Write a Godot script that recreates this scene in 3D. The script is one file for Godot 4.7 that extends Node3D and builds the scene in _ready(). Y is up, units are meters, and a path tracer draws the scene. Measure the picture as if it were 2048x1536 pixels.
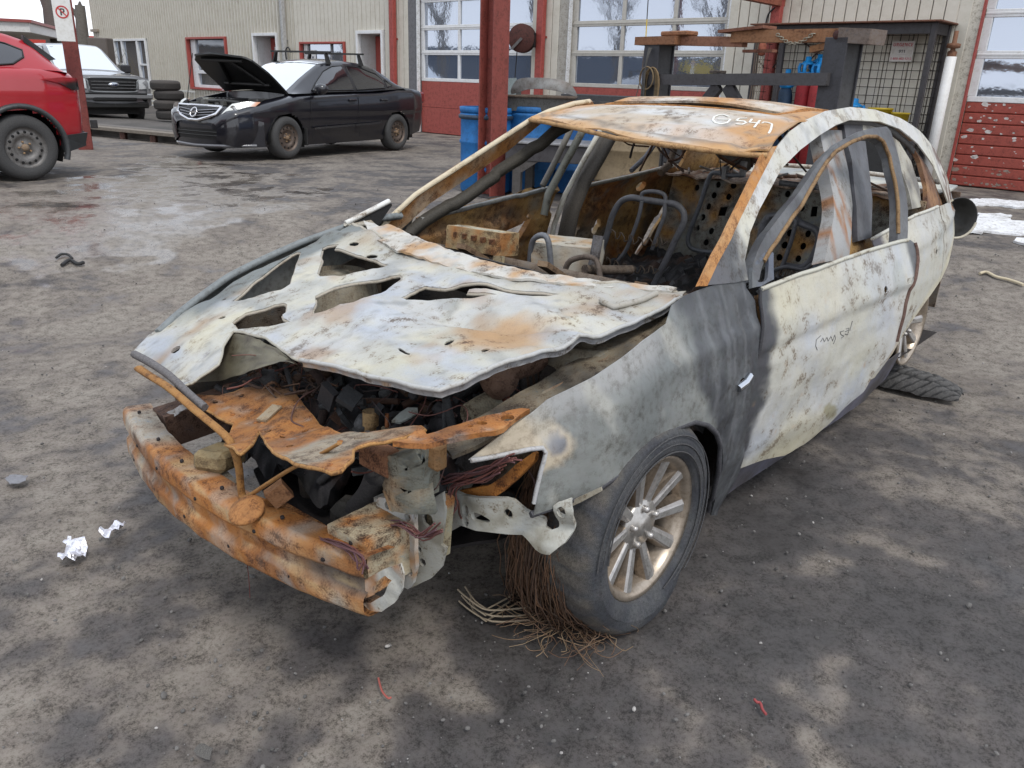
extends Node3D
# A burnt-out saloon in the yard of a metal-clad garage. World: y up, metres, camera at the origin of x and z.
# Car space of the wreck: x forward, y up, z to the car's left; V(x, y, z) turns it into node space.

var noise := {}
var mats := {}
var rng := RandomNumberGenerator.new()
var used := {}

const YARD := 0.31          # the yard rises by this much towards the building
const CREAM := Color(0.55, 0.535, 0.455)
const YELLOWISH := Color(0.6, 0.54, 0.36)
const ASH := Color(0.56, 0.56, 0.555)
const GREY := Color(0.27, 0.28, 0.28)
const SLATE := Color(0.115, 0.122, 0.13)
const SOOT := Color(0.03, 0.031, 0.035)
const RUST := Color(0.36, 0.145, 0.036)
const RUST_DARK := Color(0.15, 0.068, 0.03)
const RUST_PALE := Color(0.48, 0.29, 0.14)
const BROWN := Color(0.12, 0.09, 0.065)
const OLIVE := Color(0.2, 0.185, 0.13)
const BLUEISH := Color(0.46, 0.5, 0.58)
const WHITE := Color(1, 1, 1)

func _ready():
	rng.seed = 7
	setup_view()
	setup_materials()
	build_ground()
	build_building()
	build_yard()
	build_background()
	build_wreck()
	build_litter()

func setup_view():
	var cam := Camera3D.new()
	cam.name = "camera"
	cam.fov = 51.28
	cam.near = 0.05
	cam.far = 600.0
	cam.transform = Transform3D(Basis(Vector3(1, 0, 0), -0.3615) * Basis(Vector3(0, 0, 1), 0.0347), Vector3(0, 1.4869, 0))
	add_child(cam)
	cam.current = true
	var sky_mat := ProceduralSkyMaterial.new()
	sky_mat.sky_top_color = Color(0.80, 0.83, 0.88)
	sky_mat.sky_horizon_color = Color(0.93, 0.94, 0.96)
	sky_mat.sky_curve = 0.18
	sky_mat.sky_energy_multiplier = 1.15
	sky_mat.ground_bottom_color = Color(0.3, 0.29, 0.28)
	sky_mat.ground_horizon_color = Color(0.6, 0.6, 0.6)
	sky_mat.sun_angle_max = 0.0
	var sky := Sky.new()
	sky.sky_material = sky_mat
	var env := Environment.new()
	env.background_mode = Environment.BG_SKY
	env.sky = sky
	env.ambient_light_source = Environment.AMBIENT_SOURCE_SKY
	env.tonemap_mode = Environment.TONE_MAPPER_LINEAR
	env.tonemap_exposure = 1.32
	env.sdfgi_enabled = true
	env.ssao_enabled = true
	env.ssil_enabled = true
	var we := WorldEnvironment.new()
	we.name = "world_environment"
	we.environment = env
	add_child(we)
	var sun := DirectionalLight3D.new()
	sun.name = "sun"
	sun.light_energy = 0.45
	sun.light_angular_distance = 14.0
	sun.light_color = Color(1.0, 0.985, 0.965)
	sun.shadow_enabled = true
	sun.rotation_degrees = Vector3(-56, 28, 0)
	add_child(sun)

# ---------------------------------------------------------------- naming
func numbered(called: String) -> String:
	if not used.has(called):
		used[called] = 0
		return called
	used[called] += 1
	return "%s_%03d" % [called, used[called]]

func thing(called: String, label: String, category: String, group := "") -> Node3D:
	var o := Node3D.new()
	o.name = numbered(called)
	add_child(o)
	tag(o, label, category, group)
	return o

func tag(o: Node, label: String, category: String, group := ""):
	o.set_meta("label", label)
	o.set_meta("category", category)
	if group != "":
		o.set_meta("group", group)

func obj(called: String, mesh: Mesh, m: Material, parent: Node = self) -> MeshInstance3D:
	var o := MeshInstance3D.new()
	o.name = numbered(called) if parent == self else called
	o.mesh = mesh
	o.material_override = m
	o.cast_shadow = GeometryInstance3D.SHADOW_CASTING_SETTING_ON
	parent.add_child(o, true)
	return o

func struct(called: String, mesh: Mesh, m: Material) -> MeshInstance3D:
	var o := obj(called, mesh, m)
	o.set_meta("kind", "structure")
	return o

# ---------------------------------------------------------------- numbers
func P2(a: Array) -> PackedVector2Array:
	var out := PackedVector2Array()
	for i in range(0, a.size(), 2):
		out.append(Vector2(a[i], a[i + 1]))
	return out

func P3(a: Array) -> PackedVector3Array:
	var out := PackedVector3Array()
	for i in range(0, a.size(), 3):
		out.append(Vector3(a[i], a[i + 1], a[i + 2]))
	return out

func nz(p: Vector2, freq: float, sd := 1) -> float:
	if not noise.has(sd):
		var n := FastNoiseLite.new()
		n.seed = sd * 31
		n.noise_type = FastNoiseLite.TYPE_SIMPLEX_SMOOTH
		n.fractal_octaves = 3
		n.frequency = 1.0
		noise[sd] = n
	return (noise[sd] as FastNoiseLite).get_noise_2d(p.x * freq, p.y * freq)

func sstep(a: float, b: float, x: float) -> float:
	return smoothstep(a, b, x) if a < b else 1.0 - smoothstep(b, a, x)

func lin(x: float, xs: Array, ys: Array) -> float:
	var d := 1.0 if xs[-1] > xs[0] else -1.0
	if x * d <= xs[0] * d:
		return ys[0]
	for i in range(1, xs.size()):
		if x * d <= xs[i] * d:
			return lerpf(ys[i - 1], ys[i], (x - xs[i - 1]) / (xs[i] - xs[i - 1]))
	return ys[-1]

func ground_y(x: float, z: float) -> float:
	return YARD * smoothstep(5.2, 8.6, Vector2(x, z).length())

func blob(p: Vector2, c: Vector2, r: Vector2, turn := 0.0) -> float:
	var d := (p - c).rotated(-turn) / r
	return clampf(1.0 - d.length(), -1.0, 1.0)

# ---------------------------------------------------------------- meshes
func new_st() -> SurfaceTool:
	var st := SurfaceTool.new()
	st.begin(Mesh.PRIMITIVE_TRIANGLES)
	st.set_smooth_group(-1)
	st.set_color(WHITE)
	return st

func done(st: SurfaceTool) -> ArrayMesh:
	st.generate_normals()
	st.index()
	return st.commit()

func quad(st: SurfaceTool, a: Vector3, b: Vector3, c: Vector3, d: Vector3):
	# front face seen with a, b, c, d running clockwise
	for v in [a, b, c, a, c, d]:
		st.add_vertex(v)

func hexa(st: SurfaceTool, p: Array, col := WHITE):
	# eight corners: 0-3 the low ring, 4-7 the high ring, anticlockwise from above
	st.set_smooth_group(-1)
	st.set_color(col)
	quad(st, p[4], p[7], p[6], p[5])
	quad(st, p[0], p[1], p[2], p[3])
	for i in 4:
		var j := (i + 1) % 4
		quad(st, p[i], p[i + 4], p[j + 4], p[j])

func box(st: SurfaceTool, c: Vector3, s: Vector3, col := WHITE, b := Basis.IDENTITY):
	var p := []
	for y in [-0.5, 0.5]:
		for q in [Vector2(-0.5, 0.5), Vector2(0.5, 0.5), Vector2(0.5, -0.5), Vector2(-0.5, -0.5)]:
			p.append(c + b * (Vector3(q.x, y, q.y) * s))
	hexa(st, p, col)

func bevel_box(st: SurfaceTool, c: Vector3, s: Vector3, e: float, col := WHITE, b := Basis.IDENTITY):
	# a box whose edges are cut by e: three crossed slabs share their chamfers
	st.set_smooth_group(-1)
	st.set_color(col)
	var h := s * 0.5
	var axes := [0, 1, 2]
	for ax in axes:
		for sg in [-1.0, 1.0]:
			var u: int = (ax + 1) % 3
			var v: int = (ax + 2) % 3
			var q := []
			for k in [[-1, -1], [1, -1], [1, 1], [-1, 1]]:
				var w := Vector3.ZERO
				w[ax] = sg * h[ax]
				w[u] = k[0] * (h[u] - e)
				w[v] = k[1] * (h[v] - e)
				q.append(c + b * w)
			if sg > 0:
				quad(st, q[3], q[2], q[1], q[0])
			else:
				quad(st, q[0], q[1], q[2], q[3])
	for ax in axes:
		var u: int = (ax + 1) % 3
		var v: int = (ax + 2) % 3
		for su in [-1.0, 1.0]:
			for sv in [-1.0, 1.0]:
				var q := []
				for k in [[0, -1], [0, 1], [1, 1], [1, -1]]:
					var w := Vector3.ZERO
					w[ax] = k[1] * (h[ax] - e)
					w[u] = su * (h[u] - (e if k[0] == 1 else 0.0))
					w[v] = sv * (h[v] - (e if k[0] == 0 else 0.0))
					q.append(c + b * w)
				if su * sv > 0:
					quad(st, q[0], q[1], q[2], q[3])
				else:
					quad(st, q[3], q[2], q[1], q[0])
	for sx in [-1.0, 1.0]:
		for sy in [-1.0, 1.0]:
			for sz in [-1.0, 1.0]:
				var t := [Vector3(h.x, h.y - e, h.z - e), Vector3(h.x - e, h.y, h.z - e), Vector3(h.x - e, h.y - e, h.z)]
				for i in 3:
					t[i] = c + b * (t[i] * Vector3(sx, sy, sz))
				if sx * sy * sz > 0:
					t.reverse()
				for i in 3:
					st.add_vertex(t[i])

func burnt_box(called: String, c: Vector3, s: Vector3, b: Basis, tint: Callable, m: Material, parent: Node, n := 7) -> MeshInstance3D:
	# a box of sheet metal whose faces carry a pattern of tint(uv); the faces are slightly beaten
	var st := new_st()
	st.set_smooth_group(1)
	for ax in 3:
		var u: int = (ax + 1) % 3
		var v: int = (ax + 2) % 3
		for sg in [-1.0, 1.0]:
			for i in n:
				for j in n:
					var q := []
					for k in ([[0, 0], [0, 1], [1, 1], [1, 0]] if sg > 0 else [[0, 0], [1, 0], [1, 1], [0, 1]]):
						var a := Vector2(float(i + k[0]) / n, float(j + k[1]) / n)
						var w := Vector3.ZERO
						w[ax] = sg * 0.5 * s[ax]
						w[u] = (a.x - 0.5) * s[u]
						w[v] = (a.y - 0.5) * s[v]
						w += s * 0.02 * nz(Vector2(w.x + w.y, w.z - w.y), 9.0, 230)
						q.append([c + b * w, tint.call(Vector2(w.x + w.y * 0.7, w.z + w.y * 0.7))])
					for k in [0, 1, 2, 0, 2, 3]:
						st.set_smooth_group(ax * 2 + int(sg > 0) + 1)
						st.set_color(q[k][1])
						st.add_vertex(q[k][0])
	return obj(called, done(st), m, parent)

func tube(st: SurfaceTool, pts: PackedVector3Array, r: float, sides := 6, col := WHITE, r_end := -1.0, flat := 1.0):
	st.set_smooth_group(1)
	st.set_color(col)
	var n := pts.size()
	if n < 2:
		return
	if r_end < 0.0:
		r_end = r
	var up := Vector3.UP
	var rings := []
	for i in n:
		var t := (pts[mini(i + 1, n - 1)] - pts[maxi(i - 1, 0)]).normalized()
		if t.length() < 0.5:
			t = Vector3.UP
		var a := up.cross(t)
		if a.length() < 0.1:
			a = Vector3.RIGHT.cross(t)
			if a.length() < 0.1:
				a = Vector3.BACK.cross(t)
		a = a.normalized()
		var b := t.cross(a)
		up = b
		var rr := lerpf(r, r_end, float(i) / (n - 1))
		var ring := []
		for k in sides:
			var th := TAU * k / sides
			ring.append(pts[i] + a * cos(th) * rr + b * sin(th) * rr * flat)
		rings.append(ring)
	for i in n - 1:
		for k in sides:
			var m := (k + 1) % sides
			quad(st, rings[i][k], rings[i + 1][k], rings[i + 1][m], rings[i][m])
	st.set_smooth_group(-1)
	for k in range(1, sides - 1):
		for v in [rings[0][0], rings[0][k], rings[0][k + 1]]:
			st.add_vertex(v)
		for v in [rings[n - 1][0], rings[n - 1][k + 1], rings[n - 1][k]]:
			st.add_vertex(v)

func rod(st: SurfaceTool, a: Vector3, b: Vector3, r: float, sides := 6, col := WHITE):
	tube(st, PackedVector3Array([a, b]), r, sides, col)

func bar(st: SurfaceTool, a: Vector3, b: Vector3, w: float, h: float, col := WHITE, up := Vector3.UP):
	# a rectangular bar from a to b, w across, h along up
	var z := (b - a).normalized()
	var x := up.cross(z).normalized()
	var y := z.cross(x)
	box(st, (a + b) * 0.5, Vector3(w, h, (b - a).length()), col, Basis(x, y, z))

func curve(pts: PackedVector3Array, per := 6) -> PackedVector3Array:
	# a smooth line through the points
	var out := PackedVector3Array()
	var n := pts.size()
	for i in n - 1:
		for k in per:
			out.append(pts[i].cubic_interpolate(pts[i + 1], pts[maxi(i - 1, 0)], pts[mini(i + 2, n - 1)], float(k) / per))
	out.append(pts[n - 1])
	return out

func lathe(st: SurfaceTool, prof: Array, segs: int, xf: Transform3D, col := WHITE, smooth := 1):
	# prof: Vector2(radius, height along y), turned about y
	st.set_smooth_group(smooth)
	st.set_color(col)
	for i in prof.size() - 1:
		var p: Vector2 = prof[i]
		var q: Vector2 = prof[i + 1]
		for k in segs:
			var a := TAU * k / segs
			var b := TAU * (k + 1) / segs
			var v := [Vector3(cos(a) * p.x, p.y, sin(a) * p.x), Vector3(cos(b) * p.x, p.y, sin(b) * p.x), Vector3(cos(b) * q.x, q.y, sin(b) * q.x), Vector3(cos(a) * q.x, q.y, sin(a) * q.x)]
			for m in 4:
				v[m] = xf * v[m]
			if p.x > 0.0005:
				for w in [v[0], v[2], v[1]]:
					st.add_vertex(w)
			if q.x > 0.0005:
				for w in [v[0], v[3], v[2]]:
					st.add_vertex(w)

func resample(line: PackedVector2Array, step: float, closed := true) -> PackedVector2Array:
	var out := PackedVector2Array()
	var n := line.size()
	for i in (n if closed else n - 1):
		var a := line[i]
		var b := line[(i + 1) % n]
		var k := maxi(1, roundi(a.distance_to(b) / step))
		for j in k:
			out.append(a.lerp(b, float(j) / k))
	return out

func rounded(line: PackedVector2Array, per := 3) -> PackedVector2Array:
	# the closed outline with its corners eased
	var out := PackedVector2Array()
	var n := line.size()
	for i in n:
		for k in per:
			out.append(line[i].cubic_interpolate(line[(i + 1) % n], line[(i + n - 1) % n], line[(i + 2) % n], float(k) / per))
	return out

func panel(outline: PackedVector2Array, holes: Array, step: float, place: Callable, tint: Callable, thick := 0.0, jit := 0.25) -> ArrayMesh:
	# a sheet of metal: an outline with holes in a plane, laid onto the surface place(uv) and tinted by tint(uv)
	var r := RandomNumberGenerator.new()
	r.seed = 11
	var pts := resample(outline, step)
	var loops := [pts]
	for h in holes:
		var hh := resample(h, step * 0.6)
		loops.append(hh)
		pts = pts + hh
	var taken := {}
	for p in pts:
		taken[Vector2i((p / (step * 0.6)).round())] = true
	var lo := outline[0]
	var hi := outline[0]
	for p in outline:
		lo = lo.min(p)
		hi = hi.max(p)
	var nx := ceili((hi.x - lo.x) / step)
	var ny := ceili((hi.y - lo.y) / step)
	for i in nx:
		for j in ny:
			var p := lo + Vector2(i + 0.5 + r.randf_range(-jit, jit), j + 0.5 + r.randf_range(-jit, jit)) * step
			if taken.has(Vector2i((p / (step * 0.6)).round())) or not Geometry2D.is_point_in_polygon(p, outline):
				continue
			var bad := false
			for h in holes:
				if Geometry2D.is_point_in_polygon(p, h):
					bad = true
			if not bad:
				pts.append(p)
	for i in pts.size():
		pts[i] += Vector2(r.randf_range(-1, 1), r.randf_range(-1, 1)) * step * 0.004
	var tri := Geometry2D.triangulate_delaunay(pts)
	var idx := PackedInt32Array()
	for t in range(0, tri.size(), 3):
		var a := pts[tri[t]]
		var b := pts[tri[t + 1]]
		var c := pts[tri[t + 2]]
		var g := (a + b + c) / 3.0
		if not Geometry2D.is_point_in_polygon(g, outline):
			continue
		var skip := false
		for h in holes:
			if Geometry2D.is_point_in_polygon(g, h):
				skip = true
		if skip:
			continue
		if (b - a).cross(c - a) > 0.0:
			idx.append_array([tri[t], tri[t + 1], tri[t + 2]])
		else:
			idx.append_array([tri[t], tri[t + 2], tri[t + 1]])
	var pos := PackedVector3Array()
	var col := PackedColorArray()
	var nor := PackedVector3Array()
	for p in pts:
		pos.append(place.call(p))
		col.append(tint.call(p))
		nor.append(Vector3.ZERO)
	var edges := {}
	for t in range(0, idx.size(), 3):
		var n := (pos[idx[t + 2]] - pos[idx[t]]).cross(pos[idx[t + 1]] - pos[idx[t]])
		for k in 3:
			nor[idx[t + k]] += n
			if thick > 0.0:
				var a := idx[t + k]
				var b := idx[t + (k + 1) % 3]
				if edges.has(Vector2i(b, a)):
					edges.erase(Vector2i(b, a))
				else:
					edges[Vector2i(a, b)] = true
	var np := pos.size()
	for i in np:
		nor[i] = nor[i].normalized() if nor[i].length() > 0.0 else Vector3.UP
	if thick > 0.0:
		var ni := idx.size()
		for i in np:
			pos.append(pos[i] - nor[i] * thick)
			nor.append(-nor[i])
			col.append(col[i])
		for t in range(0, ni, 3):
			idx.append_array([idx[t] + np, idx[t + 2] + np, idx[t + 1] + np])
		for e in edges:
			var b := pos.size()
			for v in [e.x, e.y, e.y + np, e.x + np]:
				pos.append(pos[v])
				col.append(col[v])
			var en: Vector3 = (pos[b + 1] - pos[b]).cross(pos[b + 3] - pos[b]).normalized()
			for k in 4:
				nor.append(en)
			idx.append_array([b, b + 3, b + 2, b, b + 2, b + 1])
	var arr := []
	arr.resize(Mesh.ARRAY_MAX)
	arr[Mesh.ARRAY_VERTEX] = pos
	arr[Mesh.ARRAY_NORMAL] = nor
	arr[Mesh.ARRAY_COLOR] = col
	arr[Mesh.ARRAY_INDEX] = idx
	var mesh := ArrayMesh.new()
	mesh.add_surface_from_arrays(Mesh.PRIMITIVE_TRIANGLES, arr)
	return mesh

func grid(nu: int, nv: int, place: Callable, tint: Callable, wrap := false, skip = null) -> ArrayMesh:
	# a smooth sheet place(u, v), u and v from 0 to 1
	var pos := PackedVector3Array()
	var col := PackedColorArray()
	var nor := PackedVector3Array()
	var idx := PackedInt32Array()
	for j in nv + 1:
		for i in nu + 1:
			var uv := Vector2(float(i) / nu, float(j) / nv)
			pos.append(place.call(uv))
			col.append(tint.call(uv))
			nor.append(Vector3.ZERO)
	for j in nv:
		for i in nu:
			var a := j * (nu + 1) + i
			if skip != null and skip.call((pos[a] + pos[a + nu + 2]) * 0.5):
				continue
			idx.append_array([a, a + 1, a + nu + 2, a, a + nu + 2, a + nu + 1])
	for t in range(0, idx.size(), 3):
		var n := (pos[idx[t + 2]] - pos[idx[t]]).cross(pos[idx[t + 1]] - pos[idx[t]])
		for k in 3:
			nor[idx[t + k]] += n
	if wrap:
		for j in nv + 1:
			var s := nor[j * (nu + 1)] + nor[j * (nu + 1) + nu]
			nor[j * (nu + 1)] = s
			nor[j * (nu + 1) + nu] = s
	for i in nor.size():
		nor[i] = nor[i].normalized() if nor[i].length() > 0.0 else Vector3.UP
	var arr := []
	arr.resize(Mesh.ARRAY_MAX)
	arr[Mesh.ARRAY_VERTEX] = pos
	arr[Mesh.ARRAY_NORMAL] = nor
	arr[Mesh.ARRAY_COLOR] = col
	arr[Mesh.ARRAY_INDEX] = idx
	var mesh := ArrayMesh.new()
	mesh.add_surface_from_arrays(Mesh.PRIMITIVE_TRIANGLES, arr)
	return mesh

func plain(c: Color) -> Callable:
	return func(_p): return c

# ---------------------------------------------------------------- materials
func noise_bytes(sd: int, freq: float, oct: int, size: int, ridged := false) -> PackedByteArray:
	var n := FastNoiseLite.new()
	n.seed = sd
	n.noise_type = FastNoiseLite.TYPE_SIMPLEX_SMOOTH
	n.fractal_type = FastNoiseLite.FRACTAL_RIDGED if ridged else FastNoiseLite.FRACTAL_FBM
	n.fractal_octaves = oct
	n.frequency = freq
	var im := n.get_seamless_image(size, size)
	im.convert(Image.FORMAT_L8)
	return im.get_data()

func ramp(stops: Array) -> PackedByteArray:
	# 256 sRGB colours from [place, Color] stops
	var out := PackedByteArray()
	for i in 256:
		var t := i / 255.0
		var c: Color = stops[-1][1]
		for k in range(1, stops.size()):
			if t <= stops[k][0]:
				c = (stops[k - 1][1] as Color).lerp(stops[k][1], clampf((t - stops[k - 1][0]) / (stops[k][0] - stops[k - 1][0]), 0, 1))
				break
		out.append_array([roundi(c.r * 255), roundi(c.g * 255), roundi(c.b * 255)])
	return out

func mixed(size: int, layers: Array) -> PackedByteArray:
	# a weighted sum of noise layers [bytes, weight], spread around its mean
	var out := PackedByteArray()
	out.resize(size * size)
	var a: PackedByteArray = layers[0][0]
	var b: PackedByteArray = layers[1][0]
	var c: PackedByteArray = layers[2][0]
	var wa: float = layers[0][1]
	var wb: float = layers[1][1]
	var wc: float = layers[2][1]
	var off: float = 127.5 * (1.0 - wa - wb - wc)
	for i in size * size:
		out[i] = clampi(int(a[i] * wa + b[i] * wb + c[i] * wc + off), 0, 255)
	return out

func colour_image(size: int, v: PackedByteArray, lut: PackedByteArray) -> Image:
	var d := PackedByteArray()
	d.resize(size * size * 3)
	var o := 0
	for i in size * size:
		var k := v[i] * 3
		d[o] = lut[k]
		d[o + 1] = lut[k + 1]
		d[o + 2] = lut[k + 2]
		o += 3
	return Image.create_from_data(size, size, false, Image.FORMAT_RGB8, d)

func as_texture(im: Image) -> ImageTexture:
	im.generate_mipmaps()
	return ImageTexture.create_from_image(im)

func mat(called: String, tex: Texture2D, tile: float, rough: float, metal := 0.0, bump: Texture2D = null, bump_k := 1.0, spec := 0.5) -> StandardMaterial3D:
	var m := StandardMaterial3D.new()
	m.resource_name = called
	m.vertex_color_use_as_albedo = true
	m.roughness = rough
	m.metallic = metal
	m.metallic_specular = spec
	m.cull_mode = BaseMaterial3D.CULL_DISABLED
	m.uv1_triplanar = true
	m.uv1_world_triplanar = called == "siding"
	m.uv1_scale = Vector3.ONE / tile
	if tex:
		m.albedo_texture = tex
	if bump:
		m.normal_enabled = true
		m.normal_texture = bump
		m.normal_scale = bump_k
	mats[called] = m
	return m

func setup_materials():
	var big := noise_bytes(3, 0.012, 4, 512)
	var mid := noise_bytes(5, 0.045, 4, 512)
	var fine := noise_bytes(9, 0.2, 3, 512)
	var fine2 := noise_bytes(17, 0.33, 2, 512)
	var v := mixed(512, [[big, 0.5], [mid, 0.5], [fine, 0.35]])
	var grime := as_texture(colour_image(512, v, ramp([[0, Color(0.55, 0.53, 0.5)], [0.3, Color(0.82, 0.81, 0.79)], [0.5, Color(0.95, 0.95, 0.94)], [1, Color(1, 1, 1)]])))
	var speck := mixed(512, [[mid, 0.5], [fine, 0.9], [fine2, 0.7]])
	var flaky := noise_bytes(41, 0.02, 5, 1024)
	var flaky2 := noise_bytes(42, 0.11, 4, 1024)
	var flaky3 := noise_bytes(43, 0.004, 3, 1024)
	var burnt := as_texture(colour_image(1024, mixed(1024, [[flaky, 0.75], [flaky2, 0.5], [flaky3, 0.6]]), ramp([[0, Color(0.5, 0.44, 0.38)], [0.15, Color(0.62, 0.56, 0.5)], [0.17, Color(0.8, 0.76, 0.71)], [0.27, Color(0.86, 0.84, 0.81)], [0.285, Color(0.95, 0.945, 0.93)], [0.5, Color(0.97, 0.97, 0.96)], [0.68, Color(1, 1, 1)], [0.70, Color(0.86, 0.87, 0.88)], [0.75, Color(1, 1, 1)], [1, Color(0.94, 0.96, 1.0)]])))
	var rusty := as_texture(colour_image(1024, mixed(1024, [[flaky, 0.7], [flaky2, 0.6], [flaky3, 0.5]]), ramp([[0, Color(0.4, 0.35, 0.33)], [0.22, Color(0.58, 0.52, 0.48)], [0.24, Color(0.74, 0.68, 0.63)], [0.40, Color(0.86, 0.82, 0.78)], [0.42, Color(0.96, 0.92, 0.87)], [0.6, Color(1, 0.98, 0.94)], [0.8, Color(1, 1, 1)], [1, Color(0.85, 0.92, 1)]])))
	var sooty := as_texture(colour_image(512, speck, ramp([[0, Color(0.42, 0.4, 0.4)], [0.5, Color(0.8, 0.8, 0.8)], [0.8, Color(1, 1, 1)], [1, Color(1, 0.95, 0.9)]])))
	var bumps := Image.create_from_data(512, 512, false, Image.FORMAT_L8, mixed(512, [[mid, 0.6], [fine, 0.6], [big, 0.2]]))
	bumps.convert(Image.FORMAT_RGBA8)
	bumps.bump_map_to_normal_map(3.0)
	var rough_n := as_texture(bumps)
	var dents := Image.create_from_data(512, 512, false, Image.FORMAT_L8, mixed(512, [[big, 0.9], [mid, 0.25], [fine, 0.03]]))
	dents.convert(Image.FORMAT_RGBA8)
	dents.bump_map_to_normal_map(6.0)
	var dent_n := as_texture(dents)
	var clean := as_texture(colour_image(512, v, ramp([[0, Color(0.84, 0.82, 0.79)], [0.4, Color(0.95, 0.945, 0.93)], [1, Color(1, 1, 1)]])))
	mat("burnt", burnt, 0.9, 0.66, 0.0, rough_n, 0.25)
	mat("burnt_smooth", burnt, 1.3, 0.5, 0.0, dent_n, 0.35)
	mat("rust", rusty, 0.8, 0.82, 0.0, rough_n, 0.55)
	mat("soot", sooty, 0.25, 0.75, 0.0, rough_n, 0.8)
	mat("soot_panel", grime, 0.6, 0.5, 0.0, dent_n, 0.25)
	mat("ash", sooty, 0.2, 0.95, 0.0, rough_n, 1.2)
	mat("painted", clean, 1.1, 0.55, 0.0, rough_n, 0.12)
	mat("paint_worn", grime, 0.7, 0.65, 0.0, rough_n, 0.35)
	mat("siding", clean, 3.1, 0.5, 0.0, dent_n, 0.1)
	mat("rubber", sooty, 0.3, 0.85, 0.0, rough_n, 0.4)
	mat("alloy", grime, 0.35, 0.34, 0.75, rough_n, 0.15)
	mat("steel", grime, 0.5, 0.55, 0.6, rough_n, 0.3)
	mat("plastic", grime, 0.8, 0.45)
	mat("wire", null, 1.0, 0.8)
	mat("wood", grime, 0.5, 0.85, 0.0, rough_n, 0.6)
	mat("chrome", null, 1.0, 0.15, 1.0)
	mat("foil", null, 1.0, 0.3, 0.85, rough_n, 0.8)
	mat("snow", grime, 0.8, 0.7, 0.0, rough_n, 0.8)
	mat("stone", sooty, 0.1, 0.95, 0.0, rough_n, 0.6)
	var cp := mat("car_paint", null, 1.0, 0.35)
	cp.clearcoat_enabled = true
	cp.clearcoat = 1.0
	cp.clearcoat_roughness = 0.06
	var gl := mat("dark_glass", null, 1.0, 0.06, 0.0, null, 1.0, 0.9)
	gl.clearcoat_enabled = true
	gl.clearcoat = 1.0
	gl.clearcoat_roughness = 0.02
	mat("mirror_glass", null, 2.0, 0.04, 0.85, dent_n, 0.018)

# ---------------------------------------------------------------- ground
const SPAN := 24.0          # the ground map covers SPAN metres a side, centred on (0, -8)

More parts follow.
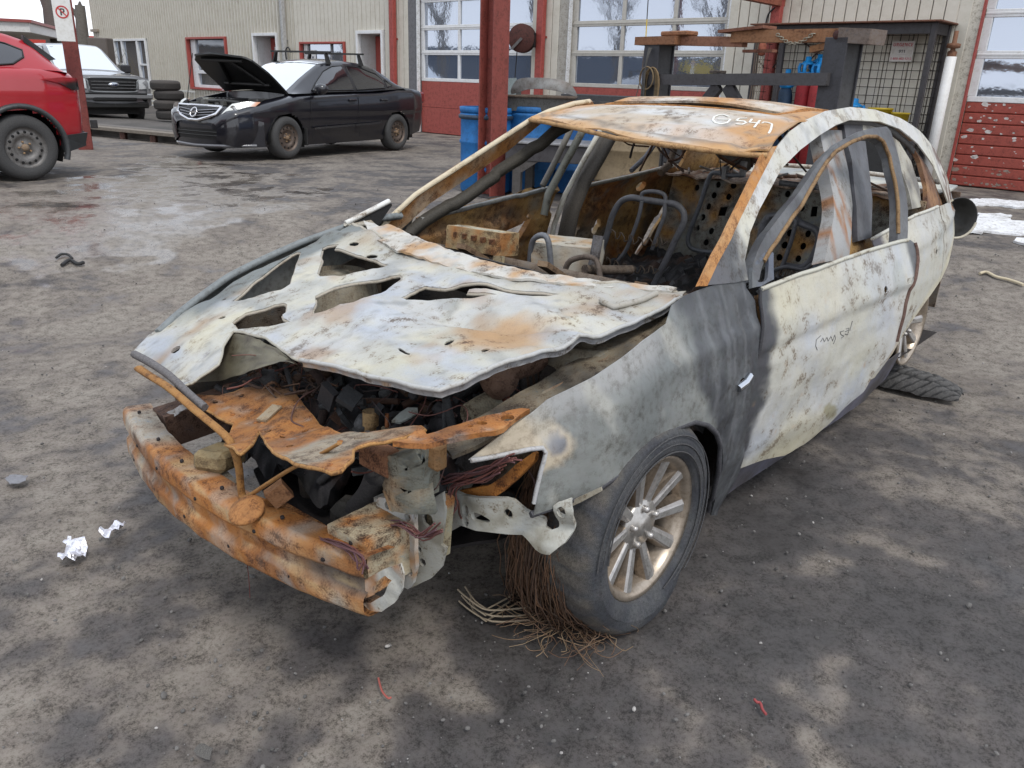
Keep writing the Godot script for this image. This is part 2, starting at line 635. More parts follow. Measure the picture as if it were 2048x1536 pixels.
func ground_maps() -> Array:
	# three small masks are blown up and joined with noise: wetness, dryness, sheen
	var sm := 360
	var wet := PackedByteArray()
	var shine := PackedByteArray()
	wet.resize(sm * sm)
	shine.resize(sm * sm)
	# damp soil round the front wheel and over the right foreground, in metres
	var damp := P2([.33,-1.98,.632,-2.896,.888,-2.71,1.074,-2.575,1.303,-2.422,1.477,-2.281,1.645,-2.115,1.445,-1.669,1.255,-1.381,.814,-1.418,.565,-1.353,.223,-1.287,-.207,-1.27,-.402,-1.367,-.303,-1.586,-.142,-1.76,-.119,-2.028])
	var light := [P2([.684,-1.802,.952,-1.816,.887,-1.642,.726,-1.503,.617,-1.303,.772,-1.309,.817,-1.555]), P2([-.452,-1.579,-.295,-1.694,-.187,-1.558,-.3,-1.428,-.491,-1.363]), P2([-.161,-1.682,-.058,-1.706,-.014,-1.6,-.128,-1.594]), P2([.938,-2.367,1.148,-2.381,1.137,-2.304,.91,-2.276])]
	var sheen := P2([-3.806,-5.476,-5.112,-7.497,-4.831,-8.833,-4.944,-9.984,-4.723,-10.921,-3.881,-11.196,-2.942,-10.052,-2.11,-8.191,-2.154,-7.274,-2.535,-6.694,-2.837,-6.41,-2.959,-5.979,-3.132,-5.588,-3.255,-5.246])
	var sheen2 := P2([-5.063,-11.115,-5.067,-12.124,-4.226,-11.422,-4.295,-10.706])
	for j in sm:
		for i in sm:
			var p := Vector2((i + 0.5) / sm - 0.5, (j + 0.5) / sm - 0.5) * SPAN + Vector2(0, -8)
			var w := 72.0 + 75.0 * nz(p, 0.5, 2) + 30.0 * nz(p, 1.7, 3)
			if Geometry2D.is_point_in_polygon(p + Vector2(nz(p, 2.2, 4), nz(p, 2.2, 5)) * 0.16, damp):
				w += 105.0
			for l in light:
				if Geometry2D.is_point_in_polygon(p + Vector2(nz(p, 4.0, 6), nz(p, 4.0, 7)) * 0.1, l):
					w -= 110.0
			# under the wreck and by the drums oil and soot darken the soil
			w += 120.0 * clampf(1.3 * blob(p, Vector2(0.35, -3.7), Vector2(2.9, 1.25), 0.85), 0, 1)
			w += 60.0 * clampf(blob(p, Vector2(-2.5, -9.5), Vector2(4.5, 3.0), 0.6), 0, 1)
			var s := 20.0 * nz(p, 0.6, 8)
			if Geometry2D.is_point_in_polygon(p + Vector2(nz(p, 0.9, 9), nz(p, 0.9, 10)) * 0.8, sheen):
				s += 190.0
			if Geometry2D.is_point_in_polygon(p + Vector2(nz(p, 0.9, 9), nz(p, 0.9, 10)) * 0.4, sheen2):
				s += 220.0
			wet[j * sm + i] = clampi(int(w), 0, 255)
			shine[j * sm + i] = clampi(int(s), 0, 255)
	var size := 1536
	var ims := []
	for d in [wet, shine]:
		var im := Image.create_from_data(sm, sm, false, Image.FORMAT_L8, d)
		im.resize(size, size, Image.INTERPOLATE_CUBIC)
		ims.append(im.get_data())
	var n1 := noise_bytes(21, 0.0045, 5, size)
	var n2 := noise_bytes(22, 0.03, 5, size)
	var n3 := noise_bytes(23, 0.12, 3, size)
	var lut := ramp([[0, Color(0.53, 0.5, 0.465)], [0.25, Color(0.48, 0.45, 0.418)], [0.42, Color(0.435, 0.408, 0.383)], [0.48, Color(0.385, 0.362, 0.345)], [0.56, Color(0.345, 0.326, 0.316)], [0.75, Color(0.315, 0.3, 0.294)], [1, Color(0.27, 0.26, 0.256)]])
	var d := PackedByteArray()
	d.resize(size * size * 3)
	var ro := PackedByteArray()
	ro.resize(size * size)
	var wb: PackedByteArray = ims[0]
	var sb: PackedByteArray = ims[1]
	var o := 0
	for i in size * size:
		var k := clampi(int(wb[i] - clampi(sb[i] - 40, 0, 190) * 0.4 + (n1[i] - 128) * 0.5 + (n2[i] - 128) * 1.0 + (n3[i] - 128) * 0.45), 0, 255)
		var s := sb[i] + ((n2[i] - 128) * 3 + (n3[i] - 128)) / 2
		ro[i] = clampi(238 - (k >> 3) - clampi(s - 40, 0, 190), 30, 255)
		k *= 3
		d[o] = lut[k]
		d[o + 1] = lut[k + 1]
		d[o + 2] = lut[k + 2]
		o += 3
	return [Image.create_from_data(size, size, false, Image.FORMAT_RGB8, d), Image.create_from_data(size, size, false, Image.FORMAT_L8, ro)]

func build_ground():
	var maps := ground_maps()
	var m := StandardMaterial3D.new()
	m.albedo_texture = as_texture(maps[0])
	m.roughness_texture = as_texture(maps[1])
	m.roughness_texture_channel = BaseMaterial3D.TEXTURE_CHANNEL_RED
	m.roughness = 1.0
	m.metallic_specular = 0.5
	var f1 := noise_bytes(31, 0.02, 5, 1024)
	var f2 := noise_bytes(32, 0.09, 4, 1024)
	var f3 := noise_bytes(33, 0.3, 2, 1024)
	var v := mixed(1024, [[f1, 0.6], [f2, 0.7], [f3, 0.7]])
	m.detail_enabled = true
	m.detail_blend_mode = BaseMaterial3D.BLEND_MODE_MUL
	m.detail_uv_layer = BaseMaterial3D.DETAIL_UV_2
	m.detail_albedo = as_texture(colour_image(1024, v, ramp([[0, Color(0.5, 0.49, 0.48)], [0.25, Color(0.75, 0.74, 0.73)], [0.5, Color(0.92, 0.915, 0.91)], [0.8, Color(1, 1, 1)], [1, Color(1, 1, 1)]])))
	var b := Image.create_from_data(1024, 1024, false, Image.FORMAT_L8, v)
	b.convert(Image.FORMAT_RGBA8)
	b.bump_map_to_normal_map(6.0)
	m.detail_normal = as_texture(b)
	m.normal_enabled = true
	m.normal_scale = 1.0
	# rings about the camera, closer together near it
	var pos := PackedVector3Array()
	var nor := PackedVector3Array()
	var uv := PackedVector2Array()
	var uv2 := PackedVector2Array()
	var idx := PackedInt32Array()
	var rings := 230
	var segs := 300
	for j in rings + 1:
		var r := 0.25 * pow(1600.0, float(j) / rings)
		for i in segs + 1:
			var a := TAU * i / segs
			var p := Vector2(cos(a), sin(a)) * r
			var rough := clampf(1.0 - r / 14.0, 0, 1)
			var y := ground_y(p.x, p.y) + (nz(p, 0.9, 40) * 0.022 + nz(p, 3.0, 41) * 0.012 + nz(p, 9.0, 42) * 0.006) * rough - 0.012
			pos.append(Vector3(p.x, y, p.y))
			nor.append(Vector3.ZERO)
			uv.append((p - Vector2(0, -8)) / SPAN + Vector2(0.5, 0.5))
			uv2.append(p / 1.7)
	for j in rings:
		for i in segs:
			var a := j * (segs + 1) + i
			idx.append_array([a, a + 1, a + segs + 2, a, a + segs + 2, a + segs + 1])
	for t in range(0, idx.size(), 3):
		var n := (pos[idx[t + 2]] - pos[idx[t]]).cross(pos[idx[t + 1]] - pos[idx[t]])
		for k in 3:
			nor[idx[t + k]] += n
	for j in rings + 1:
		var s := nor[j * (segs + 1)] + nor[j * (segs + 1) + segs]
		nor[j * (segs + 1)] = s
		nor[j * (segs + 1) + segs] = s
	for i in nor.size():
		nor[i] = nor[i].normalized()
	var arr := []
	arr.resize(Mesh.ARRAY_MAX)
	arr[Mesh.ARRAY_VERTEX] = pos
	arr[Mesh.ARRAY_NORMAL] = nor
	arr[Mesh.ARRAY_TEX_UV] = uv
	arr[Mesh.ARRAY_TEX_UV2] = uv2
	arr[Mesh.ARRAY_INDEX] = idx
	var mesh := ArrayMesh.new()
	mesh.add_surface_from_arrays(Mesh.PRIMITIVE_TRIANGLES, arr)
	struct("ground", mesh, m)

# ---------------------------------------------------------------- garage building
const BEIGE := Color(0.60, 0.57, 0.50)
const BEIGE_RIB := Color(0.5, 0.47, 0.41)
const TRIM_WHITE := Color(0.74, 0.75, 0.77)
const BRICK_RED := Color(0.36, 0.07, 0.055)

func pane(parent: Node, c: Vector3, s: Vector2) -> MeshInstance3D:
	var st := new_st()
	box(st, c, Vector3(s.x, s.y, 0.012), Color(0.42, 0.46, 0.53))
	return obj("pane", done(st), mats["mirror_glass"], parent)

func build_building():
	var base := Vector3(-2.3751, 0.3100, -19.5318)
	var b := Node3D.new()
	b.name = numbered("garage_building")
	add_child(b)
	tag(b, "long garage clad in ribbed beige metal with red overhead doors", "building")
	b.transform = Transform3D(Basis(Vector3(0.7351, 0.0000, 0.6780), Vector3.UP, Vector3(-0.6780, 0.0000, 0.7351)), base)
	var open := [Rect2(-16.62, 0.56, 2.62, 1.56), Rect2(-11.08, 0.62, 2.46, 1.51), Rect2(-7.1, 0, 1.3, 2.2), Rect2(-4.75, 0.8, 1.98, 1.16), Rect2(-2.26, 0, 1.04, 2.2), Rect2(-0.36, 0, 3.85, 3.35), Rect2(4.1, 0, 3.64, 3.35), Rect2(11.4, 0, 3.9, 3.35)]
	# the wall behind the sheeting, cut where doors and windows stand
	var wall_st := new_st()
	var cuts := [-18.4]
	for r in open:
		cuts.append(r.position.x)
		cuts.append(r.end.x)
	cuts.append(17.0)
	for i in range(0, cuts.size() - 1):
		var a: float = cuts[i]
		var e: float = cuts[i + 1]
		if i % 2 == 0:
			box(wall_st, Vector3((a + e) / 2, 2.2, -0.145), Vector3(e - a, 5.2, 0.25), Color(0.2, 0.19, 0.17))
		else:
			var r: Rect2 = open[(i - 1) / 2]
			box(wall_st, Vector3((a + e) / 2, (r.end.y + 4.8) / 2, -0.146), Vector3(e - a + 0.004, 4.8 - r.end.y, 0.25), Color(0.2, 0.19, 0.17))
			if r.position.y > 0:
				box(wall_st, Vector3((a + e) / 2, (r.position.y - 0.4) / 2, -0.146), Vector3(e - a + 0.004, r.position.y + 0.4, 0.25), Color(0.2, 0.19, 0.17))
	box(wall_st, Vector3(-0.7, 4.9, -5.0), Vector3(35.6, 0.2, 10.2), Color(0.25, 0.25, 0.25))
	box(wall_st, Vector3(-0.7, 2.2, -9.9), Vector3(35.4, 5.2, 0.25), Color(0.4, 0.38, 0.34))
	box(wall_st, Vector3(-18.28, 2.2, -5.0), Vector3(0.24, 5.2, 9.5), Color(0.4, 0.38, 0.34))
	box(wall_st, Vector3(16.88, 2.2, -5.0), Vector3(0.24, 5.2, 9.5), Color(0.4, 0.38, 0.34))
	box(wall_st, Vector3(-0.7, -0.05, -5.0), Vector3(35.0, 0.1, 9.6), Color(0.1, 0.1, 0.1))
	obj("wall", done(wall_st), mats["painted"], b)
	# sheets of siding; far along the wall they are too thin to pick apart
	var far_st := new_st()
	var shared := {}
	var pitch := 0.172
	var u := -18.4
	while u < 17.0:
		var segs := [[-0.05, 4.75]]
		var mid := u + pitch * 0.5
		for r in open:
			if mid > r.position.x - 0.03 and mid < r.end.x + 0.03:
				segs = [[r.end.y, 4.75]]
				if r.position.y > 0:
					segs.append([-0.05, r.position.y])
				if r.end.y > 3.0:
					segs = [[r.end.y, 4.75]]
		for s in segs:
			var h: float = s[1] - s[0]
			var c := Vector3(mid, (s[0] + s[1]) / 2, -0.006)
			if u < -5.0:
				box(far_st, c, Vector3(pitch - 0.03, h, 0.02), BEIGE)
				box(far_st, c + Vector3(0.03, 0, 0.016), Vector3(0.022, h, 0.014), BEIGE_RIB)
				continue
			var key := roundi(h * 100)
			if not shared.has(key):
				var st := new_st()
				var w := pitch - 0.014
				bevel_box(st, Vector3.ZERO, Vector3(w, h, 0.024), 0.005, BEIGE)
				shared[key] = done(st)
			var o := obj("siding_sheet", shared[key], mats["siding"], b)
			o.position = c + Vector3(0, 0, rng.randf_range(-0.002, 0.002))
		u += pitch
	var fo := obj("siding", done(far_st), mats["siding"], b)
	fo.set_meta("kind", "stuff")
	var eave := new_st()
	box(eave, Vector3(-18.1, 2.42, 0.03), Vector3(0.62, 0.09, 0.12), Color(0.3, 0.25, 0.2))
	box(eave, Vector3(-0.7, 4.84, 0.1), Vector3(35.8, 0.25, 0.3), Color(0.35, 0.1, 0.08))
	obj("eave", done(eave), mats["painted"], b)
	var skirt := new_st()
	box(skirt, Vector3(-13.3, 0.0, 0.02), Vector3(12.0, 0.05, 0.05), TRIM_WHITE)
	obj("skirt", done(skirt), mats["painted"], b)
	build_windows(b)
	build_pipes(b)
	overhead_door(b, -0.02, 3.47, 3.35, [0.09, 1.22, 2.34, 3.38], TRIM_WHITE, 0)
	overhead_door(b, 4.39, 7.72, 3.35, [4.5, 5.55, 6.64, 7.66], Color(0.5, 0.48, 0.44), 1)
	overhead_door(b, 11.5, 15.25, 3.35, [11.62, 12.82, 14.02, 15.2], TRIM_WHITE, 2)

func frame(parent: Node, called: String, r: Rect2, w: float, d: float, z: float, col: Color) -> MeshInstance3D:
	var st := new_st()
	bevel_box(st, Vector3(r.position.x + w / 2, r.get_center().y, z), Vector3(w, r.size.y, d), 0.004, col)
	bevel_box(st, Vector3(r.end.x - w / 2, r.get_center().y, z), Vector3(w, r.size.y, d), 0.004, col)
	bevel_box(st, Vector3(r.get_center().x, r.end.y - w / 2, z), Vector3(r.size.x - 2 * w, w, d), 0.004, col)
	bevel_box(st, Vector3(r.get_center().x, r.position.y + w / 2, z), Vector3(r.size.x - 2 * w, w, d), 0.004, col)
	return obj(called, done(st), mats["painted"], parent)

func build_windows(b: Node3D):
	# three-light window behind the pickup
	var w := frame(b, "window", Rect2(-16.62, 0.56, 2.62, 1.56), 0.07, 0.1, 0.0, TRIM_WHITE)
	var st := new_st()
	for x in [-15.93, -14.7]:
		bevel_box(st, Vector3(x, 1.34, 0.0), Vector3(0.13, 1.42, 0.08), 0.004, TRIM_WHITE)
	for x in [-16.28, -14.35]:
		bevel_box(st, Vector3(x, 1.3, 0.0), Vector3(0.56, 0.06, 0.07), 0.004, TRIM_WHITE)
	obj("mullion", done(st), mats["painted"], w)
	for q in [[-16.28, 1.68, 0.56, 0.7], [-16.28, 0.95, 0.56, 0.64], [-15.31, 1.34, 1.1, 1.42], [-14.35, 1.68, 0.56, 0.7], [-14.35, 0.95, 0.56, 0.64]]:
		pane(w, Vector3(q[0], q[1], -0.03), Vector2(q[2], q[3]))
	# deep sash window behind the raised bonnet, in a red surround
	w = frame(b, "window", Rect2(-11.08, 0.62, 2.46, 1.51), 0.06, 0.12, 0.0, BRICK_RED)
	st = new_st()
	bevel_box(st, Vector3(-10.86, 1.375, -0.1), Vector3(0.3, 1.38, 0.06), 0.004, TRIM_WHITE)
	bevel_box(st, Vector3(-9.76, 1.14, -0.1), Vector3(1.86, 0.1, 0.07), 0.004, TRIM_WHITE)
	bevel_box(st, Vector3(-9.76, 0.72, -0.1), Vector3(1.86, 0.08, 0.07), 0.004, TRIM_WHITE)
	obj("sash", done(st), mats["painted"], w)
	pane(w, Vector3(-9.76, 1.62, -0.13), Vector2(1.88, 0.86))
	pane(w, Vector3(-9.76, 0.92, -0.13), Vector2(1.88, 0.36))
	# wide window behind the black saloon
	w = frame(b, "window", Rect2(-4.75, 0.8, 1.98, 1.16), 0.045, 0.1, 0.0, BRICK_RED)
	st = new_st()
	bevel_box(st, Vector3(-4.62, 1.38, -0.09), Vector3(0.16, 1.06, 0.05), 0.004, TRIM_WHITE)
	bevel_box(st, Vector3(-3.5, 1.38, -0.1), Vector3(0.04, 1.06, 0.05), 0.004, Color(0.3, 0.3, 0.32))
	obj("sash", done(st), mats["painted"], w)
	pane(w, Vector3(-4.02, 1.38, -0.12), Vector2(1.0, 1.06))
	pane(w, Vector3(-3.14, 1.38, -0.12), Vector2(0.68, 1.06))
	st = new_st()
	box(st, Vector3(-4.32, 1.62, -0.1), Vector3(0.22, 0.3, 0.006), Color(0.75, 0.76, 0.76))
	box(st, Vector3(-4.34, 1.58, -0.096), Vector3(0.08, 0.08, 0.006), Color(0.15, 0.16, 0.2))
	obj("notice", done(st), mats["painted"], w)
	# two entrance doors in recesses
	for k in [[-7.1, 1.3, Color(0.7, 0.71, 0.73)], [-2.26, 1.04, Color(0.62, 0.5, 0.28)]]:
		var x0: float = k[0]
		var wd: float = k[1]
		var d := frame(b, "door_surround", Rect2(x0, -0.06, wd, 2.26), 0.075, 0.12, 0.0, TRIM_WHITE)
		st = new_st()
		box(st, Vector3(x0 + 0.06, 1.05, -0.33), Vector3(0.03, 2.16, 0.52), Color(0.62, 0.63, 0.64))
		box(st, Vector3(x0 + wd - 0.06, 1.05, -0.33), Vector3(0.03, 2.16, 0.52), Color(0.62, 0.63, 0.64))
		box(st, Vector3(x0 + wd / 2, 2.14, -0.33), Vector3(wd, 0.03, 0.52), Color(0.5, 0.5, 0.5))
		obj("reveal", done(st), mats["painted"], d)
		st = new_st()
		var dx0: float = x0 + wd * 0.08
		var dw: float = wd * 0.84
		for q in [Rect2(0, 0, 0.2, 2.1), Rect2(dw - 0.16, 0, 0.16, 2.1), Rect2(0.2, 1.87, dw - 0.36, 0.23), Rect2(0.2, 0, dw - 0.36, 0.5)]:
			bevel_box(st, Vector3(dx0 + q.get_center().x, q.get_center().y, -0.5), Vector3(q.size.x, q.size.y, 0.05), 0.004, BRICK_RED)
		var leaf := obj("door", done(st), mats["painted"], b)
		frame(leaf, "window_frame", Rect2(dx0 + 0.2, 0.5, dw - 0.36, 1.37), 0.06, 0.07, -0.5, k[2])
		pane(leaf, Vector3(dx0 + 0.2 + (dw - 0.36) / 2, 1.185, -0.51), Vector2(dw - 0.48, 1.26))
		st = new_st()
		var nx: float = dx0 + 0.2 + (dw - 0.36) / 2
		box(st, Vector3(nx + 0.02, 1.65, -0.49), Vector3(0.16, 0.09, 0.006), Color(0.75, 0.75, 0.75))
		box(st, Vector3(nx + 0.02, 1.52, -0.49), Vector3(0.13, 0.06, 0.006), Color(0.7, 0.7, 0.7))
		box(st, Vector3(nx, 0.85, -0.49), Vector3(0.26, 0.24, 0.006), Color(0.7, 0.72, 0.72))
		obj("notice", done(st), mats["painted"], leaf)

func build_pipes(b: Node3D):
	for k in [[-0.8, 0.075, BRICK_RED], [3.74, 0.085, BRICK_RED], [8.6, 0.08, BRICK_RED], [-5.4, 0.06, Color(0.45, 0.45, 0.45)]]:
		var st := new_st()
		bevel_box(st, Vector3(k[0], 2.3, 0.08), Vector3(k[1] * 2, 4.7, 0.11), 0.012, k[2])
		for y in [0.6, 2.0, 3.4]:
			box(st, Vector3(k[0], y, 0.02), Vector3(k[1] * 2 + 0.05, 0.035, 0.03), k[2] * 0.8)
		obj("downpipe", done(st), mats["paint_worn"], b)
	var st := new_st()
	box(st, Vector3(-5.45, 1.25, 0.07), Vector3(0.3, 0.34, 0.12), Color(0.42, 0.48, 0.46))
	obj("meter_box", done(st), mats["painted"], b)
	st = new_st()
	tube(st, curve(PackedVector3Array([Vector3(-5.3, 1.42, 0.08), Vector3(-5.33, 1.7, 0.1), Vector3(-5.2, 1.83, 0.1), Vector3(-5.12, 1.7, 0.06)])), 0.018, 6, SOOT)
	obj("cable", done(st), mats["wire"], b)

func overhead_door(b: Node3D, u0: float, u1: float, top: float, mull: Array, trim: Color, kind: int):
	var d := Node3D.new()
	d.name = "overhead_door"
	b.add_child(d, true)
	var n0 := -0.13
	var st := new_st()
	var jamb: Color = [Color(0.16, 0.16, 0.17), Color(0.4, 0.38, 0.34), Color(0.62, 0.58, 0.5)][kind]
	for q in [[u0 - 0.17, 0.33, 0.14, -0.07, jamb], [u1 + 0.03, 0.05, 0.14, -0.07, TRIM_WHITE if kind < 2 else jamb], [u0 - 0.004, 0.02, 0.09, -0.02, TRIM_WHITE if kind < 2 else BRICK_RED]]:
		st = new_st()
		box(st, Vector3(q[0], top / 2, q[3]), Vector3(q[1], top, q[2]), q[4])
		obj("jamb", done(st), mats["paint_worn"], d)
	# solid red sections below the glass
	mull[0] = u0 + 0.045
	mull[-1] = u1 - 0.045
	var red_top := 1.12
	var parts := 2 if kind < 2 else 8
	for i in parts:
		st = new_st()
		var h := red_top / parts
		var p := Vector3((u0 + u1) / 2, h * (i + 0.5), n0)
		if kind == 2:
			bevel_box(st, p, Vector3(u1 - u0, h - 0.006, 0.05), 0.012, Color(0.34, 0.07, 0.05))
			for q in 70:
				# flakes of lost paint show the white primer
				var fu := u0 + (u1 - u0) * rng.randf()
				var fy := rng.randf_range(-0.5, 0.5) * (h - 0.04)
				var e := rng.randf()
				if rng.randf() < 0.35 + 0.5 * absf(i - 3.5) / 4.0:
					var s := rng.randf_range(0.006, 0.02) * (1.0 + 2.0 * e * e * e)
					flake(st, p + Vector3(fu - p.x, fy, 0.0262), s, Color(0.62, 0.58, 0.56) if i > 1 else Color(0.3, 0.24, 0.2))
		else:
			bevel_box(st, p, Vector3(u1 - u0, h - 0.004, 0.05), 0.006, Color(0.36, 0.075, 0.06))
		obj("section", done(st), mats["paint_worn"], d)
	if kind == 2:
		# a splash of white paint
		st = new_st()
		for q in 46:
			var a := rng.randf()
			var x: float = 13.07 + rng.randfn(0, 0.035) + (a - 0.5) * 0.05
			var y := 1.08 - a * 0.5
			if a > 0.5:
				x += (rng.randf() - 0.5) * (a - 0.4) * 1.1
			flake(st, Vector3(x, y, n0 + 0.0275), rng.randf_range(0.012, 0.05), Color(0.75, 0.75, 0.75))
		obj("paint_splash", done(st), mats["painted"], d)
	# glazed sections
	var ys := [1.12, 1.19, 1.67, 1.77, 2.18, 2.28, 2.74, 2.84, 3.3, 3.35]
	st = new_st()
	for i in range(0, ys.size(), 2):
		bevel_box(st, Vector3((u0 + u1) / 2, (ys[i] + ys[i + 1]) / 2, n0), Vector3(u1 - u0, ys[i + 1] - ys[i], 0.055), 0.006, trim)
		if i > 0 and i < 8:
			bevel_box(st, Vector3((u0 + u1) / 2, (ys[i] + ys[i + 1]) / 2, n0 + 0.005), Vector3(u1 - u0, 0.03, 0.06), 0.006, trim * 0.93)
	obj("rail", done(st), mats["painted"], d)
	for i in range(1, ys.size() - 1, 2):
		for k in mull.size():
			st = new_st()
			var wd := 0.07 if k > 0 and k < mull.size() - 1 else 0.11
			bevel_box(st, Vector3(mull[k], (ys[i] + ys[i + 1]) / 2, n0), Vector3(wd, ys[i + 1] - ys[i], 0.05), 0.006, trim)
			obj("stile", done(st), mats["painted"], d)
		for k in mull.size() - 1:
			pane(d, Vector3((mull[k] + mull[k + 1]) / 2, (ys[i] + ys[i + 1]) / 2, n0 - 0.012), Vector2(mull[k + 1] - mull[k] - 0.04, ys[i + 1] - ys[i]))

func flake(st: SurfaceTool, c: Vector3, s: float, col: Color):
	# an irregular chip lying flat against a wall
	st.set_smooth_group(-1)
	st.set_color(col)
	var ring := []
	var k := 6
	for i in k:
		var r := s * rng.randf_range(0.5, 1.2)
		ring.append(c + Vector3(cos(TAU * i / k) * r * 1.4, sin(TAU * i / k) * r * 0.8, 0))
	for i in k:
		for v in [c, ring[(i + 1) % k], ring[i]]:
			st.add_vertex(v)

# ---------------------------------------------------------------- the burnt-out car
var wreck: Node3D

func V(x: float, y: float, z: float) -> Vector3:
	return Vector3(x, y, -z)

func L(pts: PackedVector3Array) -> PackedVector3Array:
	var out := PackedVector3Array()
	for p in pts:
		out.append(V(p.x, p.y, p.z))
	return out

func half_width(x: float, y: float) -> float:
	# half the width of the body at a place along it and a height
	var z := 0.865
	if x > 0.05:
		z -= 0.17 * pow((x - 0.05) / 0.65, 2)
	if x < -2.35:
		z -= 0.14 * pow((-2.35 - x) / 1.0, 2)
	return z + lin(y, [0.10, 0.22, 0.35, 0.55, 0.66, 0.78, 0.88, 0.95, 1.05, 1.35, 1.45], [-0.09, -0.05, -0.015, 0, -0.004, -0.022, -0.055, -0.085, -0.125, -0.29, -0.36])

func crease(p: Vector2) -> float:
	# the pressed line that runs along both doors
	var yc := 0.70 + (-0.57 - p.x) * 0.067
	return 0.007 * tanh((p.y - yc) / 0.012)

func side_l(p: Vector2) -> Vector3:
	return V(p.x, p.y, half_width(p.x, p.y) + (crease(p) if p.x < -0.5 and p.y < 0.9 else 0.0))

func side_r(p: Vector2) -> Vector3:
	return V(p.x, p.y, -half_width(p.x, p.y))

func inner_l(p: Vector2) -> Vector3:
	return V(p.x, p.y, half_width(p.x, p.y) - 0.045)

func inner_r(p: Vector2) -> Vector3:
	return V(p.x, p.y, -half_width(p.x, p.y) + 0.05 + 0.012 * nz(p, 3.0, 61) + 0.01 * sign(sin(p.y * 26.0)) * sstep(0.5, 0.8, p.y))

func ajar(p: Vector2) -> Vector3:
	# the front door stands a hand's width open at its rear edge
	var b := 0.012 * nz(p, 2.6, 62)
	return V(p.x, p.y, half_width(p.x, p.y) + 0.126 * maxf(0.0, -0.6 - p.x) + crease(p) + b)

func hood_y(x: float, z: float) -> float:
	var t := clampf((z + 0.74) / 1.40, -0.1, 1.1)
	var r := lin(x, [-0.45, -0.255, -0.013, 0.291, 0.546, 0.637, 0.70, 0.76], [0.985, 0.946, 0.876, 0.787, 0.688, 0.654, 0.61, 0.565])
	var l := lin(x, [-0.45, -0.1, 0.1, 0.35, 0.6, 0.76], [0.905, 0.892, 0.872, 0.86, 0.84, 0.81])
	return r + (l - r) * t + 0.035 * maxf(0.0, 1.0 - pow(2.0 * t - 1.0, 2)) * lin(x, [-0.4, 0.4, 0.7], [1, 0.8, 0.2])

func hood(p: Vector2) -> Vector3:
	var y := hood_y(p.x, p.y)
	# buckles left by the heat, and the pressed ribs of the inner frame
	y += 0.014 * nz(p, 2.3, 63) + 0.006 * nz(p, 6.0, 64) + 0.002 * nz(p, 17.0, 59)
	y += 0.022 * exp(-pow((p.x - 0.08 - 0.2 * (p.y - 0.4)) / 0.045, 2)) * sstep(0.0, 0.25, p.y) * sstep(0.72, 0.5, p.y)
	y -= 0.03 * exp(-pow((p.x - 0.24) / 0.075, 2)) * sstep(0.0, 0.3, p.y) * sstep(0.72, 0.5, p.y)
	y += 0.018 * exp(-pow((p.x - 0.30 + 0.5 * (p.y - 0.42)) / 0.03, 2)) * sstep(0.3, 0.42, p.y)
	y += 0.012 * exp(-pow((p.x + 0.17 + 0.1 * p.y) / 0.035, 2))
	return V(p.x, y, p.y)

func roof_y(x: float, z: float) -> float:
	return lin(x, [-3.1, -2.8, -2.5, -2.1, -1.7, -1.3, -1.05, -0.9], [1.17, 1.27, 1.345, 1.393, 1.41, 1.393, 1.345, 1.30]) - 0.06 * z * z

func roof(p: Vector2) -> Vector3:
	var y := roof_y(p.x, p.y) + 0.004 * nz(p, 3.0, 65)
	y -= 0.012 * sstep(0.05, 0.0, absf(absf(p.y) - 0.53))
	y += 0.006 * sin(p.x * 60.0) * sstep(-1.1, -0.95, p.x)
	if p.x < -1.42:
		y += 0.008 * sstep(-1.42, -1.5, p.x) * sstep(0.45, 0.2, absf(p.y + 0.05))
	return V(p.x, y, p.y)

func support_y(x: float, z: float) -> float:
	return 0.62 + 0.13 * clampf((z - 0.2) / 0.45, 0, 1) + (0.02 if z < -0.3 else 0.0)

func tie(p: Vector2) -> Vector3:
	return V(p.x, support_y(p.x, p.y) + 0.012 * nz(p, 4.0, 66) - 0.05 * sstep(0.55, 0.85, p.x) * sstep(0.2, 0.0, p.y), p.y)

# --- colours burnt into the metal
func rustiness(p: Vector2, sd: int, k := 2.0) -> Color:
	var a := nz(p, k, sd)
	var b := nz(p, k * 3.1, sd + 1)
	var c := RUST.lerp(RUST_DARK, clampf(0.42 - a * 0.8 + b * 0.5, 0, 1))
	c = c.lerp(RUST_PALE, clampf(a * 1.4 - 0.25, 0, 0.8))
	c = c.lerp(GREY, clampf(b * 1.6 - 0.35, 0, 0.85))
	return c

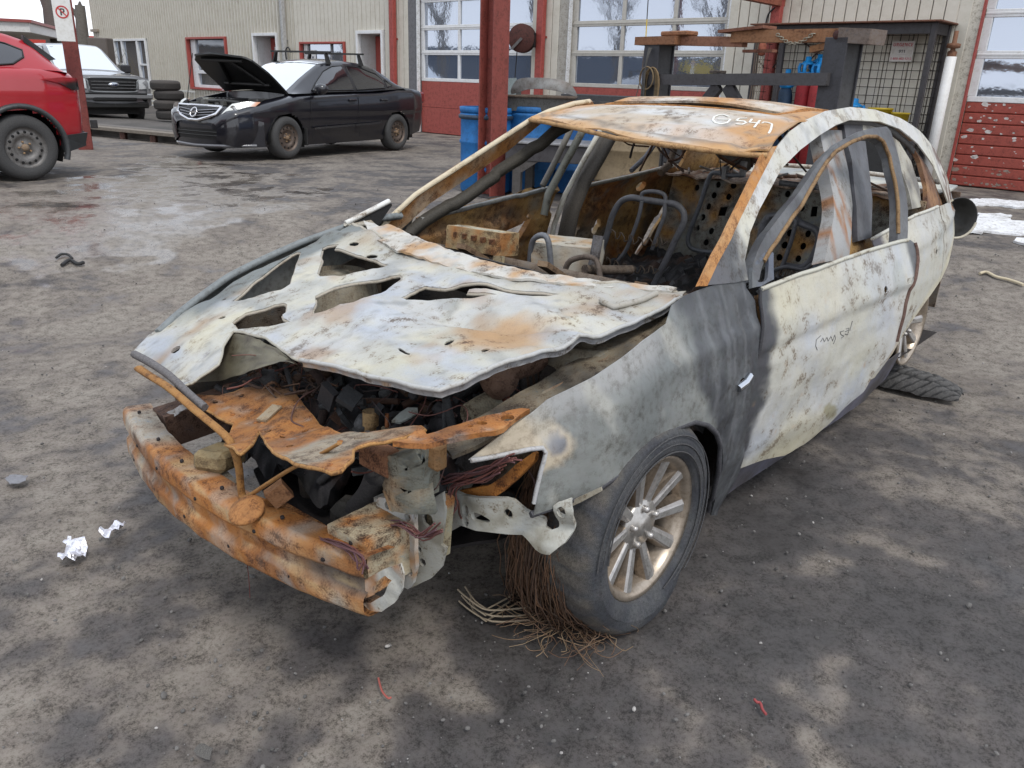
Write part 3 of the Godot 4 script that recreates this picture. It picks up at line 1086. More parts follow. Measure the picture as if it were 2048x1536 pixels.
func hood_tint(p: Vector2) -> Color:
	var a := nz(p, 1.7, 70)
	var b := nz(p, 4.5, 71)
	var c := CREAM.lerp(ASH, clampf(0.5 + a * 0.9, 0, 1))
	c = c.lerp(YELLOWISH, clampf(b * 0.9 + 0.05, 0, 0.45))
	c = c.lerp(BLUEISH, clampf(nz(p * Vector2(2, 0.8), 2.4, 72) * 1.8 - 0.1, 0, 0.7))
	c = c.lerp(Color(0.24, 0.25, 0.25), clampf(nz(p, 11.0, 69) * 1.7 - 0.55 + 0.3 * a, 0, 0.6))
	c = c.lerp(GREY, clampf(nz(p * Vector2(1, 0.5), 5.0, 73) * 1.8 - 0.45, 0, 0.7))
	# rust by the front corner and along the rear edge
	c = c.lerp(RUST_PALE, clampf(1.7 * blob(p, Vector2(0.27, 0.52), Vector2(0.16, 0.17)) + b * 0.8, 0, 0.85))
	c = c.lerp(RUST_PALE * 0.85, clampf(nz(p, 3.3, 74) * 1.8 - 0.4 + 0.25 * sstep(0.0, -0.2, p.x), 0, 0.6))
	c = c.lerp(Color(0.4, 0.36, 0.3), clampf(0.6 * sstep(0.06, -0.12, p.x) * (0.7 + b), 0, 0.6))
	# the off side was left with its grey undercoat
	c = c.lerp(Color(0.17, 0.19, 0.19), clampf(sstep(-0.58, -0.69, p.y + 0.05 * a) * 1.1, 0, 0.9) * sstep(0.62, 0.45, p.x))
	return c * (0.80 + 0.14 * b)

func fender_tint(p: Vector2) -> Color:
	var a := nz(p, 2.2, 75)
	var b := nz(p, 6.0, 76)
	var c := Color(0.155, 0.165, 0.165).lerp(Color(0.25, 0.26, 0.25), clampf(0.4 + a, 0, 1))
	# soot from the door pillar forward, with a torn edge
	var edge := -0.18 + 0.06 * nz(p, 4.0, 77) - 0.12 * sstep(0.72, 0.55, p.y)
	c = c.lerp(Color(0.05, 0.053, 0.06).lerp(SLATE, clampf(0.3 + b * 0.8, 0, 1)), sstep(edge + 0.03, edge - 0.03, p.x))
	# pale upper edge and the flame-washed corner by the lamp
	var top := lin(p.x, [-0.1, 0.26, 0.45, 0.6], [0.86, 0.80, 0.745, 0.69])
	c = c.lerp(Color(0.38, 0.38, 0.38), sstep(top - 0.06, top, p.y) * sstep(-0.1, 0.02, p.x) * 0.8)
	c = c.lerp(CREAM.lerp(RUST_PALE, 0.35), clampf(7.0 * blob(p, Vector2(0.47, 0.705), Vector2(0.15, 0.075), 0.25) + b * 1.2 - 0.4, 0, 0.95))
	c = c.lerp(Color(0.2, 0.2, 0.22), clampf(3.0 * blob(p, Vector2(0.385, 0.69), Vector2(0.035, 0.03)), 0, 1))
	c = c.lerp(Color(0.45, 0.44, 0.4), clampf(nz(p.rotated(0.6) * Vector2(2.4, 0.8), 2.6, 78) * 2.0 - 0.55, 0, 0.6) * sstep(edge, edge + 0.08, p.x))
	# water has run down through the soot
	c = c.lerp(Color(0.27, 0.28, 0.3), clampf(nz(p * Vector2(26, 1.2), 1.0, 79) * 1.2 - 0.3, 0, 0.22) * sstep(0.1, -0.2, p.x))
	return c

func door_tint(p: Vector2) -> Color:
	var a := nz(p, 1.6, 80)
	var b := nz(p, 5.0, 81)
	var c := CREAM.lerp(ASH, clampf(0.45 + a * 0.9, 0, 1))
	c = c.lerp(YELLOWISH, clampf(nz(p, 1.3, 82) * 1.0 + 0.05 + b * 0.25, 0, 0.42))
	c = c.lerp(BLUEISH, clampf(nz(p, 2.1, 83) * 1.3 - 0.12, 0, 0.5))
	# soot at the front edge, the belt and the rear top corner
	var e := -0.64 + 0.05 * nz(p, 7.0, 84) - 0.03 * sstep(0.6, 0.8, p.y)
	c = c.lerp(Color(0.07, 0.072, 0.08), sstep(e - 0.03, e + 0.025, p.x))
	c = c.lerp(SLATE, sstep(-1.63, -1.665, p.x + 0.01 * b) * sstep(0.66, 0.8, p.y))
	c = c.lerp(Color(0.16, 0.165, 0.16), clampf(nz(p, 6.0, 85) * 2.6 - 0.9 + 1.1 * blob(p, Vector2(-0.83, 0.81), Vector2(0.2, 0.06)) + 1.4 * blob(p, Vector2(-0.66, 0.665), Vector2(0.07, 0.07)), 0, 0.85))
	c = c.lerp(Color(0.3, 0.27, 0.16), clampf(4.0 * blob(p, Vector2(-1.17, 0.345), Vector2(0.09, 0.03), 0.5), 0, 0.8))
	c = c.lerp(RUST_PALE, clampf(nz(p, 9.0, 86) * 2.2 - 1.15, 0, 0.7))
	c = c.lerp(YELLOWISH * 0.9, sstep(0.33, 0.27, p.y) * 0.4)
	# the pale scoop behind the missing handle
	c = c.lerp(Color(0.42, 0.44, 0.43), clampf(3.0 * blob(p, Vector2(-1.53, 0.81), Vector2(0.055, 0.085)), 0, 0.75))
	return c * (0.87 + 0.07 * b)

func rear_tint(p: Vector2) -> Color:
	var b := nz(p, 5.0, 88)
	var c := door_tint(Vector2(-1.15 + (p.x + 2.4) * 0.25, clampf(p.y, 0.4, 0.9)))
	c = c.lerp(Color(0.13, 0.115, 0.13), sstep(-1.80, -1.74, p.x + 0.01 * b))
	c = c.lerp(Color(0.42, 0.44, 0.43), clampf(3.0 * blob(p, Vector2(-2.58, 0.82), Vector2(0.07, 0.1)), 0, 0.8))
	c = c.lerp(YELLOWISH, clampf(sstep(0.06, 0.0, p.y - rear_edge(p.x)), 0, 0.5))
	c = c.lerp(RUST, clampf(4.0 * blob(p, Vector2(-3.12, 0.93), Vector2(0.09, 0.04)) + b, 0, 0.8))
	return c

func rear_edge(x: float) -> float:
	return lin(x, [-3.2, -3.02, -2.64, -2.42, -2.24, -2.14, -2.0], [0.86, 0.76, 0.6, 0.545, 0.46, 0.37, 0.24])

func pillar_tint(p: Vector2) -> Color:
	var a := nz(p, 2.5, 90)
	var b := nz(p, 8.0, 91)
	var c := CREAM.lerp(ASH, clampf(0.5 + a, 0, 1)).lerp(GREY, clampf(b * 1.4 - 0.3, 0, 0.5))
	c = c.lerp(Color(0.085, 0.088, 0.095), sstep(-0.62 + 0.07 * b, -0.52 + 0.07 * b, p.x))
	c = c.lerp(Color(0.1, 0.1, 0.11), sstep(-0.5, -0.42, p.x))
	c = c.lerp(Color(0.13, 0.08, 0.055), sstep(-2.85, -3.0, p.x) * sstep(0.0, 0.3, b + 0.25))
	return c

func orange_tint(p: Vector2) -> Color:
	return Color(0.43, 0.2, 0.06).lerp(RUST_PALE, clampf(0.3 + nz(p, 5.0, 92), 0, 1)).lerp(GREY, clampf(nz(p, 9.0, 93) * 1.5 - 0.5, 0, 0.7))

func roof_tint(p: Vector2) -> Color:
	var a := nz(p * Vector2(2.0, 0.6), 3.0, 94)
	var b := nz(p, 9.0, 95)
	var c := Color(0.45, 0.37, 0.28).lerp(ASH * 0.95, clampf(0.42 + a * 1.4, 0, 1))
	c = c.lerp(Color(0.46, 0.24, 0.085), clampf(nz(p, 2.0, 96) * 1.6 - 0.1 + 1.1 * sstep(0.3, 0.52, absf(p.y)) + 0.5 * sstep(-1.3, -1.5, p.x), 0, 0.95))
	c = c.lerp(Color(0.2, 0.17, 0.14), clampf(b * 1.8 - 0.35, 0, 0.7))
	# a dark seam and a rusted lip along the windscreen header
	c = c.lerp(Color(0.17, 0.14, 0.11), 0.8 * exp(-pow((p.x - header_x(p.y) + 0.07) / 0.014, 2)))
	c = c.lerp(Color(0.5, 0.29, 0.12), sstep(header_x(p.y) - 0.05, header_x(p.y) - 0.02, p.x) * 0.8)
	return c

func header_x(z: float) -> float:
	return lin(z, [-0.6, -0.53, -0.24, 0.085, 0.28, 0.43, 0.63], [-1.10, -1.064, -0.978, -0.88, -0.84, -0.85, -0.925])

func grime_tint(base: Color, dark: Color, sd: int, k := 4.0) -> Callable:
	return func(p: Vector2) -> Color: return base.lerp(dark, clampf(0.45 + nz(p, k, sd) * 1.2, 0, 1))

func rust_tint(sd: int, k := 4.0) -> Callable:
	return func(p: Vector2) -> Color: return rustiness(p, sd, k)

func inside_tint(p: Vector2) -> Color:
	# door skins seen from inside: rust, ash and soot
	var c := rustiness(p, 97, 2.6)
	c = c.lerp(Color(0.46, 0.31, 0.12), clampf(0.45 + nz(p, 1.4, 99), 0, 0.75))
	c = c.lerp(Color(0.09, 0.08, 0.07), clampf(nz(p, 3.0, 100) * 1.6 - 0.15, 0, 0.8))
	c = c.lerp(Color(0.3, 0.31, 0.29), clampf(nz(p, 2.2, 101) * 1.8 - 0.4, 0, 0.7))
	return c

func edging(parent: Node, called: String, line: PackedVector2Array, place: Callable, r: float, col: Color, m: Material, closed := false):
	var pts := PackedVector3Array()
	for p in resample(line, 0.025, closed):
		pts.append(place.call(p))
	var st := new_st()
	tube(st, pts, r, 5, col)
	return obj(called, done(st), m, parent)

func circle2(c: Vector2, r: Vector2, n := 8) -> PackedVector2Array:
	var out := PackedVector2Array()
	for i in n:
		out.append(c + Vector2(cos(TAU * i / n), sin(TAU * i / n)) * r)
	return out

func build_wreck():
	wreck = thing("burnt_car", "burnt-out rusty and ash-white saloon car without glass, front bumper or tyre on its rear rim", "car")
	var fwd := Vector3(-0.6602, -0.0046, 0.7511)
	var lft := Vector3(0.7511, 0.0000, 0.6602)
	wreck.transform = Transform3D(Basis(fwd, Vector3.UP, -lft), Vector3(-0.2444, 0.0000, -2.5464))
	wreck_left_side()
	wreck_right_side()
	wreck_roof()
	wreck_hood()
	wreck_inside()
	wreck_engine()
	wreck_front()
	wreck_wheels()

func wreck_left_side():
	var fo := P2([.597,.693,.527,.732,.393,.796,.259,.823,.04,.87,-.085,.889,-.135,.927,-.208,.941,-.337,.944,-.491,.944,-.574,.935,-.56,.909,-.598,.861,-.586,.792,-.547,.671,-.528,.563,-.555,.409,-.615,.272,-.621,.167,-.603,.076,-.56,.094,-.47,.234,-.417,.365,-.388,.447,-.327,.516,-.257,.564,-.183,.593,-.078,.605,.023,.597,.081,.583,.13,.563,.182,.547,.245,.54,.452,.523,.442,.579,.429,.635,.416,.676,.424,.689,.457,.693,.531,.693,.588,.689])
	var fender_at := func(p: Vector2) -> Vector3:
		var top := lin(p.x, [-0.1, 0.26, 0.45, 0.6], [0.86, 0.80, 0.745, 0.69])
		return V(p.x, p.y, half_width(p.x, p.y) + 0.006 * tanh((top - 0.055 - p.y) / 0.012) + 0.006 * nz(p, 3.0, 67))
	var f := obj("front_fender", panel(fo, [circle2(P2([-.457,.643])[0], Vector2(0.02, 0.012))], 0.014, fender_at, fender_tint, 0.004), mats["soot_panel"], wreck)
	f.set_meta("label", "sooty dark grey front fender with flame-washed pale corner")
	# folded lip of the wheel arch, and the flange below the lamp corner
	edging(f, "arch_lip", P2([.453,.521,.245,.537,.129,.56,.022,.594,-.079,.602,-.184,.59,-.264,.557,-.337,.506,-.39,.443,-.41,.368,-.472,.223,-.56,.094]), side_l, 0.009, Color(0.1, 0.1, 0.11), mats["soot"])
	edging(f, "lamp_edge", P2([.597,.693,.531,.693,.457,.693,.424,.689,.416,.676,.429,.635,.442,.579,.452,.523]), side_l, 0.006, Color(0.42, 0.42, 0.43), mats["burnt"])
	var st := new_st()
	var rp: Vector2 = P2([-.464,.64])[0]
	tube(st, PackedVector3Array([side_l(rp + Vector2(0.035, -0.012)) + V(0, 0, 0.008), side_l(rp + Vector2(0, 0)) + V(0, 0, 0.014), side_l(rp + Vector2(-0.035, 0.012)) + V(0, 0, 0.008)]), 0.013, 8, Color(0.55, 0.57, 0.6))
	obj("side_repeater", done(st), mats["chrome"], f)
	# wheel housing behind the front wheel
	st = new_st()
	st.set_smooth_group(1)
	st.set_color(Color(0.035, 0.033, 0.032))
	for i in 12:
		var a := 2.5 * i / 12.0 + 0.95
		var b := 2.5 * (i + 1) / 12.0 + 0.95
		quad(st, V(cos(a) * 0.4, 0.3 + sin(a) * 0.36, 0.42), V(cos(b) * 0.4, 0.3 + sin(b) * 0.36, 0.42), V(cos(b) * 0.39, 0.3 + sin(b) * 0.32, 0.80), V(cos(a) * 0.39, 0.3 + sin(a) * 0.32, 0.80))
	obj("wheel_housing", done(st), mats["soot"], wreck)
	# sill
	var sill := P2([-0.6, 0.33, -0.5, 0.2, -0.52, 0.13, -1.3, 0.1, -2.1, 0.09, -2.27, 0.16, -2.3, 0.3, -1.4, 0.35])
	var sl := func(p: Vector2) -> Vector3: return V(p.x, p.y, half_width(p.x, p.y) - 0.012 + 0.008 * nz(p, 3.0, 68))
	obj("sill", panel(sill, [], 0.025, sl, grime_tint(Color(0.14, 0.14, 0.19), Color(0.07, 0.065, 0.07), 110, 3.0), 0.004), mats["soot_panel"], wreck)
	# front door, ajar
	var door := obj("front_door", panel(P2([-.621,.9,-.601,.861,-.59,.791,-.554,.67,-.536,.561,-.563,.406,-.62,.269,-.935,.222,-1.086,.237,-1.218,.273,-1.297,.331,-1.403,.373,-1.456,.447,-1.548,.492,-1.586,.523,-1.593,.606,-1.612,.7,-1.658,.8,-1.704,.866,-1.721,.902,-1.719,.925,-1.684,.941,-1.611,.943,-1.361,.937,-1.158,.93,-.922,.914,-.773,.905,-.692,.9]), [circle2(P2([-1.422,.786])[0], Vector2(0.016, 0.014)), P2([-1.594,.806,-1.651,.807,-1.635,.782,-1.583,.785])], 0.014, ajar, door_tint, 0.004), mats["burnt_smooth"], wreck)
	door.set_meta("label", "ash-white front door standing slightly open")
	var ajar_in := func(p: Vector2) -> Vector3: return ajar(p) + V(0, 0, -0.055)
	obj("inner_skin", panel(P2([-0.66, 0.86, -0.66, 0.32, -1.2, 0.33, -1.45, 0.5, -1.64, 0.6, -1.66, 0.9]), [circle2(Vector2(-1.1, 0.6), Vector2(0.16, 0.1), 12)], 0.04, ajar_in, inside_tint), mats["rust"], door)
	edging(door, "belt_edge", P2([-.625,.895,-.692,.9,-.922,.914,-1.158,.93,-1.361,.937,-1.611,.943,-1.684,.941]), ajar, 0.008, Color(0.5, 0.49, 0.42), mats["burnt"])
	edging(door, "rear_edge", P2([-1.719,.925,-1.721,.902,-1.704,.866,-1.658,.8,-1.612,.7,-1.593,.606,-1.586,.523]), ajar, 0.009, Color(0.13, 0.08, 0.07), mats["rust"])
	edging(door, "front_edge", P2([-.618,.893,-.604,.861,-.59,.791,-.554,.67,-.536,.561,-.563,.406,-.62,.269]), ajar, 0.006, Color(0.05, 0.05, 0.055), mats["soot"])
	var fr := obj("window_frame", panel(P2([-.609,.972,-.725,1.052,-.947,1.151,-1.098,1.213,-1.207,1.253,-1.371,1.312,-1.521,1.343,-1.667,1.355,-1.787,1.357,-1.806,1.34,-1.802,1.297,-1.782,1.2,-1.742,1.102,-1.697,1.015,-1.658,.942,-1.575,.939,-1.614,1.022,-1.67,1.13,-1.711,1.248,-1.697,1.305,-1.657,1.322,-1.573,1.324,-1.459,1.31,-1.32,1.278,-1.154,1.211,-.991,1.137,-.803,1.045,-.683,.979,-.626,.922,-.593,.926]), [], 0.018, ajar, grime_tint(Color(0.13, 0.135, 0.145), Color(0.075, 0.077, 0.085), 111, 5.0), 0.035), mats["soot_panel"], door)
	edging(fr, "glass_channel", P2([-.676,.973,-.803,1.045,-.991,1.137,-1.154,1.211,-1.32,1.278,-1.459,1.31,-1.573,1.324,-1.657,1.322,-1.697,1.305,-1.711,1.248,-1.67,1.13,-1.614,1.022,-1.585,.949]), ajar, 0.008, Color(0.24, 0.16, 0.08), mats["rust"])
	obj("mirror_corner", panel(P2([-.569,.908,-.61,.969,-.718,1.007,-.74,.991,-.707,.915,-.628,.904]), [rounded(P2([-.615,.924,-.644,.965,-.691,.982,-.704,.973,-.677,.923,-.639,.915]))], 0.012, ajar, grime_tint(SLATE, Color(0.1, 0.12, 0.17), 112), 0.012), mats["soot_panel"], door)
	# a scrawl in black marker on the door skin, and a smear beneath it
	st = new_st()
	for line in [P2([-.968,.689,-.935,.681,-.929,.661,-.94,.644]), P2([-.962,.669,-.981,.679,-.989,.664,-1.009,.676,-1.016,.661,-1.036,.675,-1.048,.656,-1.061,.672]), P2([-1.064,.675,-1.068,.66,-1.055,.644]), P2([-1.127,.679,-1.099,.68,-1.107,.668,-1.128,.66,-1.112,.654]), P2([-1.141,.683,-1.163,.683,-1.158,.658,-1.135,.666]), P2([-1.184,.705,-1.171,.671]), P2([-1.164,.676,-1.135,.674])]:
		var pts := PackedVector3Array()
		for p in line:
			pts.append(ajar(p) + V(0, 0, 0.001))
		tube(st, pts, 0.0013, 4, Color(0.13, 0.13, 0.13))
	obj("marker_scrawl", done(st), mats["wire"], door)
	# rear door and rear quarter
	var rd := obj("rear_door", panel(P2([-1.66, 0.925, -1.66, 0.55, -1.68, 0.27, -1.98, 0.25, -2.12, 0.38, -2.24, 0.465, -2.42, 0.55, -2.62, 0.6, -2.655, 0.75, -2.65, 0.965, -2.238, 0.962]), [circle2(Vector2(-2.5, 0.77), Vector2(0.018, 0.015))], 0.02, side_l, rear_tint, 0.004), mats["burnt_smooth"], wreck)
	rd.set_meta("label", "ash-white rear door")
	var rf := obj("window_frame", panel(P2([-1.85,1.361,-2.065,1.357,-2.023,1.279,-1.931,1.134,-1.772,.914,-1.616,.917,-1.695,1.073,-1.799,1.219,-1.814,1.296]), [], 0.02, inner_l, grime_tint(Color(0.12, 0.125, 0.14), Color(0.07, 0.07, 0.08), 113, 6.0), 0.03), mats["soot_panel"], rd)
	obj("frame_arch", panel(P2([-2.059,1.354,-2.294,1.324,-2.461,1.265,-2.548,1.173,-2.539,1.068,-2.504,.972,-2.356,.976,-2.355,1.064,-2.351,1.161,-2.283,1.246,-2.145,1.286,-2.026,1.306]), [], 0.018, inner_l, grime_tint(Color(0.42, 0.4, 0.34), Color(0.16, 0.15, 0.14), 114, 6.0), 0.025), mats["burnt"], rf)
	edging(rd, "belt_edge", P2([-1.66, 0.927, -2.238, 0.964, -2.65, 0.967]), side_l, 0.008, Color(0.55, 0.54, 0.48), mats["burnt"])
	obj("rear_quarter", panel(P2([-2.665, 0.965, -2.67, 0.75, -2.64, 0.6, -2.85, 0.675, -3.02, 0.76, -3.2, 0.84, -3.3, 0.88, -3.3, 0.98, -3.203, 0.945]), [], 0.02, side_l, rear_tint, 0.004), mats["burnt_smooth"], wreck)
	st = new_st()
	tube(st, PackedVector3Array([V(-2.95, 0.68, 0.66), V(-3.0, 0.6, 0.68), V(-2.98, 0.5, 0.7)]), 0.012, 6, RUST_DARK)
	tube(st, PackedVector3Array([V(-2.9, 0.62, 0.69), V(-2.93, 0.52, 0.7), V(-2.86, 0.42, 0.71)]), 0.018, 6, Color(0.1, 0.1, 0.11))
	tube(st, PackedVector3Array([V(-3.06, 0.75, 0.7), V(-3.1, 0.7, 0.72), V(-3.05, 0.62, 0.7)]), 0.008, 6, RUST_DARK)
	obj("bumper_bracket", done(st), mats["rust"], wreck)
	# round lamp bucket left hanging at the tail
	st = new_st()
	var axis := Vector3(0.6579, 0.0866, -0.7481)
	lathe(st, [Vector2(0.001, -0.11), Vector2(0.05, -0.10), Vector2(0.09, -0.05), Vector2(0.102, 0.0), Vector2(0.108, 0.005), Vector2(0.108, -0.004), Vector2(0.095, -0.055), Vector2(0.05, -0.112), Vector2(0.001, -0.12)], 28, Transform3D(Basis(Quaternion(Vector3.UP, axis)), V(-3.13, 0.86, 0.75)), Color(0.035, 0.034, 0.032))
	var bk := obj("tail_lamp_bucket", done(st), mats["soot_panel"], wreck)
	st = new_st()
	var ring := PackedVector3Array()
	for i in 20:
		ring.append(Transform3D(Basis(Quaternion(Vector3.UP, axis)), V(-3.13, 0.86, 0.75)) * Vector3(cos(TAU * i / 30.0 - 2.2) * 0.108, 0.004, sin(TAU * i / 30.0 - 2.2) * 0.108))
	tube(st, ring, 0.007, 6, Color(0.5, 0.46, 0.38))
	obj("rim", done(st), mats["burnt"], bk)
	# pillars
	obj("roof_rail", panel(P2([-.285,.956,-.441,1.034,-.638,1.128,-.857,1.225,-1.017,1.288,-1.198,1.345,-1.372,1.379,-1.603,1.409,-1.89,1.423,-2.177,1.411,-2.462,1.373,-2.749,1.308,-3.023,1.206,-3.19,1.075,-3.214,.953,-3.229,.907,-2.97,.935,-2.847,1.037,-2.785,1.148,-2.609,1.253,-2.395,1.326,-2.167,1.362,-1.821,1.373,-1.647,1.357,-1.453,1.325,-1.233,1.281,-1.026,1.228,-.885,1.168,-.766,1.118,-.652,1.06,-.578,.988,-.571,.93,-.485,.935]), [], 0.014, side_l, pillar_tint, 0.006), mats["burnt_smooth"], wreck)
	edging(wreck, "door_seal", P2([-.596,.956,-.658,1.06,-.77,1.115,-.89,1.165,-1.031,1.224,-1.239,1.278,-1.459,1.321,-1.652,1.353,-1.813,1.367,-2.158,1.356,-2.387,1.32,-2.599,1.247,-2.751,1.145,-2.795,1.037,-2.859,.947]), inner_l, 0.016, Color(0.19, 0.19, 0.19), mats["soot"])
	obj("windscreen_flange", panel(P2([-.271,.955,-.392,1.026,-.54,1.099,-.719,1.183,-.874,1.259,-.949,1.295,-1.041,1.297,-.798,1.188,-.611,1.102,-.403,.999,-.316,.948]), [], 0.014, func(p: Vector2) -> Vector3: return V(p.x, p.y + 0.004, half_width(p.x, p.y) + 0.004), orange_tint, 0.012), mats["rust"], wreck)
	obj("centre_pillar", panel(P2([-1.603,1.336,-1.837,1.33,-1.787,1.258,-1.76,1.175,-1.691,1.064,-1.609,.948,-1.528,.863,-1.285,.878,-1.364,.939,-1.464,1.021,-1.523,1.103,-1.553,1.187,-1.578,1.266]), [], 0.018, func(p: Vector2) -> Vector3: return V(p.x, p.y, half_width(p.x, p.y) - 0.06), func(p: Vector2) -> Color: return Color(0.4, 0.4, 0.4).lerp(RUST, clampf(nz(p * Vector2(3, 1), 4.0, 115) * 1.8 - 0.05, 0, 0.9)).lerp(SLATE, sstep(-1.62, -1.66, p.x + 0.015 * nz(p, 9, 116)) * 0.5), 0.05), mats["burnt"], wreck)
	obj("centre_pillar_foot", panel(P2([-1.5, 0.95, -1.48, 0.3, -1.8, 0.3, -1.75, 0.95]), [], 0.04, func(p: Vector2) -> Vector3: return V(p.x, p.y, half_width(p.x, p.y) - 0.07), inside_tint, 0.04), mats["rust"], wreck)
	obj("rear_pillar", panel(P2([-2.622,1.248,-2.776,1.144,-2.853,1.029,-2.97,.935,-2.523,.938,-2.623,1.062,-2.664,1.166]), [], 0.02, func(p: Vector2) -> Vector3: return V(p.x, p.y, half_width(p.x, p.y) - 0.03), grime_tint(Color(0.14, 0.075, 0.05), Color(0.3, 0.17, 0.09), 117, 5.0), 0.02), mats["rust"], wreck)

func wreck_right_side():
	var f := func(p: Vector2) -> Vector3: return V(p.x, p.y, -half_width(p.x, p.y) - 0.015)
	var tint := grime_tint(Color(0.13, 0.15, 0.16), Color(0.24, 0.25, 0.25), 120, 2.0)
	var o := obj("front_fender", panel(P2([-0.6, 0.93, -0.3, 0.93, -0.013, 0.87, 0.29, 0.785, 0.54, 0.69, 0.64, 0.645, 0.6, 0.6, 0.45, 0.58, 0.38, 0.5, 0.26, 0.6, 0.0, 0.66, -0.26, 0.6, -0.38, 0.4, -0.6, 0.3]), [], 0.03, f, tint, 0.004), mats["soot_panel"], wreck)
	o.set_meta("label", "dull blue-grey front fender on the far side")
	edging(o, "top_edge", P2([-0.5, 0.935, -0.3, 0.935, -0.013, 0.875, 0.29, 0.79, 0.54, 0.695, 0.64, 0.65]), func(p: Vector2) -> Vector3: return V(p.x, p.y, -half_width(p.x, p.y) + 0.01), 0.016, Color(0.2, 0.22, 0.23), mats["soot_panel"])
	# bent sheet sticking up at the foot of the pillar
	var st := new_st()
	var q := L(P3([-.198,.935,-.76,-.423,1.004,-.76,-.441,.986,-.76,-.351,.899,-.76,-.32,.927,-.76,-.219,.923,-.76]))
	st.set_color(Color(0.03, 0.03, 0.03))
	for t in [[0, 1, 5], [1, 4, 5], [1, 2, 4], [2, 3, 4]]:
		for k in t:
			st.add_vertex(q[k])
	var sail := obj("bent_panel", done(st), mats["soot"], wreck)
	st = new_st()
	tube(st, PackedVector3Array([q[0], q[0].lerp(q[1], 0.5), q[1]]), 0.011, 6, Color(0.7, 0.7, 0.68))
	tube(st, PackedVector3Array([q[0], q[5], q[4], q[3]]), 0.012, 6, Color(0.5, 0.47, 0.4))
	obj("pale_edge", done(st), mats["burnt"], sail)
	# pillar and roof rail
	obj("roof_rail", panel(P2([-.413,.874,-.454,.919,-.562,1.012,-.725,1.102,-.96,1.234,-1.106,1.316,-1.215,1.357,-1.365,1.392,-1.489,1.403,-1.531,1.382,-1.334,1.347,-1.197,1.31,-1.042,1.184,-.814,1.05,-.662,.972,-.562,.889,-.503,.845]), [], 0.018, func(p: Vector2) -> Vector3: return V(p.x, p.y, -half_width(p.x, p.y)), func(p: Vector2) -> Color: return orange_tint(p).lerp(CREAM, clampf(0.2 + nz(p, 6.0, 121), 0, 0.5)), 0.02), mats["rust"], wreck)
	edging(wreck, "pale_gutter", P2([-.423,.889,-.451,.926,-.56,1.017,-.723,1.106,-.957,1.239,-1.103,1.321,-1.211,1.361,-1.363,1.394,-1.486,1.406]), side_r, 0.012, Color(0.6, 0.52, 0.38), mats["burnt"])
	edging(wreck, "pillar_trim", P2([-.532,.842,-.604,.891,-.716,.949,-.871,1.028,-1.096,1.154,-1.244,1.271,-1.385,1.33]), inner_r, 0.03, Color(0.085, 0.075, 0.06), mats["soot"])
	# doors, seen from inside
	var d := obj("front_door", panel(P2([-0.6, 0.905, -1.0, 0.945, -1.4, 0.985, -1.5, 0.97, -1.5, 0.3, -0.62, 0.28]), [rounded(P2([-1.155,.712,-1.138,.78,-1.291,.82,-1.341,.869,-1.337,.82,-1.278,.714,-1.222,.696])), circle2(Vector2(-0.95, 0.72), Vector2(0.03, 0.02)), circle2(Vector2(-1.3, 0.82), Vector2(0.015, 0.015))], 0.018, inner_r, inside_tint, 0.03), mats["rust"], wreck)
	d.set_meta("label", "rust-brown inner skin of the far front door")
	edging(d, "belt_edge", P2([-0.6, 0.91, -1.0, 0.95, -1.42, 0.99]), inner_r, 0.012, Color(0.3, 0.3, 0.29), mats["steel"])
	st = new_st()
	tube(st, L(P3([-1.554,1.287,-.7,-1.519,1.235,-.7,-1.437,1.124,-.7,-1.342,1.006,-.7])), 0.016, 6, Color(0.15, 0.14, 0.12))
	tube(st, L(P3([-1.604,1.283,-.66,-1.532,1.195,-.66,-1.424,1.069,-.66,-1.339,.967,-.66,-1.315,.872,-.66])), 0.02, 6, Color(0.2, 0.2, 0.17))
	obj("window_frame", done(st), mats["burnt"], d)
	st = new_st()
	tube(st, L(P3([-1.891,1.282,-.68,-1.755,1.123,-.68,-1.639,1.004,-.68,-1.56,.871,-.68,-1.52,.722,-.68,-1.501,.554,-.68,-1.503,.433,-.68])), 0.055, 8, Color(0.12, 0.105, 0.085), -1, 0.5)
	var cp := obj("centre_pillar", done(st), mats["soot"], wreck)
	st = new_st()
	tube(st, L(P3([-1.789,1.253,-.7,-1.655,1.101,-.7,-1.525,.948,-.7,-1.448,.804,-.7,-1.419,.654,-.7,-1.413,.577,-.7])), 0.014, 6, Color(0.5, 0.48, 0.42))
	obj("pale_flange", done(st), mats["burnt"], cp)
	d = obj("rear_door", panel(P2([-1.7, 0.97, -2.1, 1.0, -2.55, 1.035, -2.66, 0.95, -2.55, 0.7, -2.3, 0.4, -1.7, 0.3]), [circle2(Vector2(-1.78, 0.72), Vector2(0.02, 0.045)), circle2(Vector2(-1.95, 0.73), Vector2(0.03, 0.05)), circle2(Vector2(-2.3, 0.93), Vector2(0.05, 0.03))], 0.02, inner_r, inside_tint, 0.03), mats["rust"], wreck)
	d.set_meta("label", "rust-orange inner skin of the far rear door")
	edging(d, "belt_edge", P2([-1.7, 0.975, -2.1, 1.005, -2.55, 1.04]), inner_r, 0.012, Color(0.3, 0.28, 0.24), mats["steel"])
	st = new_st()
	tube(st, L(P3([-2.274,1.182,-.66,-2.175,1.105,-.66,-2.047,1.04,-.66])), 0.014, 6, Color(0.17, 0.17, 0.19))
	tube(st, L(P3([-2.371,1.244,-.62,-2.408,1.139,-.62,-2.37,1.058,-.62,-2.281,1.021,-.62])), 0.022, 6, Color(0.15, 0.1, 0.06))
	obj("window_frame", done(st), mats["soot"], d)
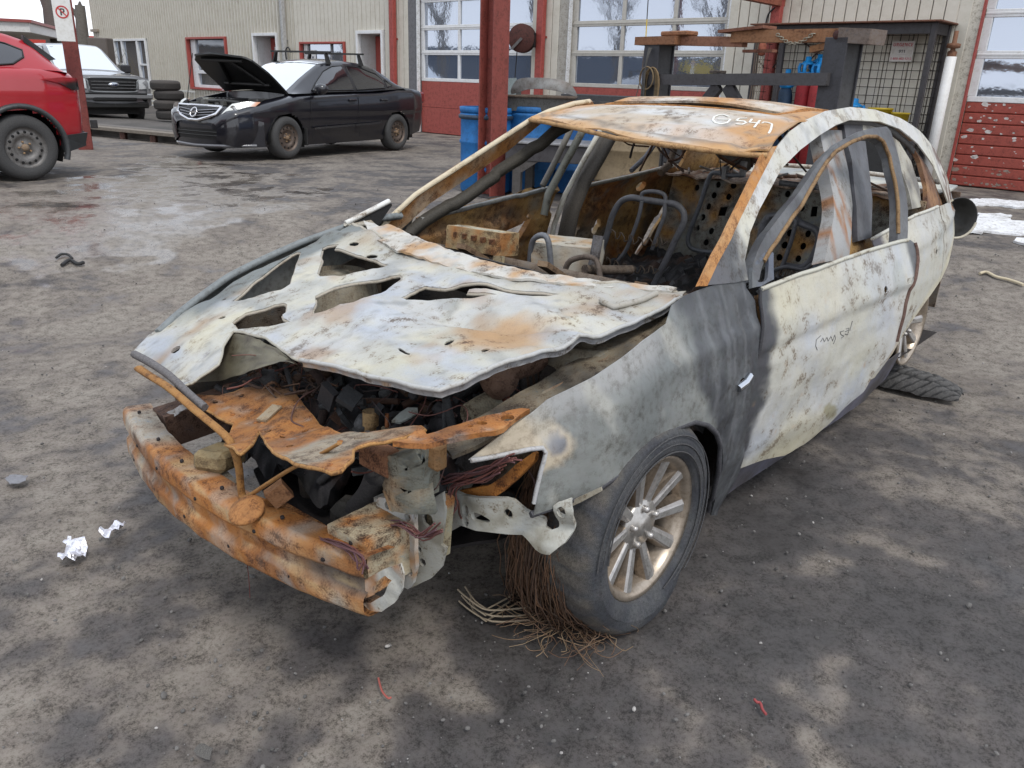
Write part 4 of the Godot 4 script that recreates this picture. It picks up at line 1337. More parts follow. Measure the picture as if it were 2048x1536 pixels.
	obj("rear_quarter", panel(P2([-2.6, 1.0, -2.65, 0.7, -2.3, 0.4, -2.7, 0.35, -3.2, 0.45, -3.4, 0.9, -3.2, 1.0, -2.9, 1.2, -2.6, 1.33, -2.45, 1.35, -2.62, 1.15]), [], 0.04, inner_r, inside_tint, 0.02), mats["rust"], wreck)
	obj("sill", panel(P2([-0.5, 0.3, -0.5, 0.12, -2.3, 0.1, -2.3, 0.32]), [], 0.05, side_r, grime_tint(SLATE, SOOT, 122), 0.01), mats["soot_panel"], wreck)
	obj("wheel_housing", panel(P2([0.4, 0.2, 0.35, 0.6, -0.4, 0.62, -0.42, 0.2]), [], 0.06, func(p: Vector2) -> Vector3: return V(p.x, p.y, -0.45), plain(Color(0.05, 0.045, 0.04)), 0.01), mats["soot"], wreck)

func wreck_roof():
	var outline := PackedVector2Array()
	for i in 13:
		var z := 0.63 - 1.205 * i / 12.0
		outline.append(Vector2(header_x(z) + 0.004 * nz(Vector2(z, 0), 8, 123), z))
	for p in [Vector2(-1.5, -0.55), Vector2(-2.1, -0.54), Vector2(-2.75, -0.56), Vector2(-2.62, -0.3), Vector2(-2.58, 0), Vector2(-2.62, 0.3), Vector2(-2.75, 0.57), Vector2(-2.1, 0.545), Vector2(-1.5, 0.55), Vector2(-1.28, 0.565), Vector2(-1.08, 0.59)]:
		outline.append(p)
	var hole := rounded(P2([-1.40, -0.36, -1.44, 0.0, -1.40, 0.38, -1.46, 0.42, -1.85, 0.42, -1.92, 0.3, -1.92, -0.36, -1.85, -0.42, -1.5, -0.42]))
	var r := obj("roof", panel(outline, [hole], 0.018, roof, roof_tint, 0.006), mats["burnt"], wreck)
	r.set_meta("label", "roof skin rusted orange and ash grey with an open sunroof")
	var st := new_st()
	var lip := PackedVector3Array()
	for p in resample(hole, 0.03):
		lip.append(roof(p) + Vector3(0, 0.004, 0))
	lip.append(lip[0])
	tube(st, lip, 0.008, 6, Color(0.36, 0.17, 0.05))
	obj("sunroof_rim", done(st), mats["rust"], r)
	var slab := func(p: Vector2) -> Vector3: return V(p.x, roof_y(p.x, p.y) + 0.008 + 0.014 * sstep(-1.46, -1.6, p.x) - 0.016 * sstep(0.1, 0.45, p.y), p.y)
	obj("sunroof_panel", panel(P2([-1.47, -0.4, -1.53, 0.0, -1.5, 0.43, -1.93, 0.42, -1.93, -0.4]), [], 0.03, slab, roof_tint, 0.01), mats["rust"], r)
	st = new_st()
	var head := PackedVector3Array()
	for i in 25:
		var z := 0.63 - 1.205 * i / 24.0
		head.append(V(header_x(z) + 0.002 + 0.003 * nz(Vector2(z, 1), 9, 124), roof_y(header_x(z), z) - 0.008 + 0.002 * nz(Vector2(z, 2), 12, 125), z))
	tube(st, head, 0.010, 6, Color(0.42, 0.27, 0.13))
	obj("header_lip", done(st), mats["rust"], r)
	# code chalked on the roof in white
	st = new_st()
	for line in [P2([-1.224,.313,-1.242,.282,-1.229,.266,-1.196,.265,-1.159,.282,-1.126,.312,-1.119,.338,-1.144,.351,-1.186,.342,-1.18,.317,-1.174,.293]), P2([-1.231,.386,-1.212,.363,-1.18,.37,-1.185,.4,-1.17,.416,-1.145,.413,-1.14,.39]), P2([-1.227,.408,-1.179,.424,-1.185,.462]), P2([-1.222,.443,-1.124,.472]), P2([-1.189,.47,-1.206,.467,-1.209,.5,-1.167,.518,-1.114,.536])]:
		var pts := PackedVector3Array()
		for p in resample(line, 0.015, false):
			pts.append(roof(p) + Vector3(0, 0.008, 0))
		pts.append(roof(line[line.size() - 1]) + Vector3(0, 0.008, 0))
		tube(st, pts, 0.005, 5, Color(0.82, 0.82, 0.78), -1, 0.4)
	obj("chalk_mark", done(st), mats["painted"], r)
	# rear window header and parcel shelf
	st = new_st()
	bar(st, V(-2.72, 1.30, -0.52), V(-2.72, 1.30, 0.55), 0.08, 0.03, RUST_DARK)
	bar(st, V(-1.7, 1.36, -0.52), V(-1.7, 1.36, 0.52), 0.05, 0.02, Color(0.05, 0.045, 0.04))
	bar(st, V(-2.15, 1.36, -0.5), V(-2.15, 1.36, 0.5), 0.05, 0.02, Color(0.05, 0.045, 0.04))
	obj("roof_bow", done(st), mats["rust"], wreck)
	obj("parcel_shelf", panel(P2([-2.40, -0.66, -2.40, 0.68, -2.95, 0.66, -3.0, 0, -2.95, -0.62]), [], 0.03, func(p: Vector2) -> Vector3: return V(p.x, 1.0 + 0.02 * nz(p, 8, 126), p.y), func(p: Vector2) -> Color: return Color(0.4, 0.34, 0.29).lerp(RUST_DARK, clampf(0.4 + nz(p, 7, 127) * 1.5, 0, 1)), 0.01), mats["rust"], wreck)
	st = new_st()
	tube(st, PackedVector3Array([V(-2.97, 1.05, -0.62), V(-3.05, 1.06, 0), V(-2.97, 1.05, 0.66)]), 0.014, 6, Color(0.6, 0.6, 0.58))
	for i in 26:
		var p := V(rng.randf_range(-2.8, -2.4), 1.02, rng.randf_range(-0.6, 0.6))
		rod(st, p, p + Vector3(rng.randf_range(-0.12, 0.12), rng.randf_range(0, 0.05), rng.randf_range(-0.14, 0.14)), rng.randf_range(0.004, 0.012), 5, RUST_DARK.lerp(GREY, rng.randf()))
	obj("shelf_debris", done(st), mats["rust"], wreck).set_meta("kind", "stuff")
	obj("boot_lid", panel(P2([-2.98, -0.62, -3.02, 0, -2.98, 0.66, -3.35, 0.66, -3.5, 0, -3.35, -0.62]), [], 0.05, func(p: Vector2) -> Vector3: return V(p.x, 0.98 + 0.02 * sstep(-3.2, -3.4, p.x), p.y), grime_tint(CREAM, GREY, 128), 0.01), mats["burnt_smooth"], wreck)
	obj("tail_panel", panel(P2([-0.66, 0.3, 0.68, 0.3, 0.68, 0.97, -0.66, 0.97]), [], 0.08, func(p: Vector2) -> Vector3: return V(-3.42 + 0.1 * p.x * p.x, p.y, p.x), grime_tint(Color(0.2, 0.19, 0.17), RUST_DARK, 129), 0.01), mats["rust"], wreck)

func wreck_hood():
	var outline := P2([-.373,.687,-.268,.716,-.235,.725,-.044,.724,.088,.704,.295,.674,.439,.648,.535,.652,.599,.637,.608,.58,.614,.407,.618,.206,.624,.125,.623,.088,.581,-.05,.558,-.179,.55,-.275,.555,-.333,.57,-.323,.623,-.279,.663,-.219,.692,-.185,.738,-.211,.786,-.21,.749,-.376,.73,-.501,.711,-.608,.706,-.727,.675,-.738,.633,-.749,.541,-.749,.42,-.725,.29,-.741,.144,-.74,-.013,-.739,-.147,-.729,-.219,-.742,-.199,-.66,-.117,-.458,-.072,-.299,-.054,-.168,-.041,.003,-.043,.137,-.075,.282,-.146,.425,-.202,.513,-.3,.605])
	var holes := [
		P2([.427,-.558,.365,-.6,.313,-.622,.261,-.643,.205,-.679,.133,-.715,.076,-.738,.049,-.734,.047,-.71,.102,-.644,.161,-.575,.283,-.427,.319,-.431,.372,-.485,.407,-.509]),
		P2([0,-.64,-.02,-.635,-.037,-.586,-.003,-.562,.001,-.499,.009,-.413,.016,-.333,.024,-.288,.034,-.232,.043,-.204,.064,-.204,.124,-.249,.176,-.285,.214,-.359,.199,-.393,.138,-.465,.092,-.515,.071,-.554]),
		P2([.529,-.384,.494,-.404,.47,-.404,.425,-.361,.398,-.347,.384,-.313,.393,-.281,.431,-.229,.447,-.226,.462,-.195,.472,-.145,.495,-.18,.514,-.221,.547,-.323]),
		P2([.31,-.249,.273,-.241,.227,-.218,.183,-.174,.111,-.107,.094,-.087,.106,-.06,.166,-.042,.225,-.025,.275,-.025,.324,-.034,.344,-.071,.364,-.067,.399,-.068,.427,-.094,.404,-.13,.357,-.181]),
		P2([.228,.072,.181,.058,.142,.053,.119,.059,.094,.124,.064,.198,.03,.272,-.006,.343,-.046,.428,-.049,.456,-.029,.442,.023,.382,.065,.305,.09,.224,.103,.229,.087,.284,.077,.323,.123,.256,.18,.171,.228,.096]),
		circle2(P2([.394,.454])[0], Vector2(0.016, 0.01)), circle2(P2([.379,.567])[0], Vector2(0.014, 0.009)),
		P2([.487,.361,.483,.364,.491,.416,.499,.421,.493,.376]),
		circle2(P2([-.044,-.505])[0], Vector2(0.014, 0.025)), circle2(P2([.002,-.345])[0], Vector2(0.014, 0.03)), circle2(P2([.519,-.464])[0], Vector2(0.012, 0.012)), circle2(P2([.676,-.473])[0], Vector2(0.014, 0.02)), circle2(P2([.421,-.624])[0], Vector2(0.008, 0.008))]
	var h := obj("bonnet", panel(outline, holes, 0.013, hood, hood_tint, 0.004), mats["burnt"], wreck)
	h.set_meta("label", "warped ash-white bonnet with holes melted through its skin")
	# turned-down front edge
	var lip := P2([.624,.125,.618,.206,.614,.407,.608,.58,.599,.637,.535,.652,.439,.648,.295,.674,.088,.704,-.044,.724,-.235,.725,-.344,.694])
	var lr := resample(lip, 0.03, false)
	lr.append(lip[lip.size() - 1])
	var nl := lr.size() - 1
	obj("front_hem", grid(nl * 2, 3, func(uv: Vector2) -> Vector3:
		var k := uv.x * nl
		var p := lr[int(k)].lerp(lr[mini(int(k) + 1, nl)], k - int(k))
		var q := hood(p)
		return q + Vector3(0, -0.022, 0) * uv.y - V(0.012, 0, 0.006) * sin(uv.y * 2.0),
		func(uv: Vector2) -> Color: return Color(0.25, 0.25, 0.26).lerp(RUST_PALE, clampf(0.6 - uv.x * 2.5 + nz(uv * Vector2(nl, 1), 0.6, 130), 0, 0.9)).lerp(ASH, clampf(nz(uv * Vector2(nl, 1), 1.1, 131), 0, 0.5))), mats["burnt"], h)
	edging(h, "hem_bead", lip, func(p: Vector2) -> Vector3: return hood(p) + Vector3(0, 0.001, 0), 0.006, Color(0.42, 0.42, 0.41), mats["burnt"])
	edging(h, "torn_edge", P2([.624,.125,.623,.088,.581,-.05,.558,-.179,.55,-.275,.555,-.333,.57,-.323,.623,-.279,.663,-.219,.692,-.185,.738,-.211,.786,-.21,.749,-.376,.73,-.501,.711,-.608,.706,-.727,.675,-.738,.633,-.749,.541,-.749,.42,-.725,.29,-.741,.144,-.74,-.013,-.739,-.147,-.729,-.219,-.742]), func(p: Vector2) -> Vector3: return hood(p) + Vector3(0, -0.001, 0), 0.0045, Color(0.4, 0.38, 0.32), mats["burnt"])
	edging(h, "rear_hem", P2([-.219,-.742,-.199,-.66,-.117,-.458,-.072,-.299,-.054,-.168,-.041,.003,-.043,.137,-.075,.282,-.146,.425,-.202,.513,-.3,.605,-.373,.687]), func(p: Vector2) -> Vector3: return hood(p), 0.008, Color(0.4, 0.37, 0.31), mats["burnt"])
	for i in 5:
		edging(h, "hole_edge", holes[i], func(p: Vector2) -> Vector3: return hood(p) + Vector3(0, -0.004, 0), 0.0055, Color(0.38, 0.34, 0.28), mats["burnt"], true)
	# the inner sheet, folded down where the skin tore away
	var top := P2([.562,-.326,.552,-.272,.562,-.172,.585,-.043,.627,.093,.634,.133])
	var tp := PackedVector3Array()
	for p in top:
		tp.append(hood(p) + Vector3(0, -0.006, 0))
	var bt := L(P3([.64,.54,-.514,.64,.614,-.288,.64,.666,-.165,.64,.711,-.066,.64,.765,.053,.64,.775,.12]))
	var mid := L(P3([.6,.64,-.36,.6,.687,-.258,.6,.725,-.169,.6,.76,-.059,.6,.764,.028,.6,.753,.072]))
	obj("folded_sheet", grid(20, 14, func(uv: Vector2) -> Vector3:
		var k := uv.x * 5.0
		var i := mini(int(k), 4)
		var a := tp[i].lerp(tp[i + 1], k - i)
		var b := mid[i].lerp(mid[i + 1], k - i)
		var c := bt[i].lerp(bt[i + 1], k - i)
		return a.lerp(b, uv.y).lerp(b.lerp(c, uv.y), uv.y) + Vector3(0, 0.006 * nz(uv, 4.0, 132), 0),
		func(uv: Vector2) -> Color: return Color(0.16, 0.145, 0.1).lerp(Color(0.075, 0.065, 0.045), clampf(0.4 + nz(uv, 3.0, 133), 0, 1))), mats["burnt"], h)
	# the skin corner peeled up beside the pillar
	var st := new_st()
	var pk := PackedVector3Array()
	for p in P2([-.086,.579,-.072,.599,-.072,.631,-.116,.647,-.176,.654,-.235,.668]):
		pk.append(hood(p) + Vector3(0, 0.012, 0))
	tube(st, pk, 0.009, 6, Color(0.36, 0.34, 0.3))
	obj("peeled_edge", done(st), mats["burnt"], h)
	# scuttle under the windscreen
	var cowl := P2([-.23,-.683,-.2,-.548,-.228,-.537,-.21,-.457,-.175,-.342,-.148,-.236,-.124,-.072,-.113,.069,-.116,.245,-.142,.342,-.173,.404,-.223,.498,-.311,.598,-.362,.659,-.324,.664,-.181,.529,-.122,.444,-.054,.301,-.022,.158,-.016,.029,-.028,-.139,-.045,-.267,-.087,-.422,-.144,-.545])
	obj("scuttle", panel(cowl, [], 0.014, func(p: Vector2) -> Vector3: return V(p.x, hood_y(p.x, p.y) + 0.006 + 0.006 * nz(p, 14, 134) + 0.004 * nz(p, 4, 135), p.y), func(p: Vector2) -> Color: return Color(0.5, 0.48, 0.44).lerp(Color(0.42, 0.24, 0.1), clampf(nz(p, 5, 136) * 2.2 + 0.1, 0, 0.9)).lerp(GREY, clampf(nz(p, 14, 137) * 1.5 - 0.2, 0, 0.7)), 0.008), mats["burnt"], wreck)
	st = new_st()
	var gut := PackedVector3Array()
	for p in P2([-.233,-.757,-.165,-.565,-.097,-.389,-.072,-.247,-.042,-.085,-.032,.101,-.069,.287,-.139,.431,-.195,.518,-.337,.653]):
		gut.append(hood(p) + V(-0.045, -0.055, 0))
	tube(st, gut, 0.035, 6, Color(0.06, 0.05, 0.045))
	obj("scuttle_gutter", done(st), mats["soot"], wreck)

func wreck_inside():
	# firewall, floor with heaped ash
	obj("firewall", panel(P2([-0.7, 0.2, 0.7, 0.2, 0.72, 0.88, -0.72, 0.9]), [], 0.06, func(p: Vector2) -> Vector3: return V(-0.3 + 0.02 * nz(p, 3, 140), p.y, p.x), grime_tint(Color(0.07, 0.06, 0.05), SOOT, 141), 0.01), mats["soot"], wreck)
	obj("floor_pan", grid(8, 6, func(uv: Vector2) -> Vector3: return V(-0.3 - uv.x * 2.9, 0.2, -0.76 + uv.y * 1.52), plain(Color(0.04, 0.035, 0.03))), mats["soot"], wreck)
	obj("ash_heap", grid(90, 60, func(uv: Vector2) -> Vector3:
		var p := Vector2(-0.35 - uv.x * 2.05, -0.72 + uv.y * 1.44)
		var y := 0.42 + 0.06 * nz(p, 2.0, 142) + 0.05 * nz(p, 9.0, 143) + 0.03 * nz(p, 26.0, 144)
		y += 0.12 * sstep(-1.7, -2.2, p.x)
		return V(p.x, y, p.y),
		func(uv: Vector2) -> Color: return Color(0.04, 0.04, 0.042).lerp(Color(0.22, 0.22, 0.23), clampf(nz(uv, 40.0, 145) * 1.7, 0, 1)).lerp(RUST_DARK, clampf(nz(uv, 9.0, 146) * 1.3, 0, 0.7))), mats["ash"], wreck)
	var st := new_st()
	for i in 260:
		var p := V(rng.randf_range(-2.3, -0.9), 0.0, rng.randf_range(-0.6, 0.65))
		p.y = 0.46 + 0.12 * sstep(-1.7, -2.2, p.x)
		var b := Basis.from_euler(Vector3(rng.randf() * TAU, rng.randf() * TAU, rng.randf() * TAU))
		box(st, p, Vector3(rng.randf_range(0.02, 0.07), 0.004, rng.randf_range(0.02, 0.06)), Color(0.05, 0.05, 0.05).lerp(Color(0.35, 0.36, 0.37), rng.randf() * rng.randf()), b)
	obj("ash_flakes", done(st), mats["ash"], wreck).set_meta("kind", "stuff")
	# steel panel behind the rear seats with its press-holes
	var back_at := func(p: Vector2) -> Vector3: return V(-2.42 - 0.1 * sstep(0.5, 1.0, p.y) + 0.012 * sign(sin(p.x * 17.0 + 1.0)), p.y, p.x)
	var holes := []
	for c in P2([-.364,.964,-.273,.969,-.378,.903,-.287,.905,-.396,.839,-.415,.776,-.433,.713,-.341,.71,-.356,.645,.049,.958,.132,.954,.133,.892,.201,.767,.193,.702,.111,.763,.101,.697,.089,.632,.185,.636,.282,.772,-.544,.994,-.508,.93]):
		holes.append(circle2(c, Vector2(0.017, 0.019)))
	holes.append(P2([-.323,.844,-.279,.851,-.281,.801,-.327,.795]))
	holes.append(P2([.185,.906,.215,.911,.222,.859,.188,.853]))
	var bh := obj("seat_bulkhead", panel(P2([-0.7, 0.4, 0.74, 0.4, 0.74, 1.0, -0.66, 1.0]), holes, 0.025, back_at, func(p: Vector2) -> Color: return Color(0.23, 0.24, 0.23).lerp(Color(0.4, 0.22, 0.06), clampf(nz(p, 3.5, 147) * 2.2 - 0.1, 0, 0.95)).lerp(Color(0.06, 0.06, 0.06), clampf(nz(p, 6, 148) * 1.6 - 0.2, 0, 0.85)), 0.01), mats["rust"], wreck)
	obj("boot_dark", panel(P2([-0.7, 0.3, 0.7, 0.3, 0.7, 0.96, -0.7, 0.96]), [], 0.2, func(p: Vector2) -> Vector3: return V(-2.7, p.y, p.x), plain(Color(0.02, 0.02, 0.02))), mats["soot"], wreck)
	st = new_st()
	tube(st, curve(L(P3([-2.32,1.052,-.124,-2.32,1.043,-.217,-2.32,1.048,-.304,-2.32,1.004,-.335,-2.32,.861,-.369,-2.32,.722,-.411,-2.32,.654,-.417,-2.32,.621,-.387,-2.32,.614,-.326,-2.32,.62,-.246])), 4), 0.013, 6, Color(0.14, 0.15, 0.17))
	tube(st, curve(L(P3([-2.32,1.032,.075,-2.32,1.032,.202,-2.32,1.032,.299,-2.32,1.037,.409])), 4), 0.016, 6, Color(0.13, 0.14, 0.15))
	tube(st, curve(L(P3([-2.32,.822,.042,-2.32,.852,.066,-2.32,.87,.138,-2.32,.867,.185,-2.32,.847,.233])), 4), 0.011, 6, Color(0.12, 0.13, 0.15))
	for q in P2([-.239,1.054,-.138,1.085,.355,1.056,.286,1.058]):
		box(st, V(-2.32, q.y, q.x), Vector3(0.03, 0.07, 0.025), Color(0.2, 0.2, 0.2))
	bar(st, V(-2.34, 0.95, 0.36), V(-2.3, 0.55, 0.31), 0.05, 0.02, Color(0.1, 0.12, 0.16), Vector3.RIGHT)
	obj("seat_back_frame", done(st), mats["soot_panel"], bh)
	seat("front_seat", "scorched tubular frame of the far front seat", [
		L(P3([-1.62,.587,-.546,-1.62,.763,-.49,-1.62,.855,-.469,-1.62,.932,-.427,-1.62,.965,-.363,-1.62,.964,-.288,-1.62,.963,-.17,-1.62,.961,-.108,-1.62,.93,-.065,-1.62,.879,-.059,-1.62,.806,-.089,-1.62,.698,-.13,-1.62,.612,-.166,-1.62,.558,-.188])),
		L(P3([-1.62,.955,-.301,-1.62,.989,-.302,-1.62,1.002,-.279,-1.62,1.008,-.238,-1.62,1.005,-.193,-1.62,.993,-.172,-1.62,.963,-.168])),
		L(P3([-1.6,.958,-.286,-1.6,.888,-.295,-1.6,.814,-.316,-1.6,.713,-.353,-1.6,.649,-.396])),
		L(P3([-1.6,.966,-.158,-1.6,.906,-.156,-1.6,.826,-.178,-1.6,.736,-.204]))],
		[P2([-.444,.788,-.12,.792]), P2([-.459,.645,-.153,.649])], -1.58)
	seat("front_seat", "scorched tubular frame of the near front seat", [
		L(P3([-1.72,.84,.282,-1.72,.903,.289,-1.72,.943,.307,-1.72,.956,.338,-1.72,.955,.394,-1.72,.931,.499,-1.72,.918,.535,-1.72,.887,.552,-1.72,.842,.548,-1.72,.787,.531,-1.72,.749,.49,-1.72,.746,.403])),
		L(P3([-1.7,.939,.317,-1.7,.955,.323,-1.7,.963,.354,-1.7,.963,.401,-1.7,.955,.442,-1.7,.926,.446])),
		L(P3([-1.7,.923,.445,-1.7,.858,.438,-1.7,.779,.423,-1.7,.691,.405])),
		L(P3([-1.68,.722,.385,-1.68,.751,.444,-1.68,.753,.522,-1.68,.782,.556]))],
		[P2([.4,.732,.546,.75])], -1.68)
	# what is left of the dashboard: cross tube, module boxes, steering column
	st = new_st()
	tube(st, PackedVector3Array([V(-0.5, 0.82, -0.72), V(-0.6, 0.8, -0.2), V(-0.55, 0.82, 0.3), V(-0.5, 0.84, 0.72)]), 0.028, 8, Color(0.14, 0.11, 0.09))
	for z in [-0.65, -0.3, 0.1, 0.5]:
		bar(st, V(-0.52, 0.82, z), V(-0.36, 0.9, z + 0.03), 0.04, 0.02, Color(0.2, 0.14, 0.09))
	obj("dash_beam", done(st), mats["rust"], wreck)
	st = new_st()
	var abx := burnt_box("airbag_housing", V(-0.60, 0.875, -0.39), Vector3(0.13, 0.09, 0.27), Basis(Vector3.UP, 0.15) * Basis(Vector3(0, 0, 1), 0.12), func(p: Vector2) -> Color: return Color(0.33, 0.26, 0.15).lerp(Color(0.36, 0.15, 0.04), clampf(nz(p, 8, 234) * 1.8 + 0.1, 0, 0.9)), mats["rust"], wreck)
	bevel_box(st, V(-0.58, 0.90, -0.39), Vector3(0.05, 0.05, 0.25), 0.008, Color(0.36, 0.35, 0.28), Basis(Vector3.UP, 0.15))
	for i in 6:
		box(st, V(-0.53, 0.895, -0.52 + i * 0.05), Vector3(0.02, 0.02, 0.015), RUST_DARK)
	bar(st, V(-0.55, 0.84, -0.25), V(-0.5, 0.62, -0.22), 0.05, 0.015, Color(0.3, 0.25, 0.16), Vector3.RIGHT)
	obj("inflator", done(st), mats["rust"], abx)
	var cbx := burnt_box("console_box", V(-0.80, 0.83, -0.10), Vector3(0.2, 0.12, 0.24), Basis(Vector3.UP, 0.35), func(p: Vector2) -> Color: return Color(0.45, 0.42, 0.36).lerp(Color(0.42, 0.24, 0.09), clampf(nz(p, 8, 233) * 1.8 + 0.1, 0, 0.9)), mats["burnt"], wreck)
	st = new_st()
	tube(st, curve(PackedVector3Array([V(-0.68, 0.78, -0.2), V(-0.66, 0.9, -0.17), V(-0.66, 0.92, -0.1), V(-0.67, 0.8, -0.08)]), 5), 0.012, 6, Color(0.15, 0.16, 0.18))
	obj("console_hoop", done(st), mats["soot_panel"], cbx)
	st = new_st()
	tube(st, PackedVector3Array([V(-0.62, 0.84, 0.12), V(-0.75, 0.82, 0.13), V(-0.9, 0.8, 0.14)]), 0.018, 10, Color(0.1, 0.08, 0.065))
	tube(st, PackedVector3Array([V(-0.7, 0.84, 0.1), V(-0.72, 0.95, 0.1)]), 0.02, 8, Color(0.12, 0.12, 0.13))
	tube(st, curve(PackedVector3Array([V(-0.62, 0.78, 0.02), V(-0.62, 0.86, 0.05), V(-0.64, 0.88, 0.15), V(-0.62, 0.78, 0.2)]), 5), 0.011, 6, Color(0.1, 0.08, 0.07))
	obj("steering_column", done(st), mats["rust"], wreck)
	st = new_st()
	for i in 30:
		var a := V(rng.randf_range(-2.5, -1.7), 1.34, rng.randf_range(-0.62, 0.1))
		tube(st, curve(PackedVector3Array([a, a + Vector3(rng.randf_range(-0.1, 0.1), rng.randf_range(-0.2, -0.05), rng.randf_range(-0.1, 0.1)), a + Vector3(rng.randf_range(-0.25, 0.05), rng.randf_range(-0.3, -0.1), rng.randf_range(-0.1, 0.1))]), 4), rng.randf_range(0.003, 0.008), 4, RUST_DARK.lerp(SOOT, rng.randf()))
	tube(st, PackedVector3Array([V(-2.5, 1.28, -0.5), V(-2.42, 1.15, -0.3), V(-2.4, 1.1, -0.15)]), 0.05, 8, Color(0.07, 0.06, 0.05))
	obj("hanging_wires", done(st), mats["rust"], wreck).set_meta("kind", "stuff")

func seat(called: String, label: String, lines: Array, springs: Array, x: float):
	var st := new_st()
	for i in lines.size():
		tube(st, curve(lines[i], 4), 0.016 if i == 0 else 0.01, 7, Color(0.12, 0.125, 0.14))
	var o := obj(called, done(st), mats["soot_panel"], wreck)
	o.set_meta("label", label)
	for s in springs:
		st = new_st()
		var pts := PackedVector3Array()
		var a: Vector2 = s[0]
		var b: Vector2 = s[1]
		for i in 41:
			var t := i / 40.0
			var p := a.lerp(b, t)
			pts.append(V(x, p.y - 0.02 * sin(t * PI) + 0.018 * clampf(sin(t * TAU * 6.0) * 1.6, -1, 1), p.x + 0.008 * cos(t * TAU * 12.0)))
		tube(st, pts, 0.0035, 5, Color(0.1, 0.08, 0.065))
		obj("spring", done(st), mats["rust"], o)

